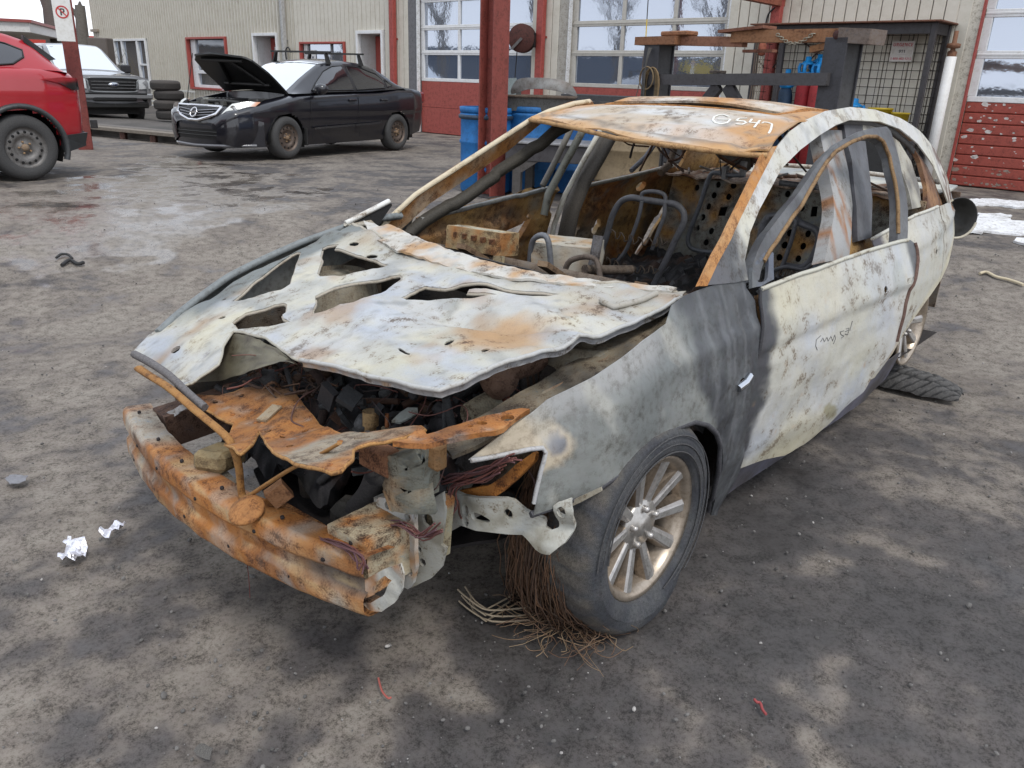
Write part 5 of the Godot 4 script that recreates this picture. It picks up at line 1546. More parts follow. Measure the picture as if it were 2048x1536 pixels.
func wreck_engine():
	# inner wings and strut towers
	var st := new_st()
	for s in [1.0, -1.0]:
		st = new_st()
		lathe(st, [Vector2(0.0, 0.80), Vector2(0.035, 0.80), Vector2(0.04, 0.792), Vector2(0.075, 0.79), Vector2(0.08, 0.805), Vector2(0.1, 0.80), Vector2(0.13, 0.77), Vector2(0.17, 0.6), Vector2(0.2, 0.35)], 20, Transform3D(Basis(), V(-0.03, 0, 0.585 * s)), Color(0.27, 0.25, 0.2))
		obj("strut_tower", done(st), mats["rust"], wreck)
	obj("inner_wing", panel(P2([-0.3, 0.5, 0.4, 0.5, 0.5, 0.6, 0.3, 0.74, -0.3, 0.85]), [], 0.03, func(p: Vector2) -> Vector3: return V(p.x, p.y, 0.6 + 0.1 * sstep(0.62, 0.8, p.y) + 0.02 * nz(p, 5, 150)), func(p: Vector2) -> Color: return Color(0.26, 0.24, 0.19).lerp(RUST_DARK, clampf(0.3 + nz(p, 4, 151) * 1.4, 0, 1)).lerp(SOOT, sstep(0.2, 0.45, p.x)), 0.01), mats["rust"], wreck)
	obj("wing_ledge", panel(P2([-0.4, 0.66, 0.3, 0.62, 0.55, 0.58, 0.58, 0.66, 0.3, 0.74, -0.15, 0.78, -0.4, 0.78]), [], 0.03, func(p: Vector2) -> Vector3: return V(p.x, lin(p.x, [-0.4, -0.1, 0.3, 0.58], [0.84, 0.81, 0.735, 0.66]) + 0.008 * nz(p, 8, 152), p.y), grime_tint(Color(0.24, 0.21, 0.16), Color(0.06, 0.055, 0.05), 153, 5.0), 0.01), mats["rust"], wreck)
	obj("inner_wing", panel(P2([-0.3, 0.3, 0.62, 0.3, 0.6, 0.6, 0.3, 0.7, -0.3, 0.85]), [], 0.05, func(p: Vector2) -> Vector3: return V(p.x, p.y, -0.66), grime_tint(Color(0.12, 0.1, 0.08), SOOT, 154), 0.01), mats["rust"], wreck)
	# engine block and burnt ancillaries
	st = new_st()
	bevel_box(st, V(0.12, 0.50, -0.08), Vector3(0.36, 0.34, 0.56), 0.03, Color(0.05, 0.05, 0.052), Basis(Vector3.UP, 0.05))
	bevel_box(st, V(0.1, 0.68, -0.08), Vector3(0.24, 0.08, 0.46), 0.02, Color(0.07, 0.07, 0.072))
	bevel_box(st, V(0.1, 0.42, 0.4), Vector3(0.3, 0.3, 0.34), 0.05, Color(0.045, 0.045, 0.047))
	for i in 4:
		lathe(st, [Vector2(0.0, 0.06), Vector2(0.03, 0.06), Vector2(0.035, 0.0)], 10, Transform3D(Basis(), V(0.1, 0.71, -0.24 + 0.11 * i)), Color(0.1, 0.09, 0.085))
	lathe(st, [Vector2(0, 0.03), Vector2(0.09, 0.03), Vector2(0.1, 0.0), Vector2(0.07, -0.03), Vector2(0, -0.03)], 20, Transform3D(Basis(Vector3(0, 0, 1), -PI / 2), V(0.42, 0.42, -0.3)), Color(0.07, 0.065, 0.06))
	obj("engine_block", done(st), mats["soot"], wreck)
	# charred heap of melted plastics over the gearbox side
	obj("charred_heap", grid(50, 60, func(uv: Vector2) -> Vector3:
		var p := Vector2(-0.2 + uv.x * 0.78, -0.5 + uv.y * 1.08)
		var y := 0.50 + 0.10 * nz(p, 3.0, 155) + 0.05 * nz(p, 9.0, 156) + 0.025 * nz(p, 24.0, 157) + 0.10 * sstep(0.15, 0.45, p.y) * sstep(0.6, 0.3, p.x) - 0.2 * sstep(0.4, 0.58, p.x) * sstep(0.3, 0.1, p.y)
		return V(p.x, y + 0.03, p.y),
		func(uv: Vector2) -> Color: return Color(0.018, 0.018, 0.02).lerp(Color(0.14, 0.13, 0.14), clampf(nz(uv, 16.0, 158) * 1.8 - 0.15, 0, 1)).lerp(Color(0.12, 0.05, 0.03), clampf(nz(uv, 7.0, 159) * 1.3 - 0.25, 0, 0.8))), mats["soot"], wreck)
	st = new_st()
	for i in 330:
		var p := V(rng.randf_range(-0.15, 0.56), rng.randf_range(0.36, 0.68), rng.randf_range(-0.5, 0.57))
		var b := Basis.from_euler(Vector3(rng.randf() * TAU, rng.randf() * TAU, rng.randf() * TAU))
		var s := rng.randf_range(0.015, 0.06)
		var c := SOOT.lerp(GREY, rng.randf() * rng.randf() * 0.8).lerp(RUST_DARK, 0.7 if rng.randf() < 0.22 else 0.0)
		match i % 3:
			0: box(st, p, Vector3(s, s * rng.randf_range(0.1, 0.5), s * rng.randf_range(0.5, 1.6)), c, b)
			1: rod(st, p, p + b * Vector3(0, s * 3, 0), s * 0.22, 7, c)
			2: lathe(st, [Vector2(0, s * 0.5), Vector2(s * 0.4, s * 0.5), Vector2(s * 0.5, 0), Vector2(s * 0.3, -s * 0.5), Vector2(0, -s * 0.5)], 9, Transform3D(b, p), c)
	obj("burnt_ancillaries", done(st), mats["soot"], wreck).set_meta("kind", "stuff")
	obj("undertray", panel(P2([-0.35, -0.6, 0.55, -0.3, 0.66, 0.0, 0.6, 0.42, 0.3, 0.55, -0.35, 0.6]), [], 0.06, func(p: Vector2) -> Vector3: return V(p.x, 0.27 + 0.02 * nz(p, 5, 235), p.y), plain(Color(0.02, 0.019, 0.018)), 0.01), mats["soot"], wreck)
	# copper-brown wiring that lost its insulation
	st = new_st()
	for i in 170:
		var a := V(rng.randf_range(-0.1, 0.56), rng.randf_range(0.5, 0.72), rng.randf_range(-0.45, 0.6))
		var pts := PackedVector3Array([a])
		var d := Vector3(rng.randf_range(-1, 1), rng.randf_range(-0.3, 0.3), rng.randf_range(-1, 1)).normalized()
		for k in 5:
			d = (d + Vector3(rng.randf_range(-0.8, 0.8), rng.randf_range(-0.7, 0.5), rng.randf_range(-0.8, 0.8))).normalized()
			a += d * 0.05
			a.y = clampf(a.y, 0.45, 0.73)
			pts.append(a)
		tube(st, curve(pts, 3), rng.randf_range(0.0012, 0.003), 4, Color(0.16, 0.06, 0.045).lerp(Color(0.05, 0.04, 0.04), rng.randf()))
	obj("wiring", done(st), mats["wire"], wreck).set_meta("kind", "stuff")
	# pieces one can pick out
	st = new_st()
	tube(st, L(P3([.501,.513,.25,.496,.598,.25])), 0.017, 10, Color(0.3, 0.2, 0.1))
	tube(st, L(P3([.496,.595,.25,.494,.636,.25])), 0.023, 10, Color(0.32, 0.22, 0.11))
	obj("rusty_pipe", done(st), mats["rust"], wreck)
	st = new_st()
	tube(st, L(P3([.464,.567,.28,.462,.627,.28])), 0.006, 6, Color(0.35, 0.14, 0.06))
	tube(st, L(P3([.469,.569,.28,.467,.588,.28])), 0.013, 7, Color(0.4, 0.37, 0.28))
	obj("dipstick", done(st), mats["rust"], wreck)
	st = new_st()
	st.set_color(Color(0.42, 0.45, 0.42))
	var sh := L(P3([.533,.66,.383,.48,.66,.356,.443,.66,.344,.424,.66,.363,.446,.66,.389,.494,.66,.403,.523,.66,.406]))
	for i in range(1, sh.size() - 1):
		for v in [sh[0], sh[i], sh[i + 1]]:
			st.add_vertex(v)
	for i in range(1, sh.size() - 1):
		for v in [sh[0], sh[i + 1], sh[i]]:
			st.add_vertex(v - Vector3(0, 0.004, 0))
	obj("glass_shard", done(st), mats["burnt"], wreck)
	st = new_st()
	tube(st, L(P3([.345,.648,.48,.303,.65,.48,.254,.65,.48])), 0.035, 12, Color(0.36, 0.34, 0.27), 0.045)
	tube(st, L(P3([.272,.656,.48,.268,.663,.48])), 0.018, 10, Color(0.45, 0.36, 0.22))
	obj("fluid_bottle", done(st), mats["rust"], wreck)
	st = new_st()
	tube(st, curve(L(P3([.263,.595,.5,.244,.627,.5,.225,.659,.5,.213,.67,.5])), 4), 0.014, 8, Color(0.26, 0.09, 0.06))
	tube(st, curve(L(P3([.204,.613,.52,.173,.63,.52,.138,.647,.52])), 4), 0.009, 7, Color(0.25, 0.09, 0.06))
	obj("burnt_hose", done(st), mats["rust"], wreck)
	# bent elbow and mounting beside the strut tower
	st = new_st()
	tube(st, curve(L(P3([.238,.717,.5,.259,.741,.5,.25,.76,.5,.21,.767,.5,.158,.764,.5,.105,.766,.5])), 5), 0.05, 12, Color(0.2, 0.13, 0.1))
	obj("air_elbow", done(st), mats["rust"], wreck)
	st = new_st()
	for i in 7:
		rod(st, L(P3([.117,.762,.52]))[0] + V(0.012 * i, 0, 0), L(P3([.097,.636,.52]))[0] + V(0.012 * i, 0, 0.01), 0.012, 7, Color(0.07, 0.06, 0.055).lerp(RUST_DARK, 0.5 * (i % 2)))
	bevel_box(st, L(P3([.046,.669,.55]))[0], Vector3(0.16, 0.16, 0.1), 0.02, Color(0.08, 0.065, 0.055), Basis(Vector3.UP, 0.3))
	obj("relay_box", done(st), mats["soot"], wreck)
	st = new_st()
	tube(st, curve(L(P3([.475,.679,-.05,.446,.632,-.05,.431,.579,-.05,.434,.539,-.05,.455,.487,-.05])), 4), 0.014, 8, Color(0.1, 0.07, 0.06))
	tube(st, curve(L(P3([.509,.741,-.05,.491,.706,-.05,.479,.68,-.05])), 4), 0.02, 8, Color(0.14, 0.13, 0.12))
	obj("coolant_hose", done(st), mats["soot"], wreck)

func wreck_front():
	# twisted radiator support
	var outline := P2([.757,-.298,.722,-.292,.693,-.207,.624,-.186,.577,-.133,.563,-.099,.556,-.052,.563,-.004,.576,.041,.599,.11,.621,.176,.662,.274,.681,.341,.689,.382,.684,.448,.666,.501,.635,.556,.612,.588,.624,.614,.686,.613,.717,.584,.741,.562,.769,.552,.793,.567,.854,.645,.9,.67,.917,.663,.916,.58,.9,.501,.872,.413,.845,.331,.814,.259,.775,.179,.75,.117,.743,.094,.769,.123,.808,.169,.841,.2,.876,.234,.855,.168,.834,.083,.806,.046,.744,-.03,.745,-.075,.749,-.107,.75,-.165,.746,-.234])
	var tholes := []
	for c in P2([.737,.13,.693,.236,.648,-.154,.717,-.18,.802,.334,.734,.407,.773,-.006]):
		tholes.append(circle2(c, Vector2(0.010, 0.010)))
	tholes.append(P2([.741,.189,.738,.2,.745,.227,.753,.231,.748,.207]))
	tholes.append(P2([.726,.483,.699,.509,.705,.518,.734,.494]))
	var rs := obj("radiator_support", panel(outline, tholes, 0.012, tie, func(p: Vector2) -> Color:
		return rustiness(p, 160, 4.0).lerp(Color(0.38, 0.17, 0.042), clampf(nz(p, 2.2, 162) + 0.5 * sstep(0.05, 0.3, p.y), 0, 0.8)).lerp(Color(0.28, 0.28, 0.24), clampf(1.5 * blob(p, Vector2(0.84, 0.5), Vector2(0.22, 0.16)) + nz(p, 5, 163), 0, 0.8)).lerp(Color(0.13, 0.09, 0.065), clampf(sstep(0.72, 0.5, p.x + 0.3 * p.y) * 0.75 + nz(p, 7.0, 168) * 0.5, 0, 0.9)), 0.005), mats["rust"], wreck)
	rs.set_meta("label", "twisted rust-orange radiator support plate")
	edging(rs, "bead", outline, func(p: Vector2) -> Vector3: return tie(p), 0.005, Color(0.4, 0.22, 0.08), mats["rust"], true)
	var st := new_st()
	for c in P2([.673,.047,.708,.057,.715,.033,.902,.637,.76,.476,.681,-.041,.72,-.079]):
		var q := tie(c)
		lathe(st, [Vector2(0, 0.007), Vector2(0.007, 0.007), Vector2(0.008, 0.0)], 6, Transform3D(Basis(), q), RUST)
	for i in 40:
		var q := tie(Vector2(rng.randf_range(0.42, 0.6), rng.randf_range(-0.32, 0.0)))
		tube(st, curve(PackedVector3Array([q, q + Vector3(rng.randf_range(-0.04, 0.04), rng.randf_range(0.0, 0.03), rng.randf_range(-0.04, 0.04)), q + Vector3(rng.randf_range(-0.06, 0.06), rng.randf_range(-0.01, 0.04), rng.randf_range(-0.06, 0.06))]), 3), rng.randf_range(0.0015, 0.005), 5, Color(0.16, 0.09, 0.055).lerp(Color(0.06, 0.05, 0.05), rng.randf()))
	bar(st, tie(P2([.711,.054])[0]) + Vector3(0, 0.012, 0), tie(P2([.641,.024])[0]) + Vector3(0, 0.014, 0), 0.03, 0.006, Color(0.3, 0.25, 0.18))
	obj("latch", done(st), mats["rust"], rs)
	# end of the tie bar reaching the near fender
	var side_plate := P2([.753,.654,.718,.659,.653,.632,.672,.673,.603,.683,.527,.705,.477,.723,.431,.736,.42,.753,.483,.761,.534,.776,.561,.775,.614,.748,.664,.724,.718,.718,.731,.7])
	obj("tie_end", panel(side_plate, [circle2(P2([.555,.727])[0], Vector2(0.013, 0.013)), circle2(P2([.493,.748])[0], Vector2(0.018, 0.014)), circle2(P2([.586,.723])[0], Vector2(0.006, 0.006))], 0.012, func(p: Vector2) -> Vector3: return tie(p) + Vector3(0, 0.006, 0), rust_tint(164, 5.0), 0.012), mats["rust"], wreck)
	# rusted V-shaped hoop that dropped on the bumper
	st = new_st()
	tube(st, curve(L(P3([.83,.674,-.396,.83,.669,-.325,.83,.664,-.209,.83,.64,-.072,.83,.616,.075,.83,.586,.116,.83,.542,.133,.83,.47,.133,.83,.462,.147,.83,.479,.176,.83,.521,.233,.83,.616,.362,.83,.669,.442,.83,.719,.517,.83,.758,.572])), 3), 0.014, 7, Color(0.3, 0.155, 0.05), 0.007, 0.6)
	obj("bent_hoop", done(st), mats["rust"], wreck)
	st = new_st()
	tube(st, curve(L(P3([.8,.687,-.488,.8,.687,-.384,.8,.677,-.264,.8,.651,-.155,.8,.637,-.076])), 3), 0.012, 6, Color(0.2, 0.19, 0.19))
	obj("grille_strip", done(st), mats["soot"], wreck)
	# bumper beam: a hollow section swept along a shallow bow
	var sec := [Vector2(-0.08, 0.446), Vector2(-0.008, 0.456), Vector2(0.002, 0.454), Vector2(0.010, 0.447), Vector2(0.013, 0.438), Vector2(0.015, 0.412), Vector2(0.012, 0.404), Vector2(0.0, 0.394), Vector2(-0.002, 0.388), Vector2(-0.002, 0.366), Vector2(0.001, 0.359), Vector2(0.013, 0.348), Vector2(0.016, 0.34), Vector2(0.016, 0.312), Vector2(0.012, 0.302), Vector2(0.003, 0.293), Vector2(-0.01, 0.289), Vector2(-0.08, 0.292)]
	var beam := obj("bumper_beam", grid(70, sec.size() - 1, func(uv: Vector2) -> Vector3:
		var z := -0.67 + uv.x * 1.255
		var k: Vector2 = sec[roundi(uv.y * (sec.size() - 1))]
		var x := 0.775 + 0.10 * (1.0 - pow((z + 0.04) / 0.63, 2))
		return V(x + k.x + 0.004 * nz(Vector2(z, k.y), 7, 165), k.y + 0.004 * nz(Vector2(z, k.x), 6, 166), z),
		func(uv: Vector2) -> Color:
			var p := Vector2(uv.x * 1.26, uv.y * 0.3)
			var c := rustiness(p, 167, 3.5).lerp(Color(0.38, 0.155, 0.036), clampf(0.3 + nz(p, 2.0, 169), 0, 0.85))
			c = c.lerp(Color(0.36, 0.35, 0.32), clampf(sstep(0.36, 0.12, uv.x) * 0.85 + nz(p, 6.0, 170) * 1.2 - 0.2, 0, 0.9))
			c = c.lerp(Color(0.09, 0.085, 0.08), clampf(sstep(0.78, 0.92, uv.x) * exp(-pow((uv.y - 0.5) / 0.16, 2)) * 1.2, 0, 0.9))
			return c.lerp(Color(0.45, 0.35, 0.2), clampf(nz(p * Vector2(1, 4), 5.0, 171) * 1.5 - 0.3, 0, 0.7))), mats["rust"], wreck)
	beam.set_meta("label", "rust-orange bumper beam bowed across the front")
	st = new_st()
	for i in 16:
		var z := -0.6 + 0.075 * i + rng.randf_range(-0.025, 0.025)
		var x := 0.775 + 0.10 * (1.0 - pow((z + 0.04) / 0.63, 2))
		var y: float = [0.46, 0.335, 0.42][i % 3]
		var nrm := V(0.25, 1, 0) if i % 3 == 0 else V(1, 0.1, 0)
		lathe(st, [Vector2(0, 0.002), Vector2(0.005, 0.002), Vector2(0.006, -0.004)], 8, Transform3D(Basis(Quaternion(Vector3.UP, nrm.normalized())), V(x + (0.015 if i % 3 != 0 else -0.03), y, z)), Color(0.02, 0.015, 0.012))
	obj("bolt_hole", done(st), mats["soot"], beam)
	# its near end gapes open, with a pale curl of metal below
	obj("end_cap", panel(P2([.574,.391,.618,.43,.659,.463,.706,.498,.717,.478,.71,.435,.677,.379,.631,.331,.584,.31,.55,.311,.585,.329,.642,.382,.671,.436,.653,.441,.611,.403,.602,.361,.578,.342]), [], 0.012, func(p: Vector2) -> Vector3: return V(0.775 + 0.01 * nz(p, 12, 172), p.y, p.x), func(p: Vector2) -> Color: return Color(0.45, 0.44, 0.4).lerp(RUST, clampf(nz(p, 9, 173) * 1.8, 0, 0.8)), 0.004), mats["burnt"], beam)
	# far crash box with its torn sheet
	st = new_st()
	bar(st, V(0.72, 0.40, -0.55), V(0.35, 0.43, -0.52), 0.1, 0.11, Color(0.13, 0.08, 0.06))
	obj("crash_box", done(st), mats["rust"], wreck)
	obj("torn_sheet", panel(P2([-.721,.368,-.559,.44,-.443,.506,-.38,.532,-.39,.514,-.507,.444,-.559,.415,-.608,.358,-.632,.323,-.649,.339,-.689,.35]), [], 0.012, func(p: Vector2) -> Vector3: return V(0.70 + 0.015 * nz(p, 14, 174), p.y, p.x), grime_tint(Color(0.5, 0.48, 0.48), GREY, 175, 12.0), 0.003), mats["burnt"], wreck)
	# near crash box: mounting plate, box and frame rail
	st = new_st()
	bar(st, V(0.62, 0.42, 0.47), V(-0.1, 0.42, 0.45), 0.11, 0.13, Color(0.3, 0.29, 0.26))
	var rail := obj("frame_rail", done(st), mats["burnt"], wreck)
	obj("mount_plate", panel(P2([.441,.493,.452,.504,.496,.517,.516,.514,.566,.519,.579,.51,.582,.458,.582,.357,.571,.306,.553,.28,.471,.267,.469,.304,.53,.384,.524,.417,.49,.423,.474,.442,.439,.445]), [circle2(P2([.484,.492])[0], Vector2(0.011, 0.011)), circle2(P2([.555,.487])[0], Vector2(0.012, 0.012)), circle2(P2([.561,.336])[0], Vector2(0.011, 0.012))], 0.012, func(p: Vector2) -> Vector3: return V(0.62 + 0.004 * nz(p, 9, 176), p.y, p.x), func(p: Vector2) -> Color: return Color(0.42, 0.42, 0.4).lerp(Color(0.45, 0.22, 0.07), clampf(nz(p, 8, 177) * 1.6 - 0.15, 0, 0.8)), 0.012), mats["burnt"], rail)
	obj("side_plate", panel(P2([.511,.458,.543,.496,.6,.546,.607,.497,.601,.44,.595,.397,.61,.391,.597,.331,.568,.289,.503,.234,.512,.349]), [circle2(P2([.557,.455])[0], Vector2(0.016, 0.02)), circle2(P2([.532,.361])[0], Vector2(0.006, 0.009)), circle2(P2([.541,.326])[0], Vector2(0.01, 0.012))], 0.012, func(p: Vector2) -> Vector3: return V(0.585 - 0.25 * clampf(p.x - 0.45, 0, 0.2), p.y, p.x), func(p: Vector2) -> Color: return Color(0.36, 0.36, 0.33).lerp(Color(0.2, 0.18, 0.14), clampf(nz(p, 8, 178) * 1.6, 0, 0.8)), 0.01), mats["burnt"], rail)
	st = new_st()
	burnt_box("crash_box", V(0.69, 0.405, 0.495), Vector3(0.16, 0.14, 0.14), Basis(Vector3.UP, 0.05), func(p: Vector2) -> Color: return Color(0.4, 0.36, 0.27).lerp(Color(0.4, 0.17, 0.04), clampf(nz(p, 9, 231) * 1.8 + 0.15, 0, 0.95)).lerp(Color(0.08, 0.075, 0.06), clampf(nz(p, 15, 232) * 1.6 - 0.2, 0, 0.7)), mats["rust"], rail, 10)
	obj("tow_plate", panel(P2([.537,.495,.591,.53,.607,.518,.601,.465,.596,.412,.591,.351,.573,.347,.544,.339,.537,.387]), [], 0.014, func(p: Vector2) -> Vector3: return V(0.52, p.y, p.x), func(p: Vector2) -> Color: return Color(0.3, 0.28, 0.2).lerp(RUST, clampf(nz(p, 9, 179) * 1.7 - 0.1, 0, 0.9)), 0.03), mats["rust"], rail)
	# upright of the radiator frame
	obj("radiator_upright", panel(P2([.5,.652,.536,.661,.586,.679,.623,.694,.617,.624,.614,.562,.578,.534,.546,.514,.526,.513,.486,.512,.493,.569,.501,.61]), [], 0.014, func(p: Vector2) -> Vector3: return V(0.6 + 0.02 * sign(sin(p.x * 60.0)), p.y, p.x), func(p: Vector2) -> Color: return Color(0.17, 0.18, 0.16).lerp(RUST_PALE, clampf(nz(p * Vector2(3, 1), 6, 180) * 1.8 - 0.25, 0, 0.7)), 0.05), mats["rust"], wreck)
	st = new_st()
	bevel_box(st, L(P3([.64,.622,.468]))[0], Vector3(0.05, 0.07, 0.12), 0.01, Color(0.24, 0.12, 0.07))
	obj("frame_bracket", done(st), mats["rust"], wreck)
	st = new_st()
	bevel_box(st, L(P3([.6,.67,.625]))[0], Vector3(0.04, 0.07, 0.05), 0.01, Color(0.26, 0.15, 0.07))
	obj("frame_bracket", done(st), mats["rust"], wreck)
	# pale bracket that carried the bumper corner
	var br := obj("bumper_corner_bracket", panel(P2([.55,.491,.576,.491,.65,.509,.698,.52,.717,.519,.746,.499,.775,.491,.792,.484,.793,.46,.808,.453,.821,.462,.825,.498,.823,.536,.833,.546,.858,.559,.868,.533,.863,.495,.858,.462,.85,.432,.82,.399,.797,.396,.782,.4,.761,.416,.742,.428,.702,.419,.622,.407,.558,.398,.547,.433]), [circle2(P2([.586,.451])[0], Vector2(0.013, 0.018)), circle2(P2([.587,.419])[0], Vector2(0.012, 0.016)), rounded(P2([.607,.45,.624,.459,.655,.449,.654,.44,.634,.435,.612,.436])), circle2(P2([.703,.478])[0], Vector2(0.012, 0.014)), circle2(P2([.842,.525])[0], Vector2(0.011, 0.014))], 0.01, func(p: Vector2) -> Vector3: return V(0.45 - 0.35 * clampf(p.x - 0.62, 0, 0.3) + 0.015 * sin(p.y * 50.0) * sstep(0.72, 0.85, p.x), p.y, p.x), func(p: Vector2) -> Color: return Color(0.47, 0.47, 0.43).lerp(Color(0.22, 0.2, 0.15), clampf(nz(p, 10, 181) * 1.6 + 0.1 - 0.4 * sstep(0.7, 0.85, p.x), 0, 0.8)), 0.012), mats["burnt"], wreck)
	br.set_meta("label", "pale perforated bracket hanging in front of the near wheel")
	obj("rust_bracket", panel(P2([.506,.461,.558,.49,.639,.532,.68,.568,.719,.615,.763,.659,.77,.657,.769,.637,.721,.572,.682,.528,.647,.494,.594,.464,.572,.465,.526,.447]), [], 0.014, func(p: Vector2) -> Vector3: return V(0.42 - 0.2 * clampf(p.y - 0.55, 0, 0.2), p.y, p.x), func(p: Vector2) -> Color: return Color(0.5, 0.21, 0.05).lerp(RUST_DARK, clampf(nz(p, 7, 182) * 1.6, 0, 0.9)), 0.012), mats["rust"], wreck)
	obj("flange_strip", panel(P2([.79,.496,.899,.583,.902,.574,.851,.528,.794,.483]), [], 0.012, func(p: Vector2) -> Vector3: return V(0.33 - 0.3 * (p.x - 0.84), p.y, p.x), plain(Color(0.33, 0.3, 0.24)), 0.006), mats["burnt"], wreck)
	# horn disc and tow hook resting on the beam, olive cover plate
	st = new_st()
	lathe(st, [Vector2(0, 0.016), Vector2(0.02, 0.016), Vector2(0.034, 0.008), Vector2(0.045, 0.004), Vector2(0.047, -0.004), Vector2(0.034, -0.012), Vector2(0, -0.012)], 20, Transform3D(Basis(Quaternion(Vector3.UP, V(0.4, 0.9, 0.1).normalized())), L(P3([.87,.472,.225]))[0]), Color(0.36, 0.17, 0.06))
	obj("horn", done(st), mats["rust"], wreck)
	st = new_st()
	bevel_box(st, L(P3([.76,.464,-.101]))[0], Vector3(0.13, 0.06, 0.10), 0.015, Color(0.26, 0.21, 0.12), Basis(Vector3.UP, 0.5) * Basis(Vector3(0, 0, 1), 0.2))
	bar(st, L(P3([.78,.413,-.13]))[0], L(P3([.8,.414,.02]))[0], 0.05, 0.05, Color(0.28, 0.25, 0.2))
	obj("latch_bracket", done(st), mats["rust"], wreck)
	st = new_st()
	bar(st, L(P3([.8,.47,.219]))[0], L(P3([.76,.499,.24]))[0], 0.03, 0.05, Color(0.3, 0.16, 0.08))
	obj("latch_bracket", done(st), mats["rust"], wreck)
	obj("lower_tie_bar", panel(P2([.019,.351,.102,.407,.288,.413,.415,.415,.455,.411,.413,.378,.283,.351,.09,.316]), [], 0.015, func(p: Vector2) -> Vector3: return V(0.72, p.y, p.x), rust_tint(183, 5.0), 0.06), mats["rust"], wreck)
	st = new_st()
	tube(st, L(P3([.5,.354,-.038,.5,.279,-.032])), 0.045, 12, Color(0.1, 0.08, 0.065))
	tube(st, curve(L(P3([.58,.324,.229,.58,.4,.301,.58,.456,.346,.58,.511,.374])), 4), 0.032, 9, Color(0.07, 0.065, 0.065))
	bevel_box(st, L(P3([.58,.35,.254]))[0], Vector3(0.1, 0.1, 0.1), 0.03, Color(0.06, 0.055, 0.05), Basis(Vector3.UP, 0.5))
	tube(st, L(P3([.35,.385,.351,.35,.483,.423,.35,.523,.471])), 0.013, 7, Color(0.22, 0.15, 0.08))
	obj("compressor", done(st), mats["soot"], wreck)
	# bare copper strands draped over beam and crash box
	st = new_st()
	for i in 34:
		var j := func() -> Vector3: return Vector3(rng.randf_range(-1, 1), rng.randf_range(-0.6, 0.6), rng.randf_range(-1, 1)) * 0.013
		var ln: PackedVector3Array
		match i % 4:
			0: ln = L(P3([.8,.426,.029,.8,.411,.164,.8,.429,.347,.8,.467,.512,.8,.467,.587,.8,.44,.6]))
			1: ln = L(P3([.66,.267,.123,.66,.347,.316,.66,.418,.445,.66,.482,.562,.66,.478,.634,.66,.535,.702]))
			2: ln = L(P3([.52,.404,.553,.52,.477,.59,.52,.53,.598,.52,.565,.616,.52,.6,.692,.52,.656,.755]))
			3: ln = L(P3([.52,.527,.535,.52,.572,.598,.52,.626,.691,.52,.668,.754,.52,.697,.799]))
		for k in ln.size():
			ln[k] += j.call()
		tube(st, curve(ln, 3), 0.0022, 4, Color(0.17, 0.06, 0.045).lerp(Color(0.1, 0.05, 0.06), rng.randf()))
	for i in 5:
		tube(st, curve(L(P3([.86,.404,.142,.86,.344,.142,.86,.314,.176,.86,.257,.184,.86,.184,.18])), 3), 0.0012, 4, Color(0.2, 0.07, 0.06))
	obj("loose_wires", done(st), mats["wire"], wreck).set_meta("kind", "stuff")

func wreck_wheels():
	var w := wheel_assembly("front_wheel", true)
	w.position = V(0, 0.317, 0)
	# the far wheels, without tyres
	var o := rim("front_wheel", wreck)
	o.transform = Transform3D(Basis(Vector3.UP, PI), V(0, 0.23, -0.83))
	o = rim("rear_wheel", wreck)
	o.transform = Transform3D(Basis(), V(-2.635, 0.36, 0.765))
	o.set_meta("label", "bare alloy rim at the rear")
	o = rim("rear_wheel", wreck)
	o.transform = Transform3D(Basis(Vector3.UP, PI), V(-2.635, 0.24, -0.80))
	var st := new_st()
	tube(st, PackedVector3Array([V(0, 0.3, -0.75), V(0, 0.3, 0.75)]), 0.04, 8, Color(0.06, 0.05, 0.045))
	tube(st, PackedVector3Array([V(-2.635, 0.24, -0.7), V(-2.635, 0.24, 0.7)]), 0.05, 8, Color(0.06, 0.05, 0.045))
	obj("axle", done(st), mats["rust"], wreck)

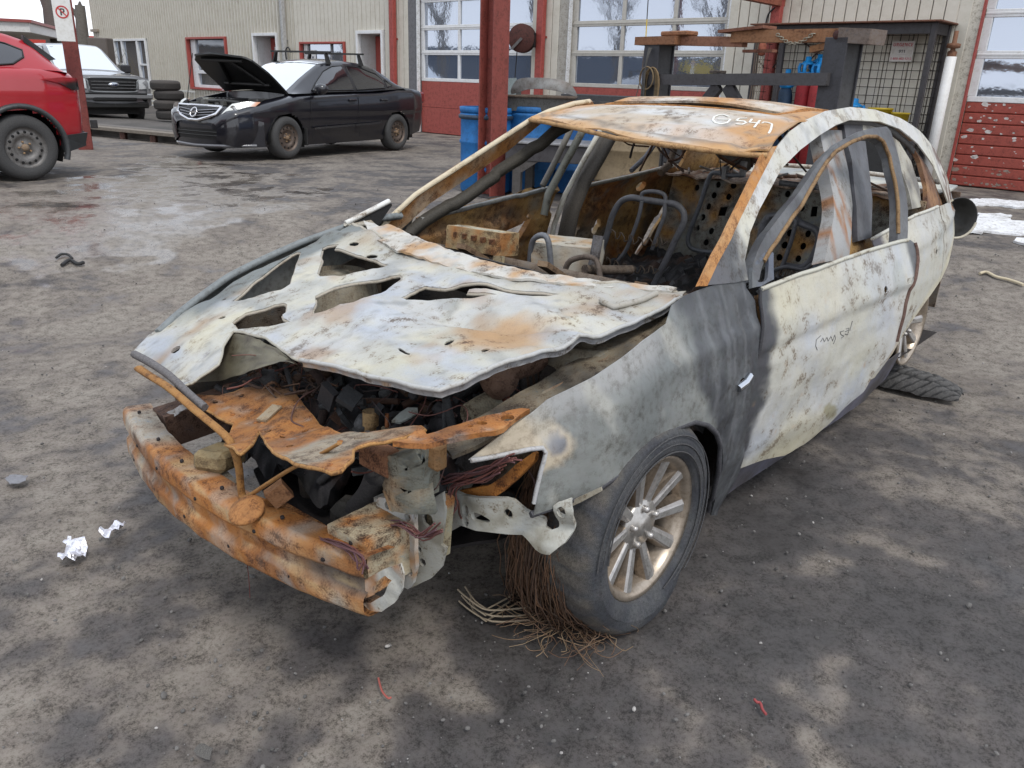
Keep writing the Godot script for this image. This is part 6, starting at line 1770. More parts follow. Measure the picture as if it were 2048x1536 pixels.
func rim(called: String, parent: Node) -> MeshInstance3D:
	# a 16 inch alloy wheel, its outer face towards the node's -z
	var st := new_st()
	var xf := Transform3D(Basis(Vector3(1, 0, 0), -PI / 2), Vector3.ZERO)
	lathe(st, [Vector2(0.205, 0.0), Vector2(0.216, 0.004), Vector2(0.219, -0.002), Vector2(0.213, -0.016), Vector2(0.2, -0.022), Vector2(0.196, -0.05), Vector2(0.185, -0.09), Vector2(0.18, -0.14), Vector2(0.21, -0.18), Vector2(0.2, -0.18), Vector2(0.172, -0.135), Vector2(0.176, -0.09), Vector2(0.19, -0.03), Vector2(0.196, -0.008), Vector2(0.205, 0.0)], 48, xf, Color(0.46, 0.39, 0.32))
	var r := obj(called, done(st), mats["alloy"], parent)
	st = new_st()
	lathe(st, [Vector2(0.0, -0.018), Vector2(0.03, -0.018), Vector2(0.034, -0.024), Vector2(0.075, -0.03), Vector2(0.08, -0.045), Vector2(0.07, -0.075), Vector2(0.0, -0.08)], 30, xf, Color(0.5, 0.48, 0.46))
	obj("hub", done(st), mats["alloy"], r)
	for i in 5:
		for s in [-1.0, 1.0]:
			st = new_st()
			var a := TAU * i / 5.0 + 0.35
			var p0 := Vector2(cos(a + s * 0.30), sin(a + s * 0.30)) * 0.055
			var p1 := Vector2(cos(a + s * 0.32), sin(a + s * 0.32)) * 0.206
			var d := (p1 - p0).normalized()
			var n := Vector2(-d.y, d.x)
			var ring := []
			for k in 2:
				var c: Vector2 = p0 if k == 0 else p1
				var z := 0.032 if k == 0 else 0.006
				var w0 := 0.015 if k == 0 else 0.023
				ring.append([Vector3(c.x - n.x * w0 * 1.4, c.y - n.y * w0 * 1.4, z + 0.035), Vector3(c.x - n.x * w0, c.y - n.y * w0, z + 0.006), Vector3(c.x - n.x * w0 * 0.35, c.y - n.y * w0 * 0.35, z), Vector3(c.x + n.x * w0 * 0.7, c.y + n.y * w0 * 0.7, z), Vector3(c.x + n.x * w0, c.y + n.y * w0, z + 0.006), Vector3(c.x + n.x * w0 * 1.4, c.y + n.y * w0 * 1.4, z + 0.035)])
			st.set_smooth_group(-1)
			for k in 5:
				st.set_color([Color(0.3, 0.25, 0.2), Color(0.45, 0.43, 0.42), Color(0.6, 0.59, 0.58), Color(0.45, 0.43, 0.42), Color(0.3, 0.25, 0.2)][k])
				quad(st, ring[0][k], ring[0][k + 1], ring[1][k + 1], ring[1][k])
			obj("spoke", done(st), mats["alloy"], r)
		st = new_st()
		var b := TAU * (i + 0.5) / 5.0 + 0.35
		lathe(st, [Vector2(0, -0.008), Vector2(0.006, -0.009), Vector2(0.0105, -0.014), Vector2(0.0105, -0.035)], 8, xf * Transform3D(Basis(), Vector3(cos(b) * 0.056, 0, -sin(b) * 0.056)), Color(0.5, 0.48, 0.47))
		obj("lug_nut", done(st), mats["alloy"], r)
	# brake disc behind the spokes
	st = new_st()
	lathe(st, [Vector2(0.0, -0.10), Vector2(0.135, -0.10), Vector2(0.138, -0.12), Vector2(0.0, -0.12)], 30, xf, Color(0.14, 0.07, 0.045))
	bevel_box(st, Vector3(0.11, 0.03, 0.10), Vector3(0.06, 0.13, 0.07), 0.01, Color(0.12, 0.07, 0.05))
	obj("brake_disc", done(st), mats["rust"], r)
	return r

func wheel_assembly(called: String, _burst: bool) -> Node3D:
	var r := rim(called, wreck)
	r.set_meta("label", "dusty alloy wheel with a half-burnt tyre")
	for c in r.get_children():
		c.position.z -= 0.865
	r.mesh = moved(r.mesh, Vector3(0, 0, -0.865))
	# the tyre sags to the ground and its tread has burnt through on the inside
	var prof := [Vector2(0.214, 0.012), Vector2(0.222, -0.012), Vector2(0.24, -0.02), Vector2(0.265, -0.023), Vector2(0.268, -0.019), Vector2(0.288, -0.014), Vector2(0.304, 0.002), Vector2(0.314, 0.02), Vector2(0.317, 0.04), Vector2(0.318, 0.07), Vector2(0.318, 0.11), Vector2(0.316, 0.135), Vector2(0.29, 0.14), Vector2(0.22, 0.14)]
	obj("tyre", grid(96, prof.size() - 1, func(uv: Vector2) -> Vector3:
		var k: Vector2 = prof[roundi(uv.y * (prof.size() - 1))]
		var a := uv.x * TAU
		var rr := k.x + (0.004 * nz(Vector2(cos(a), sin(a)) * 2.0 + Vector2(0, k.y * 6), 1.5, 185) if k.x > 0.25 else 0.0)
		if k.x > 0.312:
			rr += 0.002 * sign(sin(a * 60.0 + k.y * 60.0))
		var p := Vector2(cos(a) * rr, sin(a) * rr)
		var zz := -0.865 + k.y
		if p.y < -0.225:
			# flattened foot, bulging outwards
			var t := clampf((-0.225 - p.y) / 0.09, 0, 1)
			zz -= 0.035 * t * sstep(0.1, -0.02, k.y)
			p.x *= 1.0 + 0.10 * t
			p.y = maxf(p.y, -0.305 + 0.006 * nz(Vector2(p.x * 8, zz * 8), 1.0, 186))
		return Vector3(p.x, p.y, zz),
		func(uv: Vector2) -> Color:
			var k: Vector2 = prof[roundi(uv.y * (prof.size() - 1))]
			var q := Vector2(uv.x * 12.0, k.x * 6.0)
			var c := Color(0.06, 0.066, 0.077).lerp(Color(0.115, 0.117, 0.12), clampf(0.3 + nz(q, 1.0, 187), 0, 1))
			if k.y > 0.0:
				c = c.lerp(Color(0.16, 0.14, 0.115), clampf(0.55 + nz(q, 2.0, 188), 0, 1))
			return c, true), mats["rubber"], r)
	var st := new_st()
	for ring_r in [0.236, 0.258, 0.283]:
		var pts := PackedVector3Array()
		for i in 61:
			var a := TAU * i / 60.0
			var y: float = sin(a) * ring_r
			if y > -0.225:
				pts.append(Vector3(cos(a) * ring_r, y, -0.888))
			elif pts.size() > 1:
				tube(st, pts, 0.0025, 4, Color(0.1, 0.1, 0.105))
				pts = PackedVector3Array()
	obj("sidewall_ring", done(st), mats["rubber"], r)
	# charred cords of the burnt inner half
	st = new_st()
	for i in 620:
		var z := -rng.randf_range(0.62, 0.79)
		var a0 := rng.randf_range(0.2, 1.0)
		var fl := rng.randf_range(0.0, 0.13) * rng.randf()
		var zd := rng.randf_range(-0.1, 0.16)
		var a1 := -rng.randf_range(1.0, 1.75)
		var pts := PackedVector3Array()
		for k in 9:
			var t := k / 8.0
			var a := lerpf(a0, a1, t)
			var rr := 0.296 + fl * t * t + 0.014 * sin(t * 9.0 + i) + rng.randf_range(-0.008, 0.012)
			pts.append(Vector3(cos(a) * rr + 0.06 * fl * t, maxf(sin(a) * rr, -0.304 + rng.randf() * 0.015), z + zd * t * t + rng.randf_range(-0.008, 0.008)))
		tube(st, pts, rng.randf_range(0.001, 0.002), 4, Color(0.16, 0.085, 0.045).lerp(Color(0.06, 0.04, 0.03), rng.randf()))
	var cords := obj("tyre_cords", done(st), mats["wire"], r)
	cords.set_meta("kind", "stuff")
	st = new_st()
	var prng := [Color(0.28, 0.2, 0.12), Color(0.11, 0.06, 0.035)]
	for i in 110:
		# a fan of cords spread over the soil in front of the wheel
		var a := rng.randf_range(-1.2, 0.9)
		var r0 := rng.randf_range(0.05, 0.2)
		var c := Vector3(0.08, -0.305, -0.72)
		var p := c + Vector3(cos(a) * r0, rng.randf() * 0.05, sin(a) * r0 * 0.8)
		var pts := PackedVector3Array([p])
		var d := Vector3(cos(a), rng.randf_range(0.0, 0.3), sin(a))
		for k in 5:
			d = (d + Vector3(rng.randf_range(-0.8, 0.8), rng.randf_range(-0.35, 0.3), rng.randf_range(-0.8, 0.8))).normalized()
			p += d * rng.randf_range(0.01, 0.045)
			p.y = maxf(p.y, -0.31 + rng.randf() * 0.012)
			pts.append(p)
		tube(st, curve(pts, 2), rng.randf_range(0.0007, 0.0015), 4, (prng[0] as Color).lerp(prng[1], sqrt(rng.randf())))
	for ln in [L(P3([.059,-.01,.551,.188,-.01,.554,.312,-.01,.546])), L(P3([.301,-.01,.42,.318,-.01,.49,.31,-.01,.555,.24,-.01,.62,.19,-.01,.655])), L(P3([.276,-.01,.428,.307,-.01,.49,.32,-.01,.544]))]:
		for k in 3:
			var l2 := PackedVector3Array()
			for v in ln:
				l2.append(v + Vector3(0, -0.3 + 0.02 * k, 0) + Vector3(rng.randf(), 0, rng.randf()) * 0.012)
			tube(st, curve(l2, 3), 0.003, 5, Color(0.33, 0.27, 0.19))
	obj("ground_cords", done(st), mats["wire"], r).set_meta("kind", "stuff")
	return r

func moved(m: Mesh, by: Vector3) -> ArrayMesh:
	var st := SurfaceTool.new()
	st.append_from(m, 0, Transform3D(Basis(), by))
	return st.commit()

# ---------------------------------------------------------------- vehicles of the yard
# Vehicle space: x forward from the front axle, y up from the ground, z to the right.
func shell(o: Node3D, c: Dictionary) -> MeshInstance3D:
	var xs: Array = c.x
	var x0: float = xs[0]
	var x1: float = xs[-1]
	var place := func(uv: Vector2) -> Vector3:
		var x := lerpf(x0, x1, uv.x)
		var w := lin(x, xs, c.w)
		var d := lin(x, xs, c.deck)
		var sill := lin(x, xs, c.sill)
		var s := uv.y * 2.0 - 1.0
		var t := absf(s)
		var z := 0.0
		var y := 0.0
		if t < 0.42:
			z = w * 0.84 * t / 0.42
			y = d - 0.035 * pow(t / 0.42, 2)
		elif t < 0.56:
			var k := (t - 0.42) / 0.14
			z = lerpf(w * 0.84, w * 0.975, sin(k * PI / 2))
			y = lerpf(d - 0.035, d - 0.11, 1.0 - cos(k * PI / 2))
		else:
			var k := (t - 0.56) / 0.44
			y = lerpf(d - 0.11, sill, k)
			z = w * (0.975 + 0.03 * sin(k * PI) - 0.05 * k * k) + 0.008 * tanh((y - float(c.get("crease", 0.7))) / 0.02)
		if c.has("bay") and x > c.bay[0] and x < c.bay[1] and absf(z) < c.bay[2]:
			y = minf(y, c.bay[3])
		return Vector3(x, y, z * signf(s))
	var arches: Array = c.arches
	var skip := func(p: Vector3) -> bool:
		for a in arches:
			if absf(p.z) > 0.5 and Vector2(p.x - a, p.y - c.r).length() < c.ar:
				return true
		return false
	return obj("body", grid(150, 84, place, plain(c.colour), false, skip), mats["car_paint"], o)

func cabin(o: Node3D, c: Dictionary) -> MeshInstance3D:
	var gx: Array = c.gx
	var place := func(uv: Vector2) -> Vector3:
		var x := lerpf(gx[0], gx[-1], uv.x)
		var s := uv.y * 2.0 - 1.0
		var t := absf(s)
		var top := lin(x, gx, c.gy)
		var belt := lin(x, gx, c.belt)
		var zr: float = lin(x, gx, c.zr)
		if t < 0.5:
			return Vector3(x, top - 0.03 * pow(t * 2, 2), zr * 2.0 * t * signf(s))
		var k := (t - 0.5) * 2.0
		var kk := sin(k * PI / 2)
		return Vector3(x, lerpf(top - 0.03, belt, k), lerpf(zr, c.zb, lerpf(k, kk, 0.4)) * signf(s))
	return obj("roof", grid(80, 40, place, plain(c.colour)), mats["car_paint"], o)

func cabin_side(c: Dictionary, p: Vector2, out := 0.006) -> Vector3:
	var top := lin(p.x, c.gx, c.gy) - 0.03
	var belt := lin(p.x, c.gx, c.belt)
	var k := clampf((top - p.y) / maxf(top - belt, 0.02), 0, 1)
	return Vector3(p.x, p.y, lerpf(lin(p.x, c.gx, c.zr), c.zb, lerpf(k, sin(k * PI / 2), 0.4)) + out)

func cabin_top(c: Dictionary, p: Vector2, out := 0.006) -> Vector3:
	var zr: float = lin(p.x, c.gx, c.zr)
	return Vector3(p.x, lin(p.x, c.gx, c.gy) - 0.03 * pow(p.y / zr, 2) + out, p.y)

func side_windows(o: Node3D, c: Dictionary, polys: Array):
	for s in [1.0, -1.0]:
		for q in polys:
			var w := obj("window", panel(q, [], 0.05, func(p: Vector2) -> Vector3: return cabin_side(c, p) * Vector3(1, 1, s), plain(Color(0.012, 0.014, 0.016)), 0.004), mats["dark_glass"], o)
			var st := new_st()
			var pts := PackedVector3Array()
			for p in q:
				pts.append(cabin_side(c, p, 0.008) * Vector3(1, 1, s))
			pts.append(pts[0])
			tube(st, pts, 0.010, 5, Color(0.012, 0.012, 0.013))
			obj("seal", done(st), mats["plastic"], w)

func steel_wheel(o: Node3D, at: Vector3, r: float, right: bool, rust: float, holes := 12):
	# tyre, pressed steel disc with its ring of holes, rusty hub; the outer face towards -z on the left side
	var xf := Transform3D(Basis(Vector3(1, 0, 0), -PI / 2), Vector3.ZERO)
	var w := Node3D.new()
	w.name = "wheel"
	o.add_child(w, true)
	w.position = at
	if right:
		w.rotation.y = PI
	var st := new_st()
	lathe(st, [Vector2(r * 0.62, 0.0), Vector2(r * 0.66, 0.012), Vector2(r * 0.82, 0.016), Vector2(r * 0.93, 0.0), Vector2(r * 0.985, -0.025), Vector2(r, -0.05), Vector2(r, -0.16), Vector2(r * 0.97, -0.19), Vector2(r * 0.7, -0.21), Vector2(r * 0.62, -0.2)], 48, xf, Color(0.085, 0.085, 0.085))
	obj("tyre", done(st), mats["rubber"], w)
	var grey := Color(0.2, 0.2, 0.2).lerp(Color(0.14, 0.09, 0.06), rust)
	st = new_st()
	lathe(st, [Vector2(r * 0.63, 0.004), Vector2(r * 0.6, -0.012), Vector2(r * 0.56, -0.03), Vector2(r * 0.5, -0.022), Vector2(r * 0.38, -0.012), Vector2(r * 0.33, -0.03), Vector2(r * 0.2, -0.045), Vector2(r * 0.16, -0.03), Vector2(0, -0.03)], 40, xf, grey)
	obj("rim", done(st), mats["steel"], w)
	st = new_st()
	for i in holes:
		var a := TAU * i / holes
		lathe(st, [Vector2(0, 0.0015), Vector2(r * 0.042, 0.0015), Vector2(r * 0.05, -0.01)], 8, xf * Transform3D(Basis(), Vector3(cos(a) * r * 0.47, -0.0155, sin(a) * r * 0.47)), Color(0.01, 0.01, 0.01))
	obj("vent_holes", done(st), mats["rubber"], w)
	st = new_st()
	lathe(st, [Vector2(0, -0.008), Vector2(r * 0.1, -0.008), Vector2(r * 0.12, -0.035)], 16, xf, Color(0.26, 0.18, 0.11).lerp(grey, 0.3))
	for i in 5:
		var a := TAU * i / 5.0
		lathe(st, [Vector2(0, -0.014), Vector2(r * 0.03, -0.016), Vector2(r * 0.032, -0.04)], 7, xf * Transform3D(Basis(), Vector3(cos(a) * r * 0.18, 0, sin(a) * r * 0.18)), Color(0.3, 0.2, 0.12))
	obj("hub", done(st), mats["rust"], w)

func arch_wells(o: Node3D, c: Dictionary):
	var st := new_st()
	st.set_smooth_group(1)
	st.set_color(Color(0.012, 0.012, 0.012))
	for ax in c.arches:
		for s in [1.0, -1.0]:
			for i in 14:
				var a := PI * i / 13.0 * 1.1 - 0.15
				var b := PI * (i + 1) / 13.0 * 1.1 - 0.15
				var q := [Vector3(ax + cos(a) * (c.ar + 0.01), c.r + sin(a) * (c.ar + 0.01), 0.875 * s), Vector3(ax + cos(b) * (c.ar + 0.01), c.r + sin(b) * (c.ar + 0.01), 0.875 * s), Vector3(ax + cos(b) * c.ar, c.r + sin(b) * c.ar, 0.45 * s), Vector3(ax + cos(a) * c.ar, c.r + sin(a) * c.ar, 0.45 * s)]
				quad(st, q[0], q[1], q[2], q[3])
				st.add_vertex(q[2])
				st.add_vertex(q[3])
				st.add_vertex(Vector3(ax, c.r, 0.45 * s))
	box(st, Vector3((c.x[0] + c.x[-1]) / 2, c.r * 0.9, 0), Vector3(absf(c.x[-1] - c.x[0]) - 0.5, 0.2, 1.3), Color(0.02, 0.02, 0.02))
	obj("underbody", done(st), mats["plastic"], o)

func place(o: Node3D, front: Vector2, heading: Vector2, y: float, k := 1.0):
	var h := heading.normalized()
	var f := Vector3(h.x, 0, h.y)
	o.transform = Transform3D(Basis(f, Vector3.UP, f.cross(Vector3.UP)).scaled(Vector3.ONE * k), Vector3(front.x, y, front.y))

func build_black_saloon():
	var o := thing("parked_saloon", "black four-door saloon with raised bonnet and roof bars, headlamps facing left", "car")
	var c := {"x": [0.98, 0.94, 0.85, 0.6, 0.3, 0.0, -0.3, -1.0, -2.3, -2.75, -3.2, -3.5, -3.62, -3.66],
		"w": [0.45, 0.6, 0.72, 0.82, 0.865, 0.885, 0.89, 0.895, 0.895, 0.89, 0.87, 0.82, 0.74, 0.66],
		"deck": [0.56, 0.66, 0.73, 0.80, 0.87, 0.92, 0.97, 1.0, 1.03, 1.08, 1.09, 1.06, 1.0, 0.9],
		"sill": [0.3, 0.24, 0.2, 0.19, 0.19, 0.19, 0.19, 0.19, 0.2, 0.22, 0.25, 0.3, 0.34, 0.4],
		"colour": Color(0.006, 0.006, 0.008), "arches": [0.0, -2.685], "r": 0.315, "ar": 0.355, "crease": 0.66,
		"bay": [-0.22, 0.72, 0.66, 0.62],
		"gx": [-0.22, -0.6, -1.0, -1.25, -1.6, -2.0, -2.4, -2.75, -3.05], "gy": [0.98, 1.2, 1.40, 1.465, 1.49, 1.47, 1.40, 1.26, 1.09],
		"belt": [0.95, 0.96, 0.98, 0.985, 0.99, 1.0, 1.02, 1.04, 1.06], "zr": [0.72, 0.66, 0.6, 0.58, 0.57, 0.57, 0.58, 0.6, 0.64], "zb": 0.835}
	var h := Vector2(-0.5, 0.866)
	var left := Vector2(h.y, -h.x)
	place(o, P2([-3.4,-12.162])[0] - left * 0.82, h, YARD, 0.95)
	shell(o, c)
	cabin(o, c)
	arch_wells(o, c)
	side_windows(o, c, [P2([-0.62, 1.0, -0.78, 1.12, -1.05, 1.29, -1.3, 1.37, -1.55, 1.39, -1.6, 1.02]), P2([-1.68, 1.02, -1.64, 1.39, -2.0, 1.37, -2.35, 1.28, -2.45, 1.2, -2.42, 1.06]), P2([-2.5, 1.07, -2.52, 1.19, -2.66, 1.1])])
	var glass := obj("windscreen", panel(P2([-0.26, -0.62, -0.26, 0.62, -1.1, 0.54, -1.12, 0, -1.1, -0.54]), [], 0.08, func(p: Vector2) -> Vector3: return cabin_top(c, p), plain(Color(0.8, 0.83, 0.85)), 0.004), mats["mirror_glass"], o)
	var st := new_st()
	for z in [-0.35, 0.15]:
		tube(st, PackedVector3Array([cabin_top(c, Vector2(-0.27, z), 0.02), cabin_top(c, Vector2(-0.34, z + 0.25), 0.02), cabin_top(c, Vector2(-0.36, z + 0.45), 0.02)]), 0.011, 5, Color(0.01, 0.01, 0.01))
	obj("wiper", done(st), mats["plastic"], glass)
	obj("rear_window", panel(P2([-2.45, -0.5, -2.45, 0.5, -3.0, 0.56, -3.0, -0.56]), [], 0.1, func(p: Vector2) -> Vector3: return cabin_top(c, p), plain(Color(0.012, 0.014, 0.016)), 0.004), mats["dark_glass"], o)
	# raised bonnet
	var n := obj("bonnet", panel(P2([0, -0.70, 0, 0.70, 0.5, 0.70, 0.8, 0.62, 0.98, 0.4, 1.02, 0, 0.98, -0.4, 0.8, -0.62, 0.5, -0.70]), [], 0.05, func(p: Vector2) -> Vector3: return Vector3(-0.24 + p.x * 0.76, 1.0 + p.x * 0.64 - 0.10 * p.x * p.x - 0.10 * p.y * p.y, p.y) + Vector3(0.05, -0.05, 0) * sstep(0.85, 1.0, p.x), plain(Color(0.012, 0.012, 0.013)), 0.025), mats["plastic"], o)
	st = new_st()
	for q in [[-0.4, 0.15, -0.1, 0.8], [0.4, 0.15, 0.1, 0.8], [-0.5, 0.2, 0.5, 0.2], [-0.45, 0.8, 0.45, 0.8]]:
		var a := Vector3(-0.24 + q[1] * 0.76 + 0.02, 1.0 + q[1] * 0.64 - 0.1 * q[1] * q[1] - 0.1 * q[0] * q[0] - 0.035, q[0])
		var b := Vector3(-0.24 + q[3] * 0.76 + 0.02, 1.0 + q[3] * 0.64 - 0.1 * q[3] * q[3] - 0.1 * q[2] * q[2] - 0.035, q[2])
		tube(st, PackedVector3Array([a, (a + b) / 2, b]), 0.03, 6, Color(0.016, 0.016, 0.017))
	obj("bonnet_ribs", done(st), mats["plastic"], n)
	st = new_st()
	rod(st, Vector3(0.66, 0.78, 0.55), Vector3(0.46, 1.48, 0.55), 0.007, 5, Color(0.02, 0.02, 0.02))
	obj("prop_rod", done(st), mats["plastic"], o)
	# engine
	st = new_st()
	bevel_box(st, Vector3(0.2, 0.74, 0.05), Vector3(0.42, 0.2, 0.5), 0.03, Color(0.03, 0.03, 0.032))
	for i in 5:
		bevel_box(st, Vector3(0.22, 0.85, -0.12 + i * 0.085), Vector3(0.34, 0.025, 0.045), 0.008, Color(0.05, 0.05, 0.052))
	bevel_box(st, Vector3(0.3, 0.76, 0.46), Vector3(0.2, 0.18, 0.16), 0.02, Color(0.25, 0.25, 0.22))
	bevel_box(st, Vector3(0.15, 0.78, -0.48), Vector3(0.3, 0.17, 0.22), 0.02, Color(0.04, 0.04, 0.042))
	tube(st, curve(PackedVector3Array([Vector3(0.45, 0.8, -0.4), Vector3(0.5, 0.82, -0.1), Vector3(0.5, 0.8, 0.3)]), 4), 0.03, 8, Color(0.05, 0.05, 0.05))
	for i in 14:
		box(st, Vector3(rng.randf_range(-0.1, 0.6), rng.randf_range(0.66, 0.82), rng.randf_range(-0.6, 0.6)), Vector3(0.07, 0.06, 0.08), Color(0.08, 0.08, 0.08).lerp(Color(0.3, 0.3, 0.28), rng.randf() * 0.6))
	obj("engine", done(st), mats["plastic"], o)
	# nose: grille with bright surround and ring badge, lamps, lower intake and lip
	nose_saloon(o, c)
	# mirrors, roof bars, mouldings, handles
	for s in [1.0, -1.0]:
		st = new_st()
		lathe(st, [Vector2(0, 0.09), Vector2(0.06, 0.08), Vector2(0.085, 0.02), Vector2(0.08, -0.06), Vector2(0.05, -0.085), Vector2(0, -0.085)], 14, Transform3D(Basis(Vector3(0, 0, 1), 1.45 ) .scaled(Vector3(1, 1, 1.25)), Vector3(-0.66, 1.03, 0.99 * s)), Color(0.01, 0.01, 0.012))
		bar(st, Vector3(-0.66, 0.99, 0.84 * s), Vector3(-0.66, 1.0, 0.95 * s), 0.05, 0.04, Color(0.01, 0.01, 0.01))
		obj("door_mirror", done(st), mats["car_paint"], o)
		st = new_st()
		bar(st, Vector3(-0.55, 0.44, 0.905 * s), Vector3(-1.5, 0.47, 0.912 * s), 0.012, 0.03, Color(0.45, 0.45, 0.46))
		bar(st, Vector3(-1.52, 0.47, 0.912 * s), Vector3(-2.2, 0.49, 0.912 * s), 0.012, 0.03, Color(0.45, 0.45, 0.46))
		obj("side_moulding", done(st), mats["chrome"], o)
		st = new_st()
		for x in [-1.48, -2.3]:
			bevel_box(st, Vector3(x, 0.86, 0.905 * s), Vector3(0.17, 0.035, 0.03), 0.008, Color(0.01, 0.01, 0.012))
		obj("door_handle", done(st), mats["car_paint"], o)
		st = new_st()
		for x in [-1.63]:
			tube(st, PackedVector3Array([Vector3(-1.63, 0.98, 0.88 * s), Vector3(-1.64, 0.6, 0.915 * s), Vector3(-1.62, 0.28, 0.90 * s)]), 0.004, 4, Color(0.001, 0.001, 0.001))
			tube(st, PackedVector3Array([Vector3(-0.52, 0.95, 0.88 * s), Vector3(-0.5, 0.6, 0.908 * s), Vector3(-0.5, 0.28, 0.89 * s)]), 0.004, 4, Color(0.001, 0.001, 0.001))
		obj("door_gap", done(st), mats["plastic"], o)
	var rk := Node3D.new()
	rk.name = "roof_rack"
	o.add_child(rk, true)
	for x in [-1.25, -2.05]:
		st = new_st()
		bar(st, Vector3(x, 1.585, -0.66), Vector3(x, 1.585, 0.66), 0.05, 0.028, Color(0.02, 0.02, 0.02))
		obj("crossbar", done(st), mats["plastic"], rk)
		for s in [1.0, -1.0]:
			st = new_st()
			hexa(st, [Vector3(x - 0.05, 1.40, 0.60 * s), Vector3(x + 0.05, 1.40, 0.60 * s), Vector3(x + 0.05, 1.40, 0.63 * s), Vector3(x - 0.05, 1.40, 0.63 * s), Vector3(x - 0.025, 1.58, 0.54 * s), Vector3(x + 0.025, 1.58, 0.54 * s), Vector3(x + 0.025, 1.58, 0.57 * s), Vector3(x - 0.025, 1.58, 0.57 * s)], Color(0.015, 0.015, 0.015))
			obj("rack_foot", done(st), mats["plastic"], rk)
	for x in [0.0, -2.685]:
		for s in [1.0, -1.0]:
			steel_wheel(o, Vector3(x, 0.315, s * 0.885), 0.315, s > 0, 0.7)
	for s in [1.0, -1.0]:
		st = new_st()
		bevel_box(st, Vector3(-0.37, 0.32, s * 0.84), Vector3(0.02, 0.26, 0.16), 0.006, Color(0.03, 0.03, 0.03))
		obj("mudflap", done(st), mats["rubber"], o)
		st = new_st()
		bevel_box(st, Vector3(-3.56, 0.9, s * 0.72), Vector3(0.14, 0.2, 0.14), 0.03, Color(0.18, 0.02, 0.02))
		obj("tail_light", done(st), mats["car_paint"], o)

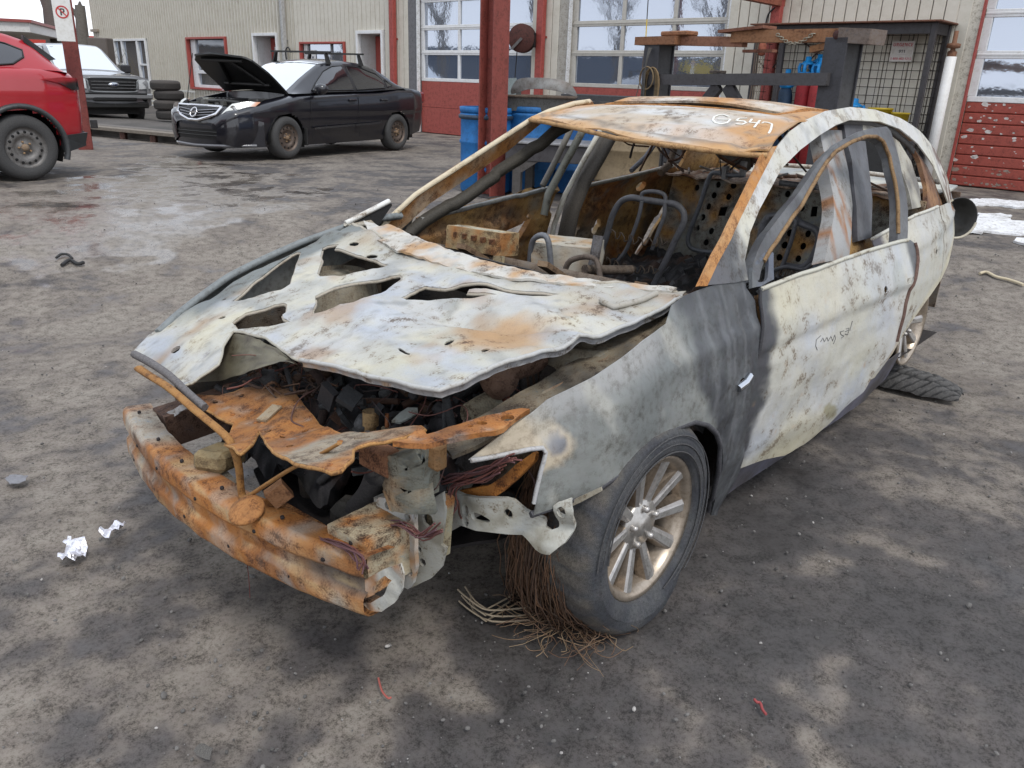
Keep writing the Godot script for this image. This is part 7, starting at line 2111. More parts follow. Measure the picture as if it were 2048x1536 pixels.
func nose_saloon(o: Node3D, c: Dictionary):
	# panels laid on the rounded nose; p: (z, y)
	var face := func(p: Vector2, out: float) -> Vector3:
		var x := 1.0
		var t := absf(p.x)
		x -= 0.05 * pow(t / 0.45, 2) + 0.35 * pow(maxf(0, t - 0.45) / 0.4, 1.6)
		x -= 0.10 * pow(maxf(0.0, p.y - 0.5) / 0.25, 2)
		return Vector3(x + out, p.y, p.x)
	obj("bumper", panel(P2([-0.86, 0.2, -0.4, 0.17, 0.4, 0.17, 0.86, 0.2, 0.86, 0.55, 0.62, 0.66, 0.5, 0.76, -0.5, 0.76, -0.62, 0.66, -0.86, 0.55]), [], 0.04, func(p: Vector2) -> Vector3: return face.call(p, 0.0), plain(Color(0.007, 0.007, 0.009)), 0.01), mats["car_paint"], o)
	var st := new_st()
	var ring := PackedVector3Array()
	for p in [Vector2(-0.46, 0.755), Vector2(0.46, 0.755), Vector2(0.42, 0.66), Vector2(0.3, 0.61), Vector2(0.1, 0.56), Vector2(-0.1, 0.56), Vector2(-0.3, 0.61), Vector2(-0.42, 0.66), Vector2(-0.46, 0.755)]:
		ring.append(face.call(p, 0.02))
	tube(st, ring, 0.024, 6, Color(0.75, 0.75, 0.77))
	var g := obj("grille", done(st), mats["chrome"], o)
	obj("grille_back", panel(P2([-0.44, 0.745, 0.44, 0.745, 0.4, 0.66, 0.1, 0.57, -0.1, 0.57, -0.4, 0.66]), [], 0.05, func(p: Vector2) -> Vector3: return face.call(p, 0.008), plain(Color(0.012, 0.012, 0.013))), mats["plastic"], g)
	for k in 3:
		st = new_st()
		var y := 0.72 - 0.035 * k
		var line := PackedVector3Array()
		for i in 13:
			var z := (i / 6.0 - 1.0) * (0.42 - 0.05 * k)
			line.append(face.call(Vector2(z, y - 0.035 * (1.0 - absf(z) / 0.42)), 0.022))
		tube(st, line, 0.008, 5, Color(0.35, 0.35, 0.37))
		obj("grille_bar", done(st), mats["chrome"], g)
	st = new_st()
	var circ := PackedVector3Array()
	for i in 25:
		circ.append(face.call(Vector2(cos(TAU * i / 24.0) * 0.062, 0.665 + sin(TAU * i / 24.0) * 0.062), 0.04))
	tube(st, circ, 0.011, 6, Color(0.8, 0.8, 0.82))
	bar(st, face.call(Vector2(-0.085, 0.665), 0.045), face.call(Vector2(0.085, 0.665), 0.045), 0.012, 0.03, Color(0.8, 0.8, 0.82))
	obj("ring_badge", done(st), mats["chrome"], g)
	for s in [1.0, -1.0]:
		var lamp := PackedVector2Array([Vector2(0.47 * s, 0.6), Vector2(0.56 * s, 0.80), Vector2(0.68 * s, 0.835), Vector2(0.79 * s, 0.83), Vector2(0.75 * s, 0.7), Vector2(0.72 * s, 0.615)])
		var hl := obj("headlight", panel(lamp, [], 0.03, func(p: Vector2) -> Vector3: return face.call(p, 0.02), func(p: Vector2) -> Color: return Color(0.62, 0.64, 0.62).lerp(Color(0.5, 0.19, 0.08), sstep(0.735, 0.76, absf(p.x))), 0.03), mats["car_paint"], o)
		st = new_st()
		lathe(st, [Vector2(0, 0.0), Vector2(0.05, 0.006), Vector2(0.075, 0.02), Vector2(0.08, 0.02)], 16, Transform3D(Basis(Vector3(0, 0, 1), -PI / 2), face.call(Vector2(0.62 * s, 0.7), 0.024)), Color(0.8, 0.8, 0.82))
		obj("reflector", done(st), mats["chrome"], hl)
		st = new_st()
		lathe(st, [Vector2(0, 0.0), Vector2(0.06, 0.0), Vector2(0.075, -0.02)], 14, Transform3D(Basis(Vector3(0, 0, 1), -PI / 2), face.call(Vector2(0.64 * s, 0.34), 0.02)), Color(0.006, 0.006, 0.006))
		obj("fog_lamp_recess", done(st), mats["plastic"], o)
	obj("lower_intake", panel(P2([-0.42, 0.3, 0.42, 0.3, 0.46, 0.44, -0.46, 0.44]), [], 0.06, func(p: Vector2) -> Vector3: return face.call(p, 0.008), plain(Color(0.004, 0.004, 0.004))), mats["plastic"], o)
	st = new_st()
	for y in [0.35, 0.40]:
		var l := PackedVector3Array()
		for i in 9:
			l.append(face.call(Vector2((i / 4.0 - 1.0) * 0.43, y), 0.014))
		tube(st, l, 0.008, 5, Color(0.03, 0.03, 0.03))
	obj("intake_slat", done(st), mats["plastic"], o)
	st = new_st()
	var lip := PackedVector3Array()
	for i in 17:
		lip.append(face.call(Vector2((i / 8.0 - 1.0) * 0.8, 0.2 + 0.02 * absf(i / 8.0 - 1.0)), 0.012))
	tube(st, lip, 0.022, 6, Color(0.12, 0.12, 0.13))
	obj("front_lip", done(st), mats["car_paint"], o)

func build_red_car():
	var o := thing("parked_car", "red high-bodied car with steel wheel and black arch trim, cut by the picture edge", "car")
	var c := {"x": [0.9, 0.7, 0.3, 0.0, -0.4, -1.2, -2.2, -2.7, -3.0, -3.2, -3.35, -3.42, -3.44],
		"w": [0.6, 0.78, 0.88, 0.91, 0.92, 0.92, 0.92, 0.92, 0.9, 0.87, 0.82, 0.74, 0.66],
		"deck": [0.75, 0.9, 1.02, 1.06, 1.1, 1.12, 1.17, 1.19, 1.19, 1.17, 1.13, 1.05, 0.95],
		"sill": [0.3, 0.25, 0.25, 0.25, 0.25, 0.25, 0.26, 0.3, 0.33, 0.36, 0.4, 0.44, 0.5],
		"colour": Color(0.36, 0.009, 0.016), "arches": [0.0, -2.7], "r": 0.34, "ar": 0.395, "crease": 0.85,
		"gx": [-0.3, -0.9, -1.3, -1.8, -2.4, -2.8, -3.02, -3.2, -3.3], "gy": [1.1, 1.4, 1.53, 1.58, 1.57, 1.50, 1.43, 1.24, 1.12],
		"belt": [1.07, 1.08, 1.09, 1.1, 1.12, 1.13, 1.13, 1.12, 1.1], "zr": [0.75, 0.66, 0.62, 0.6, 0.6, 0.61, 0.62, 0.68, 0.7], "zb": 0.84}
	var h := Vector2(-0.62, 0.78)
	var rear := Vector2(-5.298, -8.873)
	place(o, rear + h.normalized() * 2.7 - Vector2(h.normalized().y, -h.normalized().x) * 0.93, h, YARD)
	shell(o, c)
	cabin(o, c)
	arch_wells(o, c)
	side_windows(o, c, [P2([-0.75, 1.12, -1.0, 1.3, -1.3, 1.42, -1.65, 1.46, -1.65, 1.13]), P2([-1.75, 1.13, -1.75, 1.46, -2.4, 1.44, -2.5, 1.15]), P2([-2.56, 1.16, -2.5, 1.43, -2.75, 1.38, -2.9, 1.32, -2.88, 1.25, -2.75, 1.18])])
	obj("rear_window", panel(P2([-3.02, -0.55, -3.02, 0.55, -3.27, 0.62, -3.27, -0.62]), [], 0.08, func(p: Vector2) -> Vector3: return cabin_top(c, p), plain(Color(0.012, 0.014, 0.016)), 0.004), mats["dark_glass"], o)
	var st := new_st()
	for s in [1.0, -1.0]:
		st = new_st()
		hexa(st, [Vector3(-2.96, 1.40, 0.60 * s), Vector3(-3.16, 1.22, 0.66 * s), Vector3(-3.16, 1.22, 0.70 * s), Vector3(-2.96, 1.40, 0.65 * s), Vector3(-2.96, 1.47, 0.60 * s), Vector3(-3.24, 1.24, 0.66 * s), Vector3(-3.24, 1.24, 0.70 * s), Vector3(-2.96, 1.47, 0.65 * s)], Color(0.015, 0.015, 0.015))
		obj("spoiler_fin", done(st), mats["plastic"], o)
		var tl := obj("tail_light", panel(P2([-2.98, 1.035, -3.2, 1.06, -3.40, 1.05, -3.41, 0.93, -3.3, 0.93, -3.15, 1.0]), [], 0.03, func(p: Vector2) -> Vector3: return Vector3(p.x, p.y, (lin(p.x, [-3.44, -3.42, -3.35, -3.2, -3.0, -2.7], [0.66, 0.74, 0.82, 0.87, 0.9, 0.92]) + 0.02) * s), func(p: Vector2) -> Color: return Color(0.3, 0.02, 0.025).lerp(Color(0.015, 0.012, 0.012), sstep(1.03, 0.985, p.y + 0.1 * (p.x + 3.2))), 0.02), mats["car_paint"], o)
		tl.set_meta("label", "slim tail light, red over black")
		# black trim round the arches and along the bumper foot
		for ax in c.arches:
			st = new_st()
			var pts := PackedVector3Array()
			for i in 25:
				var a := PI * i / 24.0 * 1.22 - 0.35
				pts.append(Vector3(ax + cos(a) * 0.425, 0.34 + sin(a) * 0.425, 0.915 * s))
			tube(st, pts, 0.048, 8, Color(0.05, 0.053, 0.055), -1, 0.6)
			obj("arch_trim", done(st), mats["plastic"], o)
		st = new_st()
		hexa(st, [Vector3(-3.1, 0.27, 0.82 * s), Vector3(-3.38, 0.32, 0.66 * s), Vector3(-3.40, 0.32, 0.74 * s), Vector3(-3.1, 0.27, 0.92 * s), Vector3(-3.1, 0.45, 0.82 * s), Vector3(-3.42, 0.47, 0.66 * s), Vector3(-3.44, 0.47, 0.76 * s), Vector3(-3.1, 0.45, 0.925 * s)], Color(0.035, 0.037, 0.04))
		obj("bumper_corner", done(st), mats["plastic"], o)
		st = new_st()
		bar(st, Vector3(-0.5, 0.31, 0.90 * s), Vector3(-2.25, 0.31, 0.90 * s), 0.05, 0.16, Color(0.04, 0.042, 0.045))
		obj("sill_trim", done(st), mats["plastic"], o)
		st = new_st()
		bevel_box(st, Vector3(-2.2, 1.0, 0.935 * s), Vector3(0.2, 0.04, 0.03), 0.01, Color(0.1, 0.004, 0.006))
		obj("door_handle", done(st), mats["car_paint"], o)
	st = new_st()
	bar(st, Vector3(-3.40, 0.40, -0.68), Vector3(-3.40, 0.40, 0.68), 0.08, 0.16, Color(0.035, 0.037, 0.04))
	obj("rear_bumper", done(st), mats["plastic"], o)
	for x in c.arches:
		for s in [1.0, -1.0]:
			steel_wheel(o, Vector3(x, 0.34, s * 0.92), 0.34, s > 0, 0.15, 15)

func build_pickup():
	var o := thing("pickup_truck", "grey pickup truck facing the yard in front of the three-light window", "pickup truck")
	var c := {"x": [0.93, 0.9, 0.8, 0.4, 0.0, -0.5, -1.6, -3.0, -4.3, -4.35],
		"w": [0.8, 0.86, 0.89, 0.92, 0.93, 0.93, 0.93, 0.93, 0.93, 0.9],
		"deck": [1.0, 1.08, 1.12, 1.16, 1.19, 1.22, 1.24, 1.24, 1.26, 1.2],
		"sill": [0.45, 0.42, 0.42, 0.45, 0.48, 0.48, 0.48, 0.5, 0.52, 0.55],
		"colour": Color(0.19, 0.195, 0.2), "arches": [0.0, -3.22], "r": 0.38, "ar": 0.45, "crease": 0.9,
		"gx": [-0.45, -0.9, -1.25, -1.5, -2.2, -2.7, -2.85, -2.95], "gy": [1.2, 1.5, 1.74, 1.82, 1.83, 1.8, 1.6, 1.26],
		"belt": [1.19, 1.19, 1.2, 1.2, 1.22, 1.22, 1.22, 1.22], "zr": [0.8, 0.72, 0.66, 0.64, 0.64, 0.65, 0.7, 0.76], "zb": 0.87}
	place(o, Vector2(-9.709, -19.430), Vector2(0.72, 0.69), 0.27, 0.94)
	shell(o, c)
	cabin(o, c)
	arch_wells(o, c)
	side_windows(o, c, [P2([-0.85, 1.22, -1.1, 1.48, -1.4, 1.72, -1.7, 1.74, -1.75, 1.23]), P2([-1.85, 1.23, -1.82, 1.74, -2.5, 1.72, -2.6, 1.25])])
	obj("windscreen", panel(P2([-0.5, -0.72, -0.5, 0.72, -1.38, 0.6, -1.38, -0.6]), [], 0.1, func(p: Vector2) -> Vector3: return cabin_top(c, p), plain(Color(0.8, 0.83, 0.85)), 0.004), mats["mirror_glass"], o)
	var st := new_st()
	# nose
	obj("nose", panel(P2([-0.9, 0.45, 0.9, 0.45, 0.92, 0.85, 0.88, 1.06, 0.6, 1.12, -0.6, 1.12, -0.88, 1.06, -0.92, 0.85]), [], 0.06, func(p: Vector2) -> Vector3: return Vector3(0.96 - 0.12 * pow(absf(p.x) / 0.9, 3) - 0.08 * maxf(0, p.y - 0.95), p.y, p.x), plain(Color(0.19, 0.195, 0.2)), 0.03), mats["car_paint"], o)
	var g := obj("grille", panel(rounded(P2([-0.56, 0.98, -0.5, 1.06, 0.5, 1.06, 0.56, 0.98, 0.54, 0.84, 0.46, 0.76, -0.46, 0.76, -0.54, 0.84])), [], 0.05, func(p: Vector2) -> Vector3: return Vector3(0.99 - 0.05 * pow(absf(p.x) / 0.6, 2), p.y, p.x), plain(Color(0.02, 0.02, 0.022)), 0.02), mats["plastic"], o)
	for y in [0.84, 0.91, 0.98]:
		st = new_st()
		bar(st, Vector3(0.995, y, -0.5), Vector3(0.995, y, 0.5), 0.03, 0.022, Color(0.1, 0.1, 0.105))
		obj("grille_bar", done(st), mats["plastic"], g)
	st = new_st()
	var rim_pts := PackedVector3Array()
	for p in rounded(P2([-0.56, 0.98, -0.5, 1.06, 0.5, 1.06, 0.56, 0.98, 0.54, 0.84, 0.46, 0.76, -0.46, 0.76, -0.54, 0.84])):
		rim_pts.append(Vector3(1.0 - 0.05 * pow(absf(p.x) / 0.6, 2), p.y, p.x))
	rim_pts.append(rim_pts[0])
	tube(st, rim_pts, 0.022, 6, Color(0.16, 0.165, 0.17))
	obj("grille_surround", done(st), mats["car_paint"], g)
	st = new_st()
	lathe(st, [Vector2(0, 0.02), Vector2(0.12, 0.018), Vector2(0.13, 0.0)], 24, Transform3D(Basis(Vector3(0, 0, 1), -PI / 2).scaled(Vector3(1, 0.45, 1)), Vector3(1.01, 0.915, 0)), Color(0.45, 0.46, 0.48))
	obj("oval_badge", done(st), mats["chrome"], g)
	st = new_st()
	var script := PackedVector3Array()
	for i in 20:
		script.append(Vector3(1.032, 0.912 + 0.016 * sin(i * 1.1), -(i / 19.0 - 0.5) * 0.15))
	tube(st, script, 0.005, 4, Color(0.02, 0.04, 0.12))
	obj("badge_script", done(st), mats["wire"], g)
	for s in [1.0, -1.0]:
		obj("headlight", panel(PackedVector2Array([Vector2(0.6 * s, 0.82), Vector2(0.6 * s, 1.04), Vector2(0.9 * s, 1.02), Vector2(0.9 * s, 0.84)]), [], 0.06, func(p: Vector2) -> Vector3: return Vector3(0.985 - 0.12 * pow(absf(p.x) / 0.9, 3) - 0.08 * maxf(0, p.y - 0.95), p.y, p.x), plain(Color(0.55, 0.57, 0.58)), 0.02), mats["car_paint"], o)
		st = new_st()
		lathe(st, [Vector2(0, 0.0), Vector2(0.06, 0.0), Vector2(0.08, -0.03)], 12, Transform3D(Basis(Vector3(0, 0, 1), -PI / 2), Vector3(0.935, 0.62, 0.72 * s)), Color(0.01, 0.01, 0.01))
		obj("fog_lamp", done(st), mats["plastic"], o)
		st = new_st()
		bevel_box(st, Vector3(-0.85, 1.27, 1.04 * s), Vector3(0.1, 0.2, 0.24), 0.03, Color(0.03, 0.03, 0.032))
		obj("door_mirror", done(st), mats["plastic"], o)
	st = new_st()
	bevel_box(st, Vector3(0.93, 0.66, 0), Vector3(0.16, 0.13, 1.8), 0.03, Color(0.2, 0.205, 0.21))
	obj("bumper", done(st), mats["car_paint"], o)
	st = new_st()
	bevel_box(st, Vector3(0.96, 0.6, 0), Vector3(0.12, 0.09, 1.0), 0.02, Color(0.012, 0.012, 0.013))
	bevel_box(st, Vector3(0.94, 0.72, 0.0), Vector3(0.16, 0.035, 1.5), 0.01, Color(0.012, 0.012, 0.013))
	obj("intake", done(st), mats["plastic"], o)
	st = new_st()
	bevel_box(st, Vector3(0.86, 0.46, 0), Vector3(0.2, 0.14, 1.6), 0.03, Color(0.02, 0.02, 0.02))
	obj("valance", done(st), mats["plastic"], o)
	for x in c.arches:
		for s in [1.0, -1.0]:
			steel_wheel(o, Vector3(x, 0.38, s * 0.92), 0.38, s > 0, 0.2, 8)

# ---------------------------------------------------------------- things standing about the yard
const STEEL_RED := Color(0.23, 0.052, 0.04)
const DARK_STEEL := Color(0.035, 0.034, 0.036)
var U2 := Vector3(0.7351, 0.0000, 0.6780)
var N2 := Vector3(-0.6780, 0.0000, 0.7351)

func along_wall() -> Basis:
	return Basis(U2, Vector3.UP, N2)

func i_beam(st: SurfaceTool, h: float, w: float, d: float, col: Color):
	bevel_box(st, Vector3(0, h / 2, 0), Vector3(0.016, h, d - 0.03), 0.003, col)
	for s in [-0.5, 0.5]:
		bevel_box(st, Vector3(0, h / 2, s * (d - 0.016)), Vector3(w, h, 0.018), 0.004, col)

func build_yard():
	build_black_saloon()
	build_red_car()
	build_pickup()
	posts()
	drums()
	lift_rack()
	cylinder_cage()
	platform_side()

func posts():
	# central canopy post
	var p: Vector2 = P2([-.284,-8.89])[0]
	var o := thing("canopy_post", "tall red steel post standing between the blue drums", "post")
	o.transform = Transform3D(Basis(Vector3.UP, 0.75) , Vector3(p.x - 0.02, YARD - 0.02, p.y - 0.1))
	var st := new_st()
	i_beam(st, 4.6, 0.22, 0.22, STEEL_RED)
	obj("column", done(st), mats["paint_worn"], o)
	st = new_st()
	bevel_box(st, Vector3(0, 0.01, 0), Vector3(0.36, 0.02, 0.36), 0.004, DARK_STEEL)
	obj("base_plate", done(st), mats["rust"], o)
	# post with the parking sign
	var q := Vector3(-6.671, 0.309, -12.704)
	o = thing("sign_post", "leaning dark red steel post behind the red car", "post")
	o.transform = Transform3D(Basis(Vector3.UP, 0.45), Vector3(q.x, YARD - 0.02, q.z))
	st = new_st()
	i_beam(st, 4.2, 0.20, 0.20, STEEL_RED * 0.9)
	obj("column", done(st), mats["paint_worn"], o)
	st = new_st()
	bevel_box(st, Vector3(0.16, 0.38, 0.05), Vector3(0.1, 0.12, 0.06), 0.005, DARK_STEEL)
	obj("bracket", done(st), mats["rust"], o)
	var s := sign_plate("no_parking_sign", "white no-parking sign with red circle, fixed to the leaning post", Vector3(-6.452, 2.079, -12.198), 0.23, 0.54)
	s.rotation.y = 0.45
	# the same sign on a low post behind the raised bonnet
	var w := Vector3(-14.543, 0.430, -39.744)
	o = thing("sign_post", "short brown post half hidden by the raised bonnet", "post")
	o.position = w
	st = new_st()
	bevel_box(st, Vector3(0, 0.5, 0), Vector3(0.12, 1.3, 0.12), 0.01, Color(0.16, 0.05, 0.04))
	obj("column", done(st), mats["paint_worn"], o)
	s = sign_plate("no_parking_sign", "small white no-parking sign under the raised bonnet of the black saloon", w + Vector3(0.26, 0.72, 0.12), 0.27, 0.5)
	s.rotation.y = 0.3
	# hose reel on the red downpipe
	o = thing("hose_reel", "dark brown hose reel bolted to the red downpipe between the garage doors", "hose reel")
	var c: Vector3 = Vector3(-2.3751, 0.3100, -19.5318) + U2 * 3.55 + N2 * 0.42 + Vector3(0, 1.96, 0)
	o.transform = Transform3D(Basis(Vector3.UP, -0.25), c)
	var turn := Transform3D(Basis(Vector3(1, 0, 0), PI / 2), Vector3.ZERO)
	st = new_st()
	lathe(st, [Vector2(0, 0.02), Vector2(0.25, 0.02), Vector2(0.262, 0.01), Vector2(0.25, 0.0), Vector2(0, 0.0)], 30, turn, Color(0.07, 0.022, 0.018))
	obj("flange", done(st), mats["rust"], o)
	st = new_st()
	lathe(st, [Vector2(0, 0.02), Vector2(0.25, 0.02), Vector2(0.262, 0.01), Vector2(0.25, 0.0), Vector2(0, 0.0)], 30, turn * Transform3D(Basis(), Vector3(0, -0.16, 0)), Color(0.06, 0.022, 0.018))
	obj("flange", done(st), mats["rust"], o)
	st = new_st()
	for i in 4:
		lathe(st, [Vector2(0.17, 0.0), Vector2(0.20, -0.018), Vector2(0.17, -0.036)], 26, turn * Transform3D(Basis(), Vector3(0, -0.005 - i * 0.036, 0)), Color(0.012, 0.012, 0.012))
	obj("hose", done(st), mats["rubber"], o)
	st = new_st()
	bar(st, Vector3(0.02, 0.0, 0.05), Vector3(-0.18, -0.2, 0.06), 0.05, 0.02, Color(0.13, 0.12, 0.12), Vector3.BACK)
	bevel_box(st, Vector3(0.15, -0.02, -0.18), Vector3(0.2, 0.26, 0.16), 0.01, Color(0.03, 0.028, 0.03))
	obj("arm", done(st), mats["steel"], o)
	st = new_st()
	tube(st, PackedVector3Array([Vector3(-0.2, -0.2, 0.04), Vector3(-0.27, -0.24, 0.04), Vector3(-0.33, -0.36, 0.02), Vector3(-0.36, -0.45, 0.02)]), 0.014, 6, Color(0.012, 0.012, 0.012))
	rod(st, Vector3(-0.1, -0.2, -0.08), Vector3(-0.16, -1.3, -0.1), 0.010, 5, Color(0.012, 0.012, 0.012))
	obj("hose_tail", done(st), mats["rubber"], o)
	# canopy beam over the corner of the cage
	o = thing("canopy_beam", "rust-red steel beam running out from the wall above the pale downpipe", "beam")
	var wb: Vector3 = Vector3(-2.3751, 0.3100, -19.5318) + U2 * 8.62 + Vector3(0, 2.47, 0)
	st = new_st()
	bar(st, wb, wb + N2 * 3.2, 0.12, 0.16, Color(0.26, 0.09, 0.055))
	bar(st, wb + Vector3(0, 0.075, 0), wb + N2 * 3.2 + Vector3(0, 0.075, 0), 0.2, 0.02, Color(0.2, 0.07, 0.045))
	obj("girder", done(st), mats["rust"], o)
	st = new_st()
	tube(st, curve(PackedVector3Array([wb + N2 * 0.1 + Vector3(-0.02, -0.08, 0), wb + N2 * 0.16 - U2 * 0.12 + Vector3(0, -0.2, 0), wb + N2 * 0.12 - U2 * 0.17 + Vector3(0, -0.5, 0)]), 5), 0.014, 6, SOOT)
	obj("cable", done(st), mats["wire"], o)

func sign_plate(called: String, label: String, at: Vector3, w: float, h: float) -> Node3D:
	var o := thing(called, label, "sign")
	o.position = at
	var st := new_st()
	bevel_box(st, Vector3.ZERO, Vector3(w, h, 0.012), 0.004, Color(0.72, 0.73, 0.72))
	obj("plate", done(st), mats["painted"], o)
	var cy := h * 0.20
	var r := w * 0.36
	st = new_st()
	var xf := Transform3D(Basis(Vector3(1, 0, 0), PI / 2), Vector3(0, cy, 0.0065))
	lathe(st, [Vector2(r * 0.78, 0.0), Vector2(r * 0.78, 0.003), Vector2(r, 0.003), Vector2(r, 0.0)], 30, xf, Color(0.5, 0.04, 0.04), -1)
	bar(st, Vector3(-r * 0.62, cy + r * 0.62, 0.0085), Vector3(r * 0.62, cy - r * 0.62, 0.0085), r * 0.17, 0.004, Color(0.5, 0.04, 0.04), Vector3.BACK)
	obj("prohibition_ring", done(st), mats["painted"], o)
	var tm := TextMesh.new()
	tm.text = "P"
	tm.font = font("Droid Sans", 700)
	tm.font_size = 64
	tm.pixel_size = r * 1.5 / 64.0
	tm.depth = 0.002
	var t := obj("letter", tm, solid(Color(0.03, 0.03, 0.03)), o)
	t.position = Vector3(0, cy, 0.0075)
	return o

func font(called: String, weight := 400) -> SystemFont:
	var f := SystemFont.new()
	f.font_names = PackedStringArray([called])
	f.font_weight = weight
	return f

func solid(c: Color) -> StandardMaterial3D:
	var m := StandardMaterial3D.new()
	m.albedo_color = c.linear_to_srgb()
	m.roughness = 0.6
	return m

func drum(called: String, label: String, p: Vector2, col: Color, r := 0.29, h := 0.9, lid := true) -> Node3D:
	var o := thing(called, label, "drum", "drums round the red post" if called == "blue_drum" else "")
	o.position = Vector3(p.x, ground_y(p.x, p.y), p.y)
	var st := new_st()
	var prof := [Vector2(0, 0.0), Vector2(r * 0.94, 0.0), Vector2(r * 0.98, 0.02)]
	for k in 3:
		var y := h * (0.31 * (k + 1)) - 0.02
		prof.append(Vector2(r * 0.985, y - 0.03))
		prof.append(Vector2(r * 1.03, y - 0.006))
		prof.append(Vector2(r * 1.03, y + 0.006))
		prof.append(Vector2(r * 0.985, y + 0.03))
	prof.append(Vector2(r * 0.98, h - 0.06))
	prof.append(Vector2(r * 1.03, h - 0.05))
	prof.append(Vector2(r * 1.04, h))
	prof.append(Vector2(r * 0.99, h + 0.005))
	prof.append(Vector2(r * 0.97, h - 0.03))
	prof.append(Vector2(0, h - 0.03) if lid else Vector2(r * 0.95, 0.1))
	lathe(st, prof, 40, Transform3D.IDENTITY, col)
	obj("shell", done(st), mats["paint_worn"], o)
	return o

func drums():
	var p: Vector2 = P2([-.483,-8.838])[0]
	var d := drum("blue_drum", "bright blue drum with a clamped lid ring, left of the red post", p + Vector2(0.1, -0.5), Color(0.012, 0.15, 0.43))
	var st := new_st()
	lathe(st, [Vector2(0.292, 0.775), Vector2(0.312, 0.785), Vector2(0.312, 0.815), Vector2(0.292, 0.825)], 36, Transform3D.IDENTITY, Color(0.06, 0.09, 0.13))
	obj("clamp_ring", done(st), mats["steel"], d)
	drum("blue_drum", "blue drum directly right of the red post, under the grey tub", Vector2(0.112, -9.455), Color(0.012, 0.13, 0.37), 0.29, 0.92)
	drum("blue_drum", "deeper blue drum farther right, seen through the windscreen gap", Vector2(0.631, -9.565), Color(0.01, 0.10, 0.31), 0.29, 0.9)
	drum("rusty_barrel", "tan weathered barrel behind the car's far rear door", Vector2(1.102, -8.514), Color(0.2, 0.15, 0.09), 0.33, 0.95)
	# tub of scrap on top of the drum
	var t := thing("scrap_tub", "battered grey metal tub lying on the blue drums", "tub")
	t.transform = Transform3D(Basis(Vector3.UP, -0.12), Vector3(0.184, 1.188, -9.402))
	st = new_st()
	hexa(st, [Vector3(-0.36, 0, 0.22), Vector3(0.36, 0, 0.22), Vector3(0.36, 0, -0.22), Vector3(-0.36, 0, -0.22), Vector3(-0.39, 0.14, 0.25), Vector3(0.39, 0.14, 0.25), Vector3(0.39, 0.14, -0.25), Vector3(-0.39, 0.14, -0.25)], Color(0.16, 0.16, 0.155))
	obj("tub", done(st), mats["steel"], t)
	st = new_st()
	tube(st, PackedVector3Array([Vector3(-0.41, 0.15, 0.27), Vector3(0.41, 0.15, 0.27), Vector3(0.41, 0.15, -0.27), Vector3(-0.41, 0.15, -0.27), Vector3(-0.41, 0.15, 0.27)]), 0.018, 6, Color(0.1, 0.075, 0.06))
	obj("rim", done(st), mats["rust"], t)
	var g := thing("bent_mudguard", "curved grey steel mudguard resting on the grey tub", "scrap metal")
	g.transform = Transform3D(Basis(Vector3.UP, -0.12), Vector3(0.184, 1.188, -9.402) + Vector3(0.06, 0.17, 0.05))
	obj("sheet", panel(rounded(P2([-0.34, 0.0, -0.335, 0.07, -0.27, 0.15, -0.1, 0.17, 0.12, 0.165, 0.27, 0.13, 0.35, 0.05, 0.36, 0.0, 0.24, 0.03, 0.05, 0.06, -0.14, 0.055, -0.26, 0.02])), [], 0.03, func(p: Vector2) -> Vector3: return Vector3(p.x, p.y, 0.24 - 2.2 * p.y * p.y - 0.5 * p.x * p.x), func(p: Vector2) -> Color: return Color(0.2, 0.2, 0.2).lerp(Color(0.1, 0.08, 0.07), clampf(nz(p, 6, 200) + 0.2, 0, 1)), 0.008), mats["steel"], g)
	var s := thing("scrap_sheets", "folded dark and grey scrap sheets leaning behind the red post", "scrap metal")
	s.position = Vector3(0.184, 1.188, -9.402) + Vector3(-0.42, 0.1, -0.15)
	st = new_st()
	box(st, Vector3(0, 0.12, 0), Vector3(0.34, 0.02, 0.3), Color(0.15, 0.18, 0.18), Basis(Vector3(1, 0, 0), 0.7) * Basis(Vector3(0, 0, 1), 0.1))
	obj("grey_sheet", done(st), mats["steel"], s)
	st = new_st()
	box(st, Vector3(0.02, 0.0, 0.06), Vector3(0.42, 0.02, 0.34), Color(0.02, 0.02, 0.022), Basis(Vector3(1, 0, 0), 1.0) * Basis(Vector3(0, 0, 1), -0.25))
	obj("dark_sheet", done(st), mats["steel"], s)
	# heavy steel table before the drums
	var b := thing("steel_table", "heavy dark steel table with gusseted legs in front of the blue drums", "table")
	b.transform = Transform3D(Basis(Vector3.UP, -0.28), Vector3(0.482, 0.200, -8.790))
	var leg_c := Color(0.075, 0.07, 0.066)
	for x in [-0.45, 0.6]:
		for z in [-0.25, 0.25]:
			st = new_st()
			bevel_box(st, Vector3(x, 0.34, z), Vector3(0.09, 0.68, 0.09), 0.006, leg_c)
			obj("leg", done(st), mats["paint_worn"], b)
	st = new_st()
	bevel_box(st, Vector3(0.05, 0.60, 0.27), Vector3(1.25, 0.17, 0.06), 0.006, Color(0.05, 0.045, 0.05))
	bevel_box(st, Vector3(0.05, 0.60, -0.27), Vector3(1.25, 0.17, 0.06), 0.006, Color(0.05, 0.045, 0.05))
	obj("apron", done(st), mats["paint_worn"], b)
	st = new_st()
	bevel_box(st, Vector3(0.05, 0.70, 0), Vector3(1.32, 0.025, 0.66), 0.006, Color(0.32, 0.32, 0.33))
	obj("table_top", done(st), mats["steel"], b)
	st = new_st()
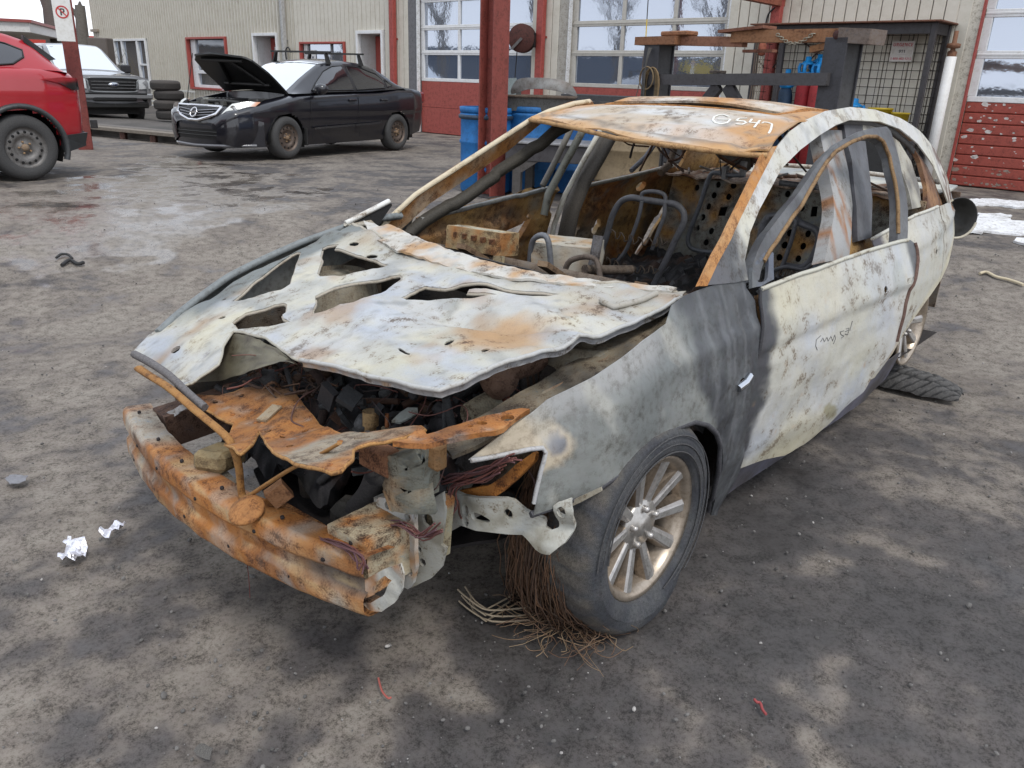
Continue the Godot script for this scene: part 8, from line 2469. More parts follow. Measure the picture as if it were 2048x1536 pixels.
	for x in [-0.32, 0.42]:
		hexa(st, [Vector3(x - 0.09, 0.40, 0.29), Vector3(x - 0.07, 0.40, 0.29), Vector3(x - 0.07, 0.40, 0.26), Vector3(x - 0.09, 0.40, 0.26), Vector3(x - 0.09, 0.53, 0.29), Vector3(x + 0.12, 0.53, 0.29), Vector3(x + 0.12, 0.53, 0.26), Vector3(x - 0.09, 0.53, 0.26)], leg_c)
	obj("gusset", done(st), mats["paint_worn"], b)
	# weathered board and stones showing through the far window
	var h := thing("weathered_board", "pale round-topped weathered wooden board leaning by the barrel", "board")
	h.transform = Transform3D(Basis(Vector3.UP, 0.1) * Basis(Vector3(1, 0, 0), -0.06), Vector3(0.956, 0.270, -8.864))
	st = new_st()
	var out := P2([-0.11, 0, 0.11, 0, 0.11, 0.66, 0.09, 0.74, 0.04, 0.785, -0.03, 0.785, -0.08, 0.75, -0.11, 0.66])
	obj("plank", panel(out, [], 0.03, func(p: Vector2) -> Vector3: return Vector3(p.x, p.y, 0), func(p: Vector2) -> Color: return Color(0.36, 0.33, 0.3).lerp(Color(0.12, 0.11, 0.1), clampf(nz(p * Vector2(8, 1.6), 3, 201) * 1.6 - 0.1, 0, 0.9)), 0.06), mats["wood"], h)

func lift_rack():
	# two dark columns joined by a rail, rusty lifting arms laid on top
	var a := Vector3(1.616, 1.958, -10.335)
	var b := Vector3(3.048, 1.974, -8.309)
	var o := thing("steel_rack", "dark steel rack of two columns joined by a braced rail behind the burnt car", "rack")
	var along := (b - a)
	along.y = 0
	along = along.normalized()
	var side := along.cross(Vector3.UP)
	var turn := Basis(along, Vector3.UP, side)
	for q in [a, b]:
		var st := new_st()
		bevel_box(st, Vector3(q.x, (q.y + YARD) / 2, q.z), Vector3(0.2, q.y - YARD, 0.24), 0.01, Color(0.06, 0.06, 0.066), turn)
		for s in [-0.5, 0.5]:
			bevel_box(st, Vector3(q.x, (q.y + YARD) / 2, q.z) + side * s * 0.24, Vector3(0.25, q.y - YARD + 0.004, 0.02), 0.004, Color(0.05, 0.05, 0.055), turn)
		obj("column", done(st), mats["paint_worn"], o)
	var ra := Vector3(a.x, 1.558, a.z) + side * 0.13
	var rb := Vector3(b.x, 1.604, b.z) + side * 0.13
	var st := new_st()
	bar(st, ra, rb, 0.10, 0.115, Color(0.07, 0.064, 0.07))
	obj("cross_rail", done(st), mats["paint_worn"], o)
	var m := ra.lerp(rb, 0.47)
	for s in [-1.0, 1.0]:
		st = new_st()
		bar(st, m + along * 0.06 * s + Vector3(0, -0.06, 0), m + along * 0.75 * s + Vector3(0, -0.8, 0), 0.06, 0.13, Color(0.045, 0.043, 0.046))
		obj("brace", done(st), mats["paint_worn"], o)
	st = new_st()
	bevel_box(st, m + Vector3(0, 0.075, 0) - along * 0.1, Vector3(0.16, 0.03, 0.1), 0.005, Color(0.1, 0.09, 0.08), turn)
	obj("cap", done(st), mats["rust"], o)
	var arm_c := Color(0.24, 0.115, 0.06)
	var l := thing("lifting_arm", "short rusty lifting arm laid across the left dark column", "steel arm", "rusty arms on the dark rack")
	st = new_st()
	var top := a + Vector3(0, 0.03, 0)
	bar(st, top - along * 0.28, top + along * 0.38, 0.3, 0.09, arm_c)
	bevel_box(st, top + along * 0.3 + Vector3(0, 0.075, 0), Vector3(0.42, 0.05, 0.2), 0.012, arm_c * 1.15, turn)
	obj("arm", done(st), mats["rust"], l)
	st = new_st()
	bar(st, top + along * 0.28 + Vector3(0, 0.0, 0), top + along * 1.28 + Vector3(0, -0.03, 0), 0.09, 0.10, Color(0.25, 0.12, 0.075))
	obj("extension", done(st), mats["rust"], l)
	l = thing("lifting_arm", "long rusty lifting arm with chain laid across the right dark column", "steel arm", "rusty arms on the dark rack")
	top = b + Vector3(0, 0.02, 0)
	st = new_st()
	bar(st, top - along * 1.35 + Vector3(0, 0.02, 0), top + along * 0.1, 0.13, 0.12, Color(0.27, 0.135, 0.07))
	obj("arm", done(st), mats["rust"], l)
	st = new_st()
	bar(st, top + along * 0.0, top + along * 0.34 + Vector3(0, -0.02, 0), 0.26, 0.13, Color(0.16, 0.13, 0.12))
	lathe(st, [Vector2(0, 0.005), Vector2(0.035, 0.005), Vector2(0.04, 0)], 12, Transform3D(Basis(Vector3(1, 0, 0), PI / 2) , top + side * 0.135), Color(0.04, 0.015, 0.015))
	obj("knuckle", done(st), mats["rust"], l)
	st = new_st()
	bar(st, top - along * 1.5 + Vector3(0, 0.07, 0), top - along * 0.9 + Vector3(0, 0.10, 0), 0.22, 0.03, Color(0.2, 0.09, 0.055))
	bar(st, top - along * 1.62 + Vector3(0, -0.1, 0) - side * 0.5, top - along * 1.2 + Vector3(0, -0.1, 0) - side * 0.5, 0.08, 0.03, Color(0.2, 0.09, 0.055))
	bar(st, top - along * 0.35 + Vector3(0, -0.12, 0), top + along * 0.02 + Vector3(0, -0.05, 0), 0.08, 0.06, Color(0.26, 0.13, 0.06))
	obj("pad_plate", done(st), mats["rust"], l)
	st = new_st()
	for i in 16:
		var t := i / 15.0
		var c := top - along * lerpf(0.72, 0.3, t) + side * 0.085 + Vector3(0, 0.02 - 0.085 * sin(t * PI), 0)
		var ring := PackedVector3Array()
		for k in 9:
			var v := Vector3(cos(TAU * k / 8.0) * 0.022, sin(TAU * k / 8.0) * 0.013, 0)
			ring.append(c + turn * (Basis(Vector3.RIGHT, PI / 2 * (i % 2)) * v))
		tube(st, ring, 0.005, 5, Color(0.36, 0.33, 0.27))
	obj("chain", done(st), mats["steel"], l)
	# loops of rope over the left column
	var h := thing("rope_coil", "tan rope coil hanging on the left dark column", "rope")
	st = new_st()
	var c0 := Vector3(a.x, 1.693, a.z) + side * 0.17
	for i in 11:
		var w := rng.randf_range(0.06, 0.17)
		var hh := rng.randf_range(0.5, 0.7)
		var pts := PackedVector3Array()
		for k in 21:
			var t := TAU * k / 20.0
			pts.append(c0 + along * (sin(t) * w * (0.8 + 0.2 * cos(t)) + 0.02 * i * 0.3) + along * 0.07 + Vector3(0, -hh * 0.5 + cos(t) * hh * 0.5, 0) + side * (0.004 * i))
		tube(st, pts, 0.008, 5, Color(0.25, 0.17, 0.085).lerp(Color(0.1, 0.08, 0.06), rng.randf()))
	var ring2 := PackedVector3Array()
	for k in 25:
		ring2.append(c0 + along * (0.05 + cos(TAU * k / 24.0) * 0.115) + Vector3(0, -0.12 + sin(TAU * k / 24.0) * 0.125, 0) + side * 0.05)
	tube(st, ring2, 0.009, 5, Color(0.22, 0.16, 0.09))
	for i in 3:
		tube(st, curve(PackedVector3Array([Vector3(a.x, a.y - 0.05, a.z) + side * 0.16 + along * (0.03 - 0.02 * i), c0 + along * 0.03 + side * 0.06, c0 + along * (-0.03 + 0.04 * i) + Vector3(0, -0.6, 0) + side * 0.06]), 5), 0.008, 5, Color(0.09, 0.085, 0.08))
	obj("loops", done(st), mats["wood"], h)
	# cord hanging from above in front of the middle door
	var cd := thing("hanging_cord", "black and yellow cord hanging in front of the middle garage door", "cord")
	st = new_st()
	var ct := Vector3(1.615, 2.727, -11.694)
	var cb := Vector3(1.576, 1.313, -11.160)
	tube(st, PackedVector3Array([ct, ct.lerp(cb, 0.3)]), 0.007, 5, Color(0.02, 0.02, 0.02))
	tube(st, PackedVector3Array([ct.lerp(cb, 0.3), ct.lerp(cb, 0.5)]), 0.008, 5, Color(0.5, 0.36, 0.05))
	tube(st, PackedVector3Array([ct.lerp(cb, 0.5), ct.lerp(cb, 0.8) + Vector3(-0.03, 0, 0), cb + Vector3(-0.09, 0, 0)]), 0.007, 5, Color(0.07, 0.05, 0.04))
	obj("cord", done(st), mats["wire"], cd)
	# low dark steel cabinet against the middle door
	var k := thing("steel_cabinet", "long low dark grey steel cabinet against the middle red door", "cabinet")
	k.transform = Transform3D(along_wall(), Vector3(-2.3751, 0.3100, -19.5318) + U2 * 6.35 + N2 * 0.7)
	st = new_st()
	bevel_box(st, Vector3(0, 0.5, 0), Vector3(2.5, 1.0, 0.6), 0.01, Color(0.055, 0.055, 0.06))
	obj("case", done(st), mats["paint_worn"], k)
	for i in 3:
		st = new_st()
		bevel_box(st, Vector3(-0.82 + 0.82 * i, 0.5, 0.305), Vector3(0.7, 0.8, 0.02), 0.006, Color(0.075, 0.072, 0.072))
		obj("door", done(st), mats["paint_worn"], k)
	st = new_st()
	bar(st, Vector3(0.9, 0.2, 0.36), Vector3(0.98, 0.98, 0.32), 0.08, 0.03, Color(0.16, 0.15, 0.15), Vector3.BACK)
	obj("loose_bar", done(st), mats["steel"], k)

func gas_cylinder(label: String, at: Vector3, col: Color, h: float, r := 0.118):
	var o := thing("gas_cylinder", label, "gas cylinder", "gas cylinders inside the mesh cage")
	o.position = at
	var st := new_st()
	lathe(st, [Vector2(0, 0), Vector2(r, 0), Vector2(r, h - 0.2), Vector2(r * 0.93, h - 0.12), Vector2(r * 0.7, h - 0.04), Vector2(r * 0.4, h)], 24, Transform3D.IDENTITY, col)
	obj("bottle", done(st), mats["paint_worn"], o)
	st = new_st()
	bevel_box(st, Vector3(0, h + 0.02, 0.0), Vector3(0.05, 0.12, 0.05), 0.01, Color(0.35, 0.3, 0.18))
	obj("valve", done(st), mats["steel"], o)
	# tulip-shaped guard: four ribs between a collar and a cap
	st = new_st()
	var blue := Color(0.015, 0.3, 0.75)
	lathe(st, [Vector2(r * 0.5, h - 0.03), Vector2(r * 0.86, h - 0.01), Vector2(r * 0.9, h + 0.03), Vector2(r * 0.8, h + 0.03), Vector2(r * 0.5, h)], 20, Transform3D.IDENTITY, blue)
	lathe(st, [Vector2(0, h + 0.25), Vector2(r * 0.34, h + 0.245), Vector2(r * 0.36, h + 0.19), Vector2(r * 0.6, h + 0.17), Vector2(r * 0.9, h + 0.14), Vector2(r * 0.85, h + 0.13), Vector2(r * 0.3, h + 0.165)], 20, Transform3D.IDENTITY, blue)
	for i in 4:
		var a := TAU * (i + 0.4) / 4.0
		var d := Vector3(cos(a), 0, sin(a))
		tube(st, curve(PackedVector3Array([d * r * 0.84 + Vector3(0, h + 0.01, 0), d * r * 1.02 + Vector3(0, h + 0.08, 0), d * r * 0.84 + Vector3(0, h + 0.15, 0)]), 4), 0.026, 7, blue)
	obj("valve_guard", done(st), mats["plastic"], o)
	return o

func cylinder_cage():
	var o := thing("cylinder_cage", "dark steel mesh cage with flat roof against the beige wall", "cage")
	var base := Vector3(-2.3751, 0.3100, -19.5318)
	o.transform = Transform3D(along_wall(), base)
	var u0 := 8.62
	var u1 := 11.12
	var n1 := 0.62
	var top := 2.08
	var dk := Color(0.045, 0.042, 0.046)
	var st: SurfaceTool
	for q in [Vector3(u0, 0, n1), Vector3(u1, 0, n1), Vector3(u0, 0, 0.06), Vector3(u1, 0, 0.06), Vector3(9.02, 0, n1 - 0.02)]:
		st = new_st()
		bevel_box(st, q + Vector3(0, top / 2, 0), Vector3(0.07, top, 0.07) if q.x != 9.02 else Vector3(0.13, top, 0.1), 0.006, dk)
		obj("post", done(st), mats["paint_worn"], o)
	st = new_st()
	bevel_box(st, Vector3((u0 + u1) / 2, top + 0.015, n1 / 2 + 0.03), Vector3(u1 - u0 + 0.2, 0.022, n1 + 0.16), 0.004, Color(0.15, 0.07, 0.045))
	obj("roof_sheet", done(st), mats["rust"], o)
	st = new_st()
	bevel_box(st, Vector3((u0 + u1) / 2, top - 0.07, n1 + 0.005), Vector3(u1 - u0, 0.14, 0.03), 0.006, dk)
	bevel_box(st, Vector3(u1, top - 0.07, n1 / 2), Vector3(0.03, 0.14, n1), 0.006, dk)
	bevel_box(st, Vector3((u0 + u1) / 2, 0.06, n1), Vector3(u1 - u0, 0.07, 0.05), 0.006, dk)
	obj("frame_rail", done(st), mats["paint_worn"], o)
	# welded mesh of the front, the end and the back
	st = new_st()
	var pitch := 0.115
	var x := u0 + 0.06
	while x < u1:
		rod(st, Vector3(x, 0.08, 0.07), Vector3(x, top - 0.1, 0.07), 0.0042, 4, Color(0.04, 0.032, 0.03))
		x += pitch
	var y := 0.12
	while y < top - 0.1:
		rod(st, Vector3(u0, y, 0.078), Vector3(u1, y, 0.078), 0.0042, 4, Color(0.04, 0.032, 0.03))
		rod(st, Vector3(u1, y, 0.06), Vector3(u1, y, n1), 0.0042, 4, Color(0.04, 0.032, 0.03))
		rod(st, Vector3(u0, y, 0.06), Vector3(u0, y, n1), 0.0042, 4, Color(0.04, 0.032, 0.03))
		y += pitch
	for i in 5:
		rod(st, Vector3(u1, 0.08, 0.1 + i * pitch), Vector3(u1, top - 0.1, 0.1 + i * pitch), 0.0042, 4, Color(0.04, 0.032, 0.03))
		rod(st, Vector3(u0, 0.08, 0.1 + i * pitch), Vector3(u0, top - 0.1, 0.1 + i * pitch), 0.0042, 4, Color(0.04, 0.032, 0.03))
	obj("wire_mesh", done(st), mats["steel"], o)
	# lettered plate wired to the mesh
	var s := thing("emergency_sign", "white notice with red lettering wired to the cage mesh", "sign")
	s.transform = Transform3D(along_wall(), base + U2 * 10.58 + N2 * 0.09 + Vector3(0, 1.75, 0))
	st = new_st()
	bevel_box(st, Vector3.ZERO, Vector3(0.31, 0.27, 0.006), 0.002, Color(0.6, 0.58, 0.56))
	obj("plate", done(st), mats["painted"], s)
	for t in [["URGENCE", 0.087, 0.052, Color(0.42, 0.05, 0.07), 700], ["_______________", 0.068, 0.018, Color(0.35, 0.1, 0.14), 400], ["911", 0.0, 0.05, Color(0.05, 0.05, 0.06), 700], ["______________", -0.03, 0.018, Color(0.2, 0.18, 0.18), 400], ["1-800-463-1212", -0.095, 0.036, Color(0.42, 0.05, 0.07), 700]]:
		var tm := TextMesh.new()
		tm.text = t[0]
		tm.font = font("Droid Sans", t[4])
		tm.font_size = 48
		tm.pixel_size = t[2] / 42.0
		tm.depth = 0.001
		var l := obj("lettering", tm, solid(t[3]), s)
		l.position = Vector3(0, t[1], 0.0042)
	var at := func(u: float, n: float) -> Vector3: return base + U2 * u + N2 * n
	gas_cylinder("slate-blue gas cylinder with a blue guard, beside the red pair", at.call(9.04, 0.32), Color(0.025, 0.06, 0.12), 1.24)
	gas_cylinder("red gas cylinder with white collar label, next to the slate-blue one", at.call(9.34, 0.34), Color(0.32, 0.015, 0.02), 1.42)
	gas_cylinder("red gas cylinder behind the dark rack column", at.call(9.58, 0.40), Color(0.36, 0.03, 0.035), 1.40)
	gas_cylinder("dark gas cylinder at the back, its blue guard between the red pair", at.call(9.42, 0.12), Color(0.05, 0.02, 0.02), 1.46)
	gas_cylinder("short dark gas cylinder right of the rack column", at.call(10.15, 0.38), Color(0.03, 0.025, 0.035), 0.86, 0.15)
	st = new_st()
	var lb := thing("cylinder_label", "white paper label on the slate-blue gas cylinder", "label")
	lb.transform = Transform3D(along_wall(), at.call(9.04, 0.42) + Vector3(0, 0.93, 0))
	bevel_box(st, Vector3.ZERO, Vector3(0.13, 0.13, 0.004), 0.001, Color(0.68, 0.68, 0.72))
	obj("paper", done(st), mats["painted"], lb)
	st = new_st()
	bevel_box(st, Vector3(-0.035, 0.02, 0.003), Vector3(0.02, 0.05, 0.003), 0.001, Color(0.05, 0.08, 0.3))
	for i in 4:
		box(st, Vector3(0.02, 0.03 - 0.02 * i, 0.003), Vector3(0.06, 0.005, 0.002), Color(0.2, 0.2, 0.25))
	obj("print", done(st), mats["painted"], lb)
	for k in [[10.55, 0.16, 0.36, "tall yellow bucket at the foot of the cage mesh", 0.85], [10.83, 0.12, 0.3, "smaller yellow bucket beside the taller one", 0.80]]:
		var bk := thing("yellow_bucket", k[3], "bucket", "yellow buckets in the cage")
		bk.position = at.call(k[0], 0.42) + Vector3(0, k[4] - k[2] + 0.12, 0)
		st = new_st()
		lathe(st, [Vector2(0, 0), Vector2(k[1] * 0.86, 0), Vector2(k[1], k[2]), Vector2(k[1] * 1.06, k[2]), Vector2(k[1] * 1.06, k[2] + 0.025), Vector2(k[1] * 0.95, k[2] + 0.025), Vector2(k[1] * 0.92, k[2] - 0.02), Vector2(0, k[2] - 0.02)], 26, Transform3D.IDENTITY, Color(0.5, 0.36, 0.02))
		obj("pail", done(st), mats["painted"], bk)
	# shelf under the buckets
	var sh := thing("steel_bin", "dark steel bin carrying the yellow buckets", "bin")
	sh.transform = Transform3D(along_wall(), at.call(10.6, 0.36))
	st = new_st()
	bevel_box(st, Vector3(0, 0.3, 0), Vector3(0.9, 0.6, 0.46), 0.02, Color(0.03, 0.028, 0.03))
	obj("case", done(st), mats["paint_worn"], sh)
	# four-way wheel wrenches hung on the mesh
	for k in [[9.35, 1.72, 0.2, "four-way wheel wrench hung over the gas cylinders"], [8.62, 1.45, 0.85, "four-way wheel wrench hung on the pale siding end of the cage"]]:
		var wr := thing("wheel_wrench", k[3], "wrench")
		wr.transform = Transform3D(along_wall() * Basis(Vector3.BACK, 0.6), at.call(k[0], 0.12) + Vector3(0, k[1], 0))
		for q in [Vector3(1, 0.25, 0), Vector3(-0.35, 1, 0)]:
			st = new_st()
			rod(st, q * -0.24, q * 0.24, 0.012, 7, Color(0.05, 0.03, 0.025))
			rod(st, q * 0.22, q * 0.26, 0.02, 8, Color(0.05, 0.03, 0.025))
			rod(st, q * -0.26, q * -0.22, 0.02, 8, Color(0.05, 0.03, 0.025))
			obj("bar", done(st), mats["rust"], wr)
	# hanging rusty chain hoist by the downpipe
	var ch := thing("chain_hoist", "rusty chain hoist and hanging hooks beside the cage corner", "hoist")
	ch.position = at.call(8.72, 0.74)
	st = new_st()
	for i in 5:
		tube(st, PackedVector3Array([Vector3(0.03 * i - 0.05, 1.85, 0), Vector3(0.03 * i - 0.04, 1.2 - 0.1 * (i % 2), 0.02), Vector3(0.03 * i - 0.06, 0.75, 0)]), 0.009, 5, Color(0.12, 0.09, 0.07).lerp(Color(0.3, 0.28, 0.24), 0.25 * i))
	obj("chains", done(st), mats["rust"], ch)
	st = new_st()
	lathe(st, [Vector2(0, 0.1), Vector2(0.05, 0.08), Vector2(0.065, 0), Vector2(0.05, -0.08), Vector2(0, -0.1)], 12, Transform3D(Basis(), Vector3(0.05, 1.75, 0)), Color(0.26, 0.08, 0.05))
	bevel_box(st, Vector3(0.02, 1.3, 0.01), Vector3(0.08, 0.14, 0.05), 0.01, Color(0.14, 0.07, 0.05))
	bevel_box(st, Vector3(0.02, 0.72, 0.02), Vector3(0.14, 0.16, 0.06), 0.02, Color(0.27, 0.1, 0.045))
	obj("hoist_body", done(st), mats["rust"], ch)
	for k in [[8.02, 0.25, "straight rusty rod leaning on the siding left of the cage"], [8.3, 0.3, "slanting rusty rod leaning on the siding near the cage corner"]]:
		var rd := thing("steel_rod", k[2], "rod")
		rd.position = at.call(k[0], 0.25)
		st = new_st()
		rod(st, Vector3.ZERO, Vector3(0.1 if k[0] < 8.1 else 0.42, 1.25, -0.2), 0.015, 6, Color(0.09, 0.06, 0.045))
		obj("rod", done(st), mats["rust"], rd)
	# white pole with a rusted top
	var wp := thing("white_pole", "white steel pole with a rusted bolt top beside the right garage door", "pole")
	wp.position = at.call(11.28, 0.22)
	st = new_st()
	lathe(st, [Vector2(0, 0), Vector2(0.068, 0), Vector2(0.068, 1.68), Vector2(0, 1.68)], 24, Transform3D.IDENTITY, Color(0.78, 0.78, 0.78))
	obj("tube", done(st), mats["painted"], wp)
	st = new_st()
	lathe(st, [Vector2(0.055, 1.68), Vector2(0.06, 1.74), Vector2(0.03, 1.76), Vector2(0.03, 1.78), Vector2(0.085, 1.79), Vector2(0.085, 1.84), Vector2(0.03, 1.85), Vector2(0.026, 2.0), Vector2(0, 2.0)], 14, Transform3D.IDENTITY, Color(0.2, 0.1, 0.06))
	obj("bolt", done(st), mats["rust"], wp)

func platform_side():
	# raised gravel apron on the left, edged with planks
	var st := new_st()
	var e0 := Vector3(-8.018, 0.450, -15.624)
	var e1 := Vector3(-5.426, 0.450, -14.091)
	var d := (e1 - e0).normalized()
	var back := Vector3(-2.3751, 0.3100, -19.5318) + U2 * -3.0
	var far := Vector3(-2.3751, 0.3100, -19.5318) + U2 * -18.0
	var left := e0 - d * 6.0
	st.set_color(Color(0.15, 0.14, 0.125))
	var pts := PackedVector2Array([Vector2(left.x, left.z), Vector2(e0.x, e0.z), Vector2(e1.x, e1.z), Vector2(e1.x, e1.z) + Vector2(-0.6, -3.0), Vector2(back.x, back.z), Vector2(far.x, far.z)])
	var o := obj("gravel_apron", panel(pts, [], 0.5, func(p: Vector2) -> Vector3: return Vector3(p.x, 0.43 - 0.13 * clampf((Vector2(p.x - e0.x, p.y - e0.z).dot(Vector2(-d.z, d.x)) * -1.0 - 2.0) / 2.5, 0, 1) + 0.008 * nz(p, 2, 210), p.y), func(p: Vector2) -> Color: return Color(0.17, 0.155, 0.14).lerp(Color(0.09, 0.085, 0.08), clampf(0.4 + nz(p, 0.7, 211) * 1.3, 0, 1)), 0.14), mats["stone"])
	o.set_meta("kind", "structure")
	var w := thing("plank_edge", "low weathered plank walkway on stub legs along the apron", "walkway")
	for i in 2:
		st = new_st()
		var off := d.cross(Vector3.UP) * (0.16 - 0.3 * i)
		bar(st, e0 - d * 1.2 + off + Vector3(0, 0.0, 0), e1 + d * 0.3 + off, 0.26, 0.05, Color(0.22, 0.19, 0.16) if i == 0 else Color(0.16, 0.145, 0.13))
		obj("plank", done(st), mats["wood"], w)
	for t in [0.05, 0.4, 0.68, 0.95]:
		st = new_st()
		var q := e0.lerp(e1, t) + d.cross(Vector3.UP) * 0.2
		bevel_box(st, Vector3(q.x, 0.35, q.z), Vector3(0.1, 0.14, 0.1), 0.01, Color(0.11, 0.055, 0.045))
		obj("leg", done(st), mats["wood"], w)
	# stack of four tyres
	var tp := Vector3(-7.846, 0.440, -18.750)
	var names := ["bottom tyre of the stack beside the pickup", "second tyre up in the stack beside the pickup", "third tyre up in the stack beside the pickup", "top tyre of the stack beside the pickup"]
	for i in 4:
		var t := thing("stacked_tyre", names[i], "tyre", "four tyres stacked on the apron")
		t.position = Vector3(tp.x, 0.44 + 0.205 * i, tp.z) + Vector3([0.03, 0.01, 0.02, -0.03][i], 0, [0.0, 0.02, -0.02, 0.0][i])
		st = new_st()
		lathe(st, [Vector2(0.2, 0.02), Vector2(0.22, 0.0), Vector2(0.27, 0.005), Vector2(0.305, 0.03), Vector2(0.315, 0.06), Vector2(0.315, 0.145), Vector2(0.305, 0.175), Vector2(0.27, 0.2), Vector2(0.22, 0.205), Vector2(0.2, 0.185), Vector2(0.21, 0.17), Vector2(0.28, 0.15), Vector2(0.28, 0.06), Vector2(0.21, 0.03), Vector2(0.2, 0.02)], 44, Transform3D.IDENTITY, Color(0.075, 0.07, 0.066).lerp(Color(0.13, 0.115, 0.1), 0.35 * (i % 2)))
		obj("casing", done(st), mats["rubber"], t)
		st = new_st()
		for k in 4:
			lathe(st, [Vector2(0.3165, 0.066 + 0.02 * k), Vector2(0.3165, 0.075 + 0.02 * k)], 44, Transform3D.IDENTITY, Color(0.025, 0.024, 0.023))
		obj("tread_groove", done(st), mats["rubber"], t)
	# white ladder lying on edge along the wall
	var l := thing("ladder", "white ladder lying on its side at the foot of the wall", "ladder")
	l.transform = Transform3D(along_wall(), Vector3(-2.3751, 0.3100, -19.5318) + U2 * -12.6 + N2 * 0.25 + Vector3(0, 0.13, 0))
	for y in [0.03, 0.42]:
		st = new_st()
		bevel_box(st, Vector3(0, y, 0), Vector3(4.4, 0.05, 0.03), 0.004, Color(0.62, 0.62, 0.6))
		obj("rail", done(st), mats["painted"], l)
	for i in 15:
		st = new_st()
		rod(st, Vector3(-2.1 + 0.3 * i, 0.03, 0), Vector3(-2.02 + 0.3 * i, 0.42, 0), 0.018, 6, Color(0.58, 0.58, 0.56))
		obj("rung", done(st), mats["painted"], l)

# ---------------------------------------------------------------- what lies beyond the yard
func branch(st: SurfaceTool, a: Vector3, d: Vector3, l: float, r: float, depth: int, col: Color):
	var b := a + d * l
	var m := a.lerp(b, 0.5) + Vector3(rng.randf_range(-1, 1), 0, rng.randf_range(-1, 1)) * l * 0.05
	tube(st, PackedVector3Array([a, m, b]), r, 6 if depth > 2 else 4, col, r * 0.62)
	if depth == 0:
		return
	for i in rng.randi_range(2, 4):
		var t := rng.randf_range(0.45, 1.0)
		var nd := (d + Vector3(rng.randf_range(-0.8, 0.8), rng.randf_range(-0.1, 0.5), rng.randf_range(-0.8, 0.8))).normalized()
		branch(st, a.lerp(b, t), nd, l * rng.randf_range(0.55, 0.8), r * 0.55, depth - 1, col)

func bare_tree(label: String, at: Vector3, h: float, lean := 0.0):
	var o := thing("bare_tree", label, "tree", "leafless trees beyond the yard")
	o.position = Vector3(at.x, 0.2, at.z)
	var st := new_st()
	var col := Color(0.12, 0.105, 0.095)
	var top := Vector3(lean, h * 0.4, 0)
	tube(st, PackedVector3Array([Vector3.ZERO, top * 0.5 + Vector3(0.08, 0, 0), top]), h * 0.026, 8, col, h * 0.018)
	obj("trunk", done(st), mats["wood"], o)
	st = new_st()
	for i in 4:
		branch(st, top * rng.randf_range(0.7, 1.0), Vector3(rng.randf_range(-0.5, 0.5), 1, rng.randf_range(-0.5, 0.5)).normalized(), h * 0.28, h * 0.012, 4, col)
	obj("crown", done(st), mats["wood"], o)

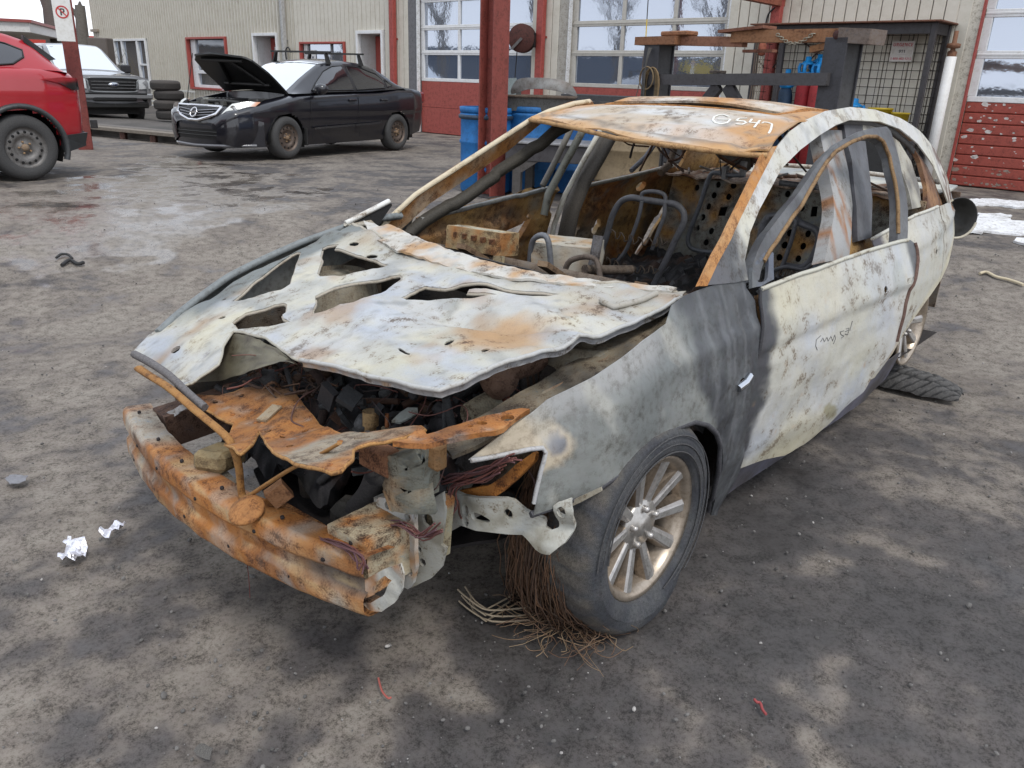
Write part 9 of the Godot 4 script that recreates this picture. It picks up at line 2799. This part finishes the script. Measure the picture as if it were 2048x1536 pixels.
func build_background():
	var h := Vector3(-19.649, 2.663, -32.518)
	var o := thing("brick_house", "low tan brick house with white eaves beyond the red car", "house")
	o.transform = Transform3D(Basis(Vector3.UP, 0.35), Vector3(h.x - 2.0, 0.2, h.z))
	var st := new_st()
	box(st, Vector3(-4.0, 1.2, -4.0), Vector3(10.0, 2.4, 8.0), Color(0.3, 0.21, 0.12))
	for i in 26:
		box(st, Vector3(-4.0, 0.05 + 0.09 * i, 0.004), Vector3(10.0, 0.012, 0.01), Color(0.2, 0.15, 0.09))
	obj("wall", done(st), mats["painted"], o)
	st = new_st()
	box(st, Vector3(-3.6, 2.58, -3.6), Vector3(13.2, 0.34, 10.0), Color(0.66, 0.66, 0.66))
	box(st, Vector3(-3.6, 2.79, -3.6), Vector3(13.4, 0.1, 10.2), Color(0.3, 0.07, 0.06))
	obj("roof", done(st), mats["painted"], o)
	st = new_st()
	box(st, Vector3(-3.0, 1.3, 0.03), Vector3(1.4, 1.1, 0.06), Color(0.7, 0.7, 0.7))
	obj("window", done(st), mats["painted"], o)
	var c := Vector3(-25.895, 3.633, -52.128)
	o = thing("filling_station", "low white building with a bright red fascia far behind the pickup", "building")
	o.transform = Transform3D(Basis(Vector3.UP, 0.5), Vector3(c.x, 0, c.z))
	st = new_st()
	box(st, Vector3(-4, 1.35, -3), Vector3(17, 1.3, 6), Color(0.66, 0.66, 0.66))
	obj("wall", done(st), mats["painted"], o)
	st = new_st()
	box(st, Vector3(-4, 2.6, -3), Vector3(18, 1.2, 7), Color(0.5, 0.05, 0.035))
	obj("fascia", done(st), mats["painted"], o)
	bare_tree("tall bare tree behind the house eaves, left one of the pair by the sign", Vector3(-24.000, 3.127, -43.384), 12.0, 0.4)
	bare_tree("bare tree with crossing branches just left of the no-parking sign", Vector3(-21.060, 2.980, -39.052), 11.0, -0.3)
	var which := ["farthest", "second farthest", "middle", "second nearest", "nearest"]
	for i in 5:
		bare_tree("leafless tree of the row left of the yard, %s from the house" % which[i], Vector3(-24.0 - 2.5 * (i % 2), 0, -24.0 + 4.5 * i), 9.0 + i % 3)
	# pieces reflected in the door glass: a long dark hall and a yellow awning across the road
	o = thing("roadside_hall", "long dark blue hall with yellow awning across the road", "building")
	o.transform = Transform3D(Basis(Vector3.UP, PI / 2), Vector3(-33, 0, -9))
	st = new_st()
	box(st, Vector3(0, 1.6, -4), Vector3(26, 3.2, 8), Color(0.03, 0.06, 0.12))
	obj("wall", done(st), mats["painted"], o)
	st = new_st()
	box(st, Vector3(-7, 2.5, 0.6), Vector3(7, 0.7, 1.2), Color(0.5, 0.36, 0.02))
	obj("awning", done(st), mats["painted"], o)
	var s := Vector3(-12.225, 2.806, -24.019)
	o = thing("broken_trunk", "broken grey tree trunk standing beside the leaning post", "tree stump")
	o.position = Vector3(s.x, 0.3, s.z)
	st = new_st()
	tube(st, PackedVector3Array([Vector3.ZERO, Vector3(-0.05, 1.2, 0), Vector3(0.0, 2.2, 0), Vector3(0.03, 2.75, 0)]), 0.2, 9, Color(0.15, 0.135, 0.12), 0.13)
	tube(st, PackedVector3Array([Vector3(-0.02, 2.3, 0), Vector3(-0.16, 2.62, 0), Vector3(-0.2, 2.7, 0)]), 0.07, 6, Color(0.12, 0.11, 0.1), 0.02)
	tube(st, PackedVector3Array([Vector3(0.03, 2.7, 0), Vector3(0.05, 2.85, 0)]), 0.08, 6, Color(0.1, 0.09, 0.08), 0.02)
	obj("trunk", done(st), mats["wood"], o)
	for k in [[Vector3(-16.070, 2.282, -29.166), 2.6, 1.25, "dark leafless hedge behind the pickup roof", 320], [Vector3(-11.124, 2.211, -22.725) + Vector3(-0.9, 0, 0.6), 0.8, 0.85, "small olive shrub by the corner of the garage", 200]]:
		o = thing("hedge", k[3], "hedge")
		o.position = Vector3(k[0].x, 0.4, k[0].z)
		st = new_st()
		for i in k[4]:
			var p := Vector3(rng.randf_range(-1, 1) * k[1], 0, rng.randf_range(-0.4, 0.4))
			tube(st, PackedVector3Array([p, p + Vector3(rng.randf_range(-0.3, 0.3), k[2] * rng.randf_range(0.5, 0.8), rng.randf_range(-0.2, 0.2)), p + Vector3(rng.randf_range(-0.5, 0.5), k[2] * rng.randf_range(0.8, 1.4), rng.randf_range(-0.3, 0.3))]), 0.014, 4, Color(0.1, 0.09, 0.05).lerp(Color(0.16, 0.13, 0.06), rng.randf()), 0.004)
		obj("twigs", done(st), mats["wood"], o)
	var u := Vector3(-11.124, 2.211, -22.725)
	o = thing("utility_box", "dull grey box fixed at the far corner of the garage", "utility box")
	o.position = Vector3(u.x, 1.5, u.z)
	st = new_st()
	bevel_box(st, Vector3.ZERO, Vector3(0.5, 1.4, 0.4), 0.02, Color(0.12, 0.1, 0.09))
	obj("case", done(st), mats["painted"], o)

# ---------------------------------------------------------------- small things on the ground
func on_ground(p: Vector2) -> Vector3:
	return Vector3(p.x, ground_y(p.x, p.y), p.y)

func scrap(called: String, label: String, cat: String, line: PackedVector2Array, col: Color, m: Material, lift := 0.02, group := ""):
	# a crumpled sheet lying on the soil
	var c := Vector2.ZERO
	for p in line:
		c += p / line.size()
	var o := obj(called, panel(line, [], 0.012, func(p: Vector2) -> Vector3: return on_ground(p) + Vector3(0, 0.012 + lift * (0.5 + nz(p, 16.0, 221) + 0.6 * nz(p, 40.0, 222)), 0), plain(col), 0.0015), m)
	tag(o, label, cat, group)
	return o

func build_litter():
	var foil := Color(0.82, 0.8, 0.84)
	scrap("foil_scrap", "largest crumpled silver foil scrap, nearest the camera left of the bumper", "foil", P2([-1.422,-2.162,-1.44,-2.213,-1.426,-2.267,-1.404,-2.256,-1.386,-2.26,-1.363,-2.235,-1.359,-2.194,-1.367,-2.16,-1.401,-2.152]), foil, mats["foil"], 0.03, "torn foil scraps on the ground")
	scrap("foil_scrap", "torn silver foil scrap with ragged arms, closest to the bumper", "foil", P2([-1.367,-2.314,-1.371,-2.336,-1.352,-2.34,-1.342,-2.354,-1.354,-2.379,-1.337,-2.387,-1.319,-2.405,-1.308,-2.376,-1.307,-2.331,-1.321,-2.311,-1.319,-2.286,-1.339,-2.285,-1.345,-2.312]), foil, mats["foil"], 0.03, "torn foil scraps on the ground")
	scrap("foil_scrap", "smallest silver foil scrap lying between the other two", "foil", P2([-1.46,-2.259,-1.461,-2.296,-1.45,-2.296,-1.437,-2.266,-1.447,-2.254]), foil, mats["foil"], 0.02, "torn foil scraps on the ground")
	scrap("slate_chip", "flat dark chip of rubble at the bottom of the picture", "rubble", P2([-.707,-1.422,-.698,-1.44,-.664,-1.43,-.662,-1.4,-.688,-1.408]), Color(0.16, 0.15, 0.14), mats["stone"], 0.012)
	scrap("plastic_lid", "grey flattened plastic piece far left on the damp soil", "litter", P2([-1.91,-2.684,-1.917,-2.727,-1.843,-2.724,-1.822,-2.674,-1.861,-2.646]), Color(0.2, 0.2, 0.22), mats["plastic"], 0.01)
	var st := new_st()
	for k in [["red_wire", "bent piece of red wire on the dark soil right of the wheel", P2([.658,-1.663,.662,-1.653,.67,-1.65,.669,-1.629,.674,-1.611]), Color(0.3, 0.06, 0.06), 0.004], ["red_wire", "thin coppery wire end on the soil below the bumper", P2([-.325,-1.693,-.308,-1.647,-.288,-1.622,-.281,-1.625]), Color(0.36, 0.1, 0.08), 0.003], ["straw_stalk", "pale straw stalk lying right of the burnt car", P2([3.627,-6.205,3.692,-6.231,3.71,-6.121,3.768,-6.05,3.816,-5.935]), Color(0.5, 0.43, 0.3), 0.012], ["rubber_strip", "dark curved rubber strip on the wet soil, mid left", P2([-3.319,-5.737,-3.318,-5.851,-3.23,-5.79,-3.208,-5.832]), Color(0.02, 0.02, 0.02), 0.014], ["rubber_hoop", "thin dark hoop lying on the wet soil, mid left", P2([-3.428,-5.87,-3.433,-5.948,-3.385,-5.957,-3.32,-5.89]), Color(0.03, 0.03, 0.03), 0.01]]:
		st = new_st()
		var pts := PackedVector3Array()
		for p in k[2]:
			pts.append(on_ground(p) + Vector3(0, 0.006, 0))
		tube(st, curve(pts, 4), k[4], 5, k[3])
		tag(obj(k[0], done(st), mats["wire"]), k[1], "wire" if k[0] == "red_wire" else "litter")
	# tread that fell off the rear wheel
	var tp := Vector3(2.152, 0.030, -4.064)
	var o := thing("tyre_scrap", "burnt slab of tyre tread lying under the bare rear rim", "tyre")
	var zo := Vector3(0.7511, 0.0000, 0.6602)
	o.transform = Transform3D(Basis(zo.cross(Vector3.UP).normalized() * -1.0, Vector3.UP, zo), tp)
	obj("tread", grid(60, 30, func(uv: Vector2) -> Vector3:
		var t := uv.x
		var a := (uv.y - 0.5) * PI
		var k := sqrt(maxf(0.0, 1.0 - pow(t, 2.4)))
		var gr := -0.012 if fmod(t * 9.0 + absf(uv.y - 0.5) * 5.0, 1.0) < 0.22 or absf(absf(uv.y - 0.5) - 0.17) < 0.02 else 0.0
		return Vector3(sin(a) * 0.13 * (0.35 + 0.65 * k), -0.01 + maxf(0.0, cos(a)) * (0.10 + gr) * (0.25 + 0.75 * k) + 0.01 * nz(uv, 3.0, 224), -0.2 + t * 0.45),
		func(uv: Vector2) -> Color:
			return Color(0.16, 0.155, 0.15).lerp(Color(0.03, 0.03, 0.03), 1.0 if fmod(uv.x * 9.0 + absf(uv.y - 0.5) * 5.0, 1.0) < 0.22 or absf(absf(uv.y - 0.5) - 0.17) < 0.02 else 0.4 * clampf(nz(uv, 9.0, 223) + 0.5, 0, 1))), mats["rubber"], o)
	# melting snow
	var snow := [P2([4.121,-7.611,4.553,-8.17,5,-8.476,5.121,-8.275,5.343,-8.05,5.071,-7.61,4.494,-7.512,4.184,-7.459]), P2([5.283,-9.648,5.751,-10.133,6.166,-9.989,6.343,-9.583,6.081,-9.254,5.781,-9.328,5.474,-9.616]), P2([4.813,-8.683,5.191,-8.881,5.281,-8.653,4.91,-8.464]), P2([4.426,-7.106,4.711,-7.323,4.927,-7.23,4.658,-6.94,4.395,-6.938]), P2([4.712,-8.478,4.903,-8.692,4.832,-8.387,4.64,-8.241])]
	for i in snow.size():
		var sp := rounded(snow[i], 4)
		for k in sp.size():
			sp[k] += Vector2(nz(sp[k], 3.0, 224), nz(sp[k], 3.0, 225)) * 0.16
		var s := obj("snow_patch", panel(sp, [], 0.05, func(p: Vector2) -> Vector3: return on_ground(p) + Vector3(0, 0.012 + 0.016 * nz(p, 4.0, 226) + 0.008 * nz(p, 14.0, 227), 0), func(p: Vector2) -> Color: return Color(0.82, 0.83, 0.86).lerp(Color(0.45, 0.43, 0.42), clampf(nz(p, 3.0, 228) * 1.6 - 0.2, 0, 0.8)), 0.02), mats["snow"])
		s.set_meta("kind", "stuff")
	# grit, pebbles and crumbs of glass
	var pebble := new_st()
	for q in [Transform3D(Basis().scaled(Vector3(1, 0.62, 0.8)), Vector3.ZERO)]:
		lathe(pebble, [Vector2(0, 0.5), Vector2(0.3, 0.42), Vector2(0.5, 0.1), Vector2(0.45, -0.25), Vector2(0, -0.5)], 7, q, WHITE, -1)
	var mesh := done(pebble)
	mesh.surface_set_material(0, mats["stone"])
	var mm := MultiMesh.new()
	mm.transform_format = MultiMesh.TRANSFORM_3D
	mm.use_colors = true
	mm.mesh = mesh
	mm.instance_count = 5200
	for i in mm.instance_count:
		var r := 0.9 + 8.5 * pow(rng.randf(), 1.5)
		var a := rng.randf_range(-PI * 0.82, -PI * 0.18)
		var p := Vector2(cos(a), sin(a)) * r
		if nz(p, 0.8, 229) < -0.12 and rng.randf() < 0.75:
			p += Vector2(rng.randf_range(-0.6, 0.6), rng.randf_range(-0.6, 0.6))
		var s := 0.004 + 0.011 * pow(rng.randf(), 3.0) + (0.012 if rng.randf() < 0.015 else 0.0)
		var b := Basis.from_euler(Vector3(rng.randf() * 0.6, rng.randf() * TAU, rng.randf() * 0.6)).scaled(Vector3.ONE * s)
		mm.set_instance_transform(i, Transform3D(b, on_ground(p) + Vector3(0, -0.002, 0)))
		var g := rng.randf_range(0.13, 0.3)
		if rng.randf() < 0.05:
			g = rng.randf_range(0.4, 0.7)
		mm.set_instance_color(i, Color(g, g * 0.96, g * 0.91))
	var mi := MultiMeshInstance3D.new()
	mi.name = "gravel"
	mi.multimesh = mm
	mi.set_meta("kind", "stuff")
	add_child(mi)
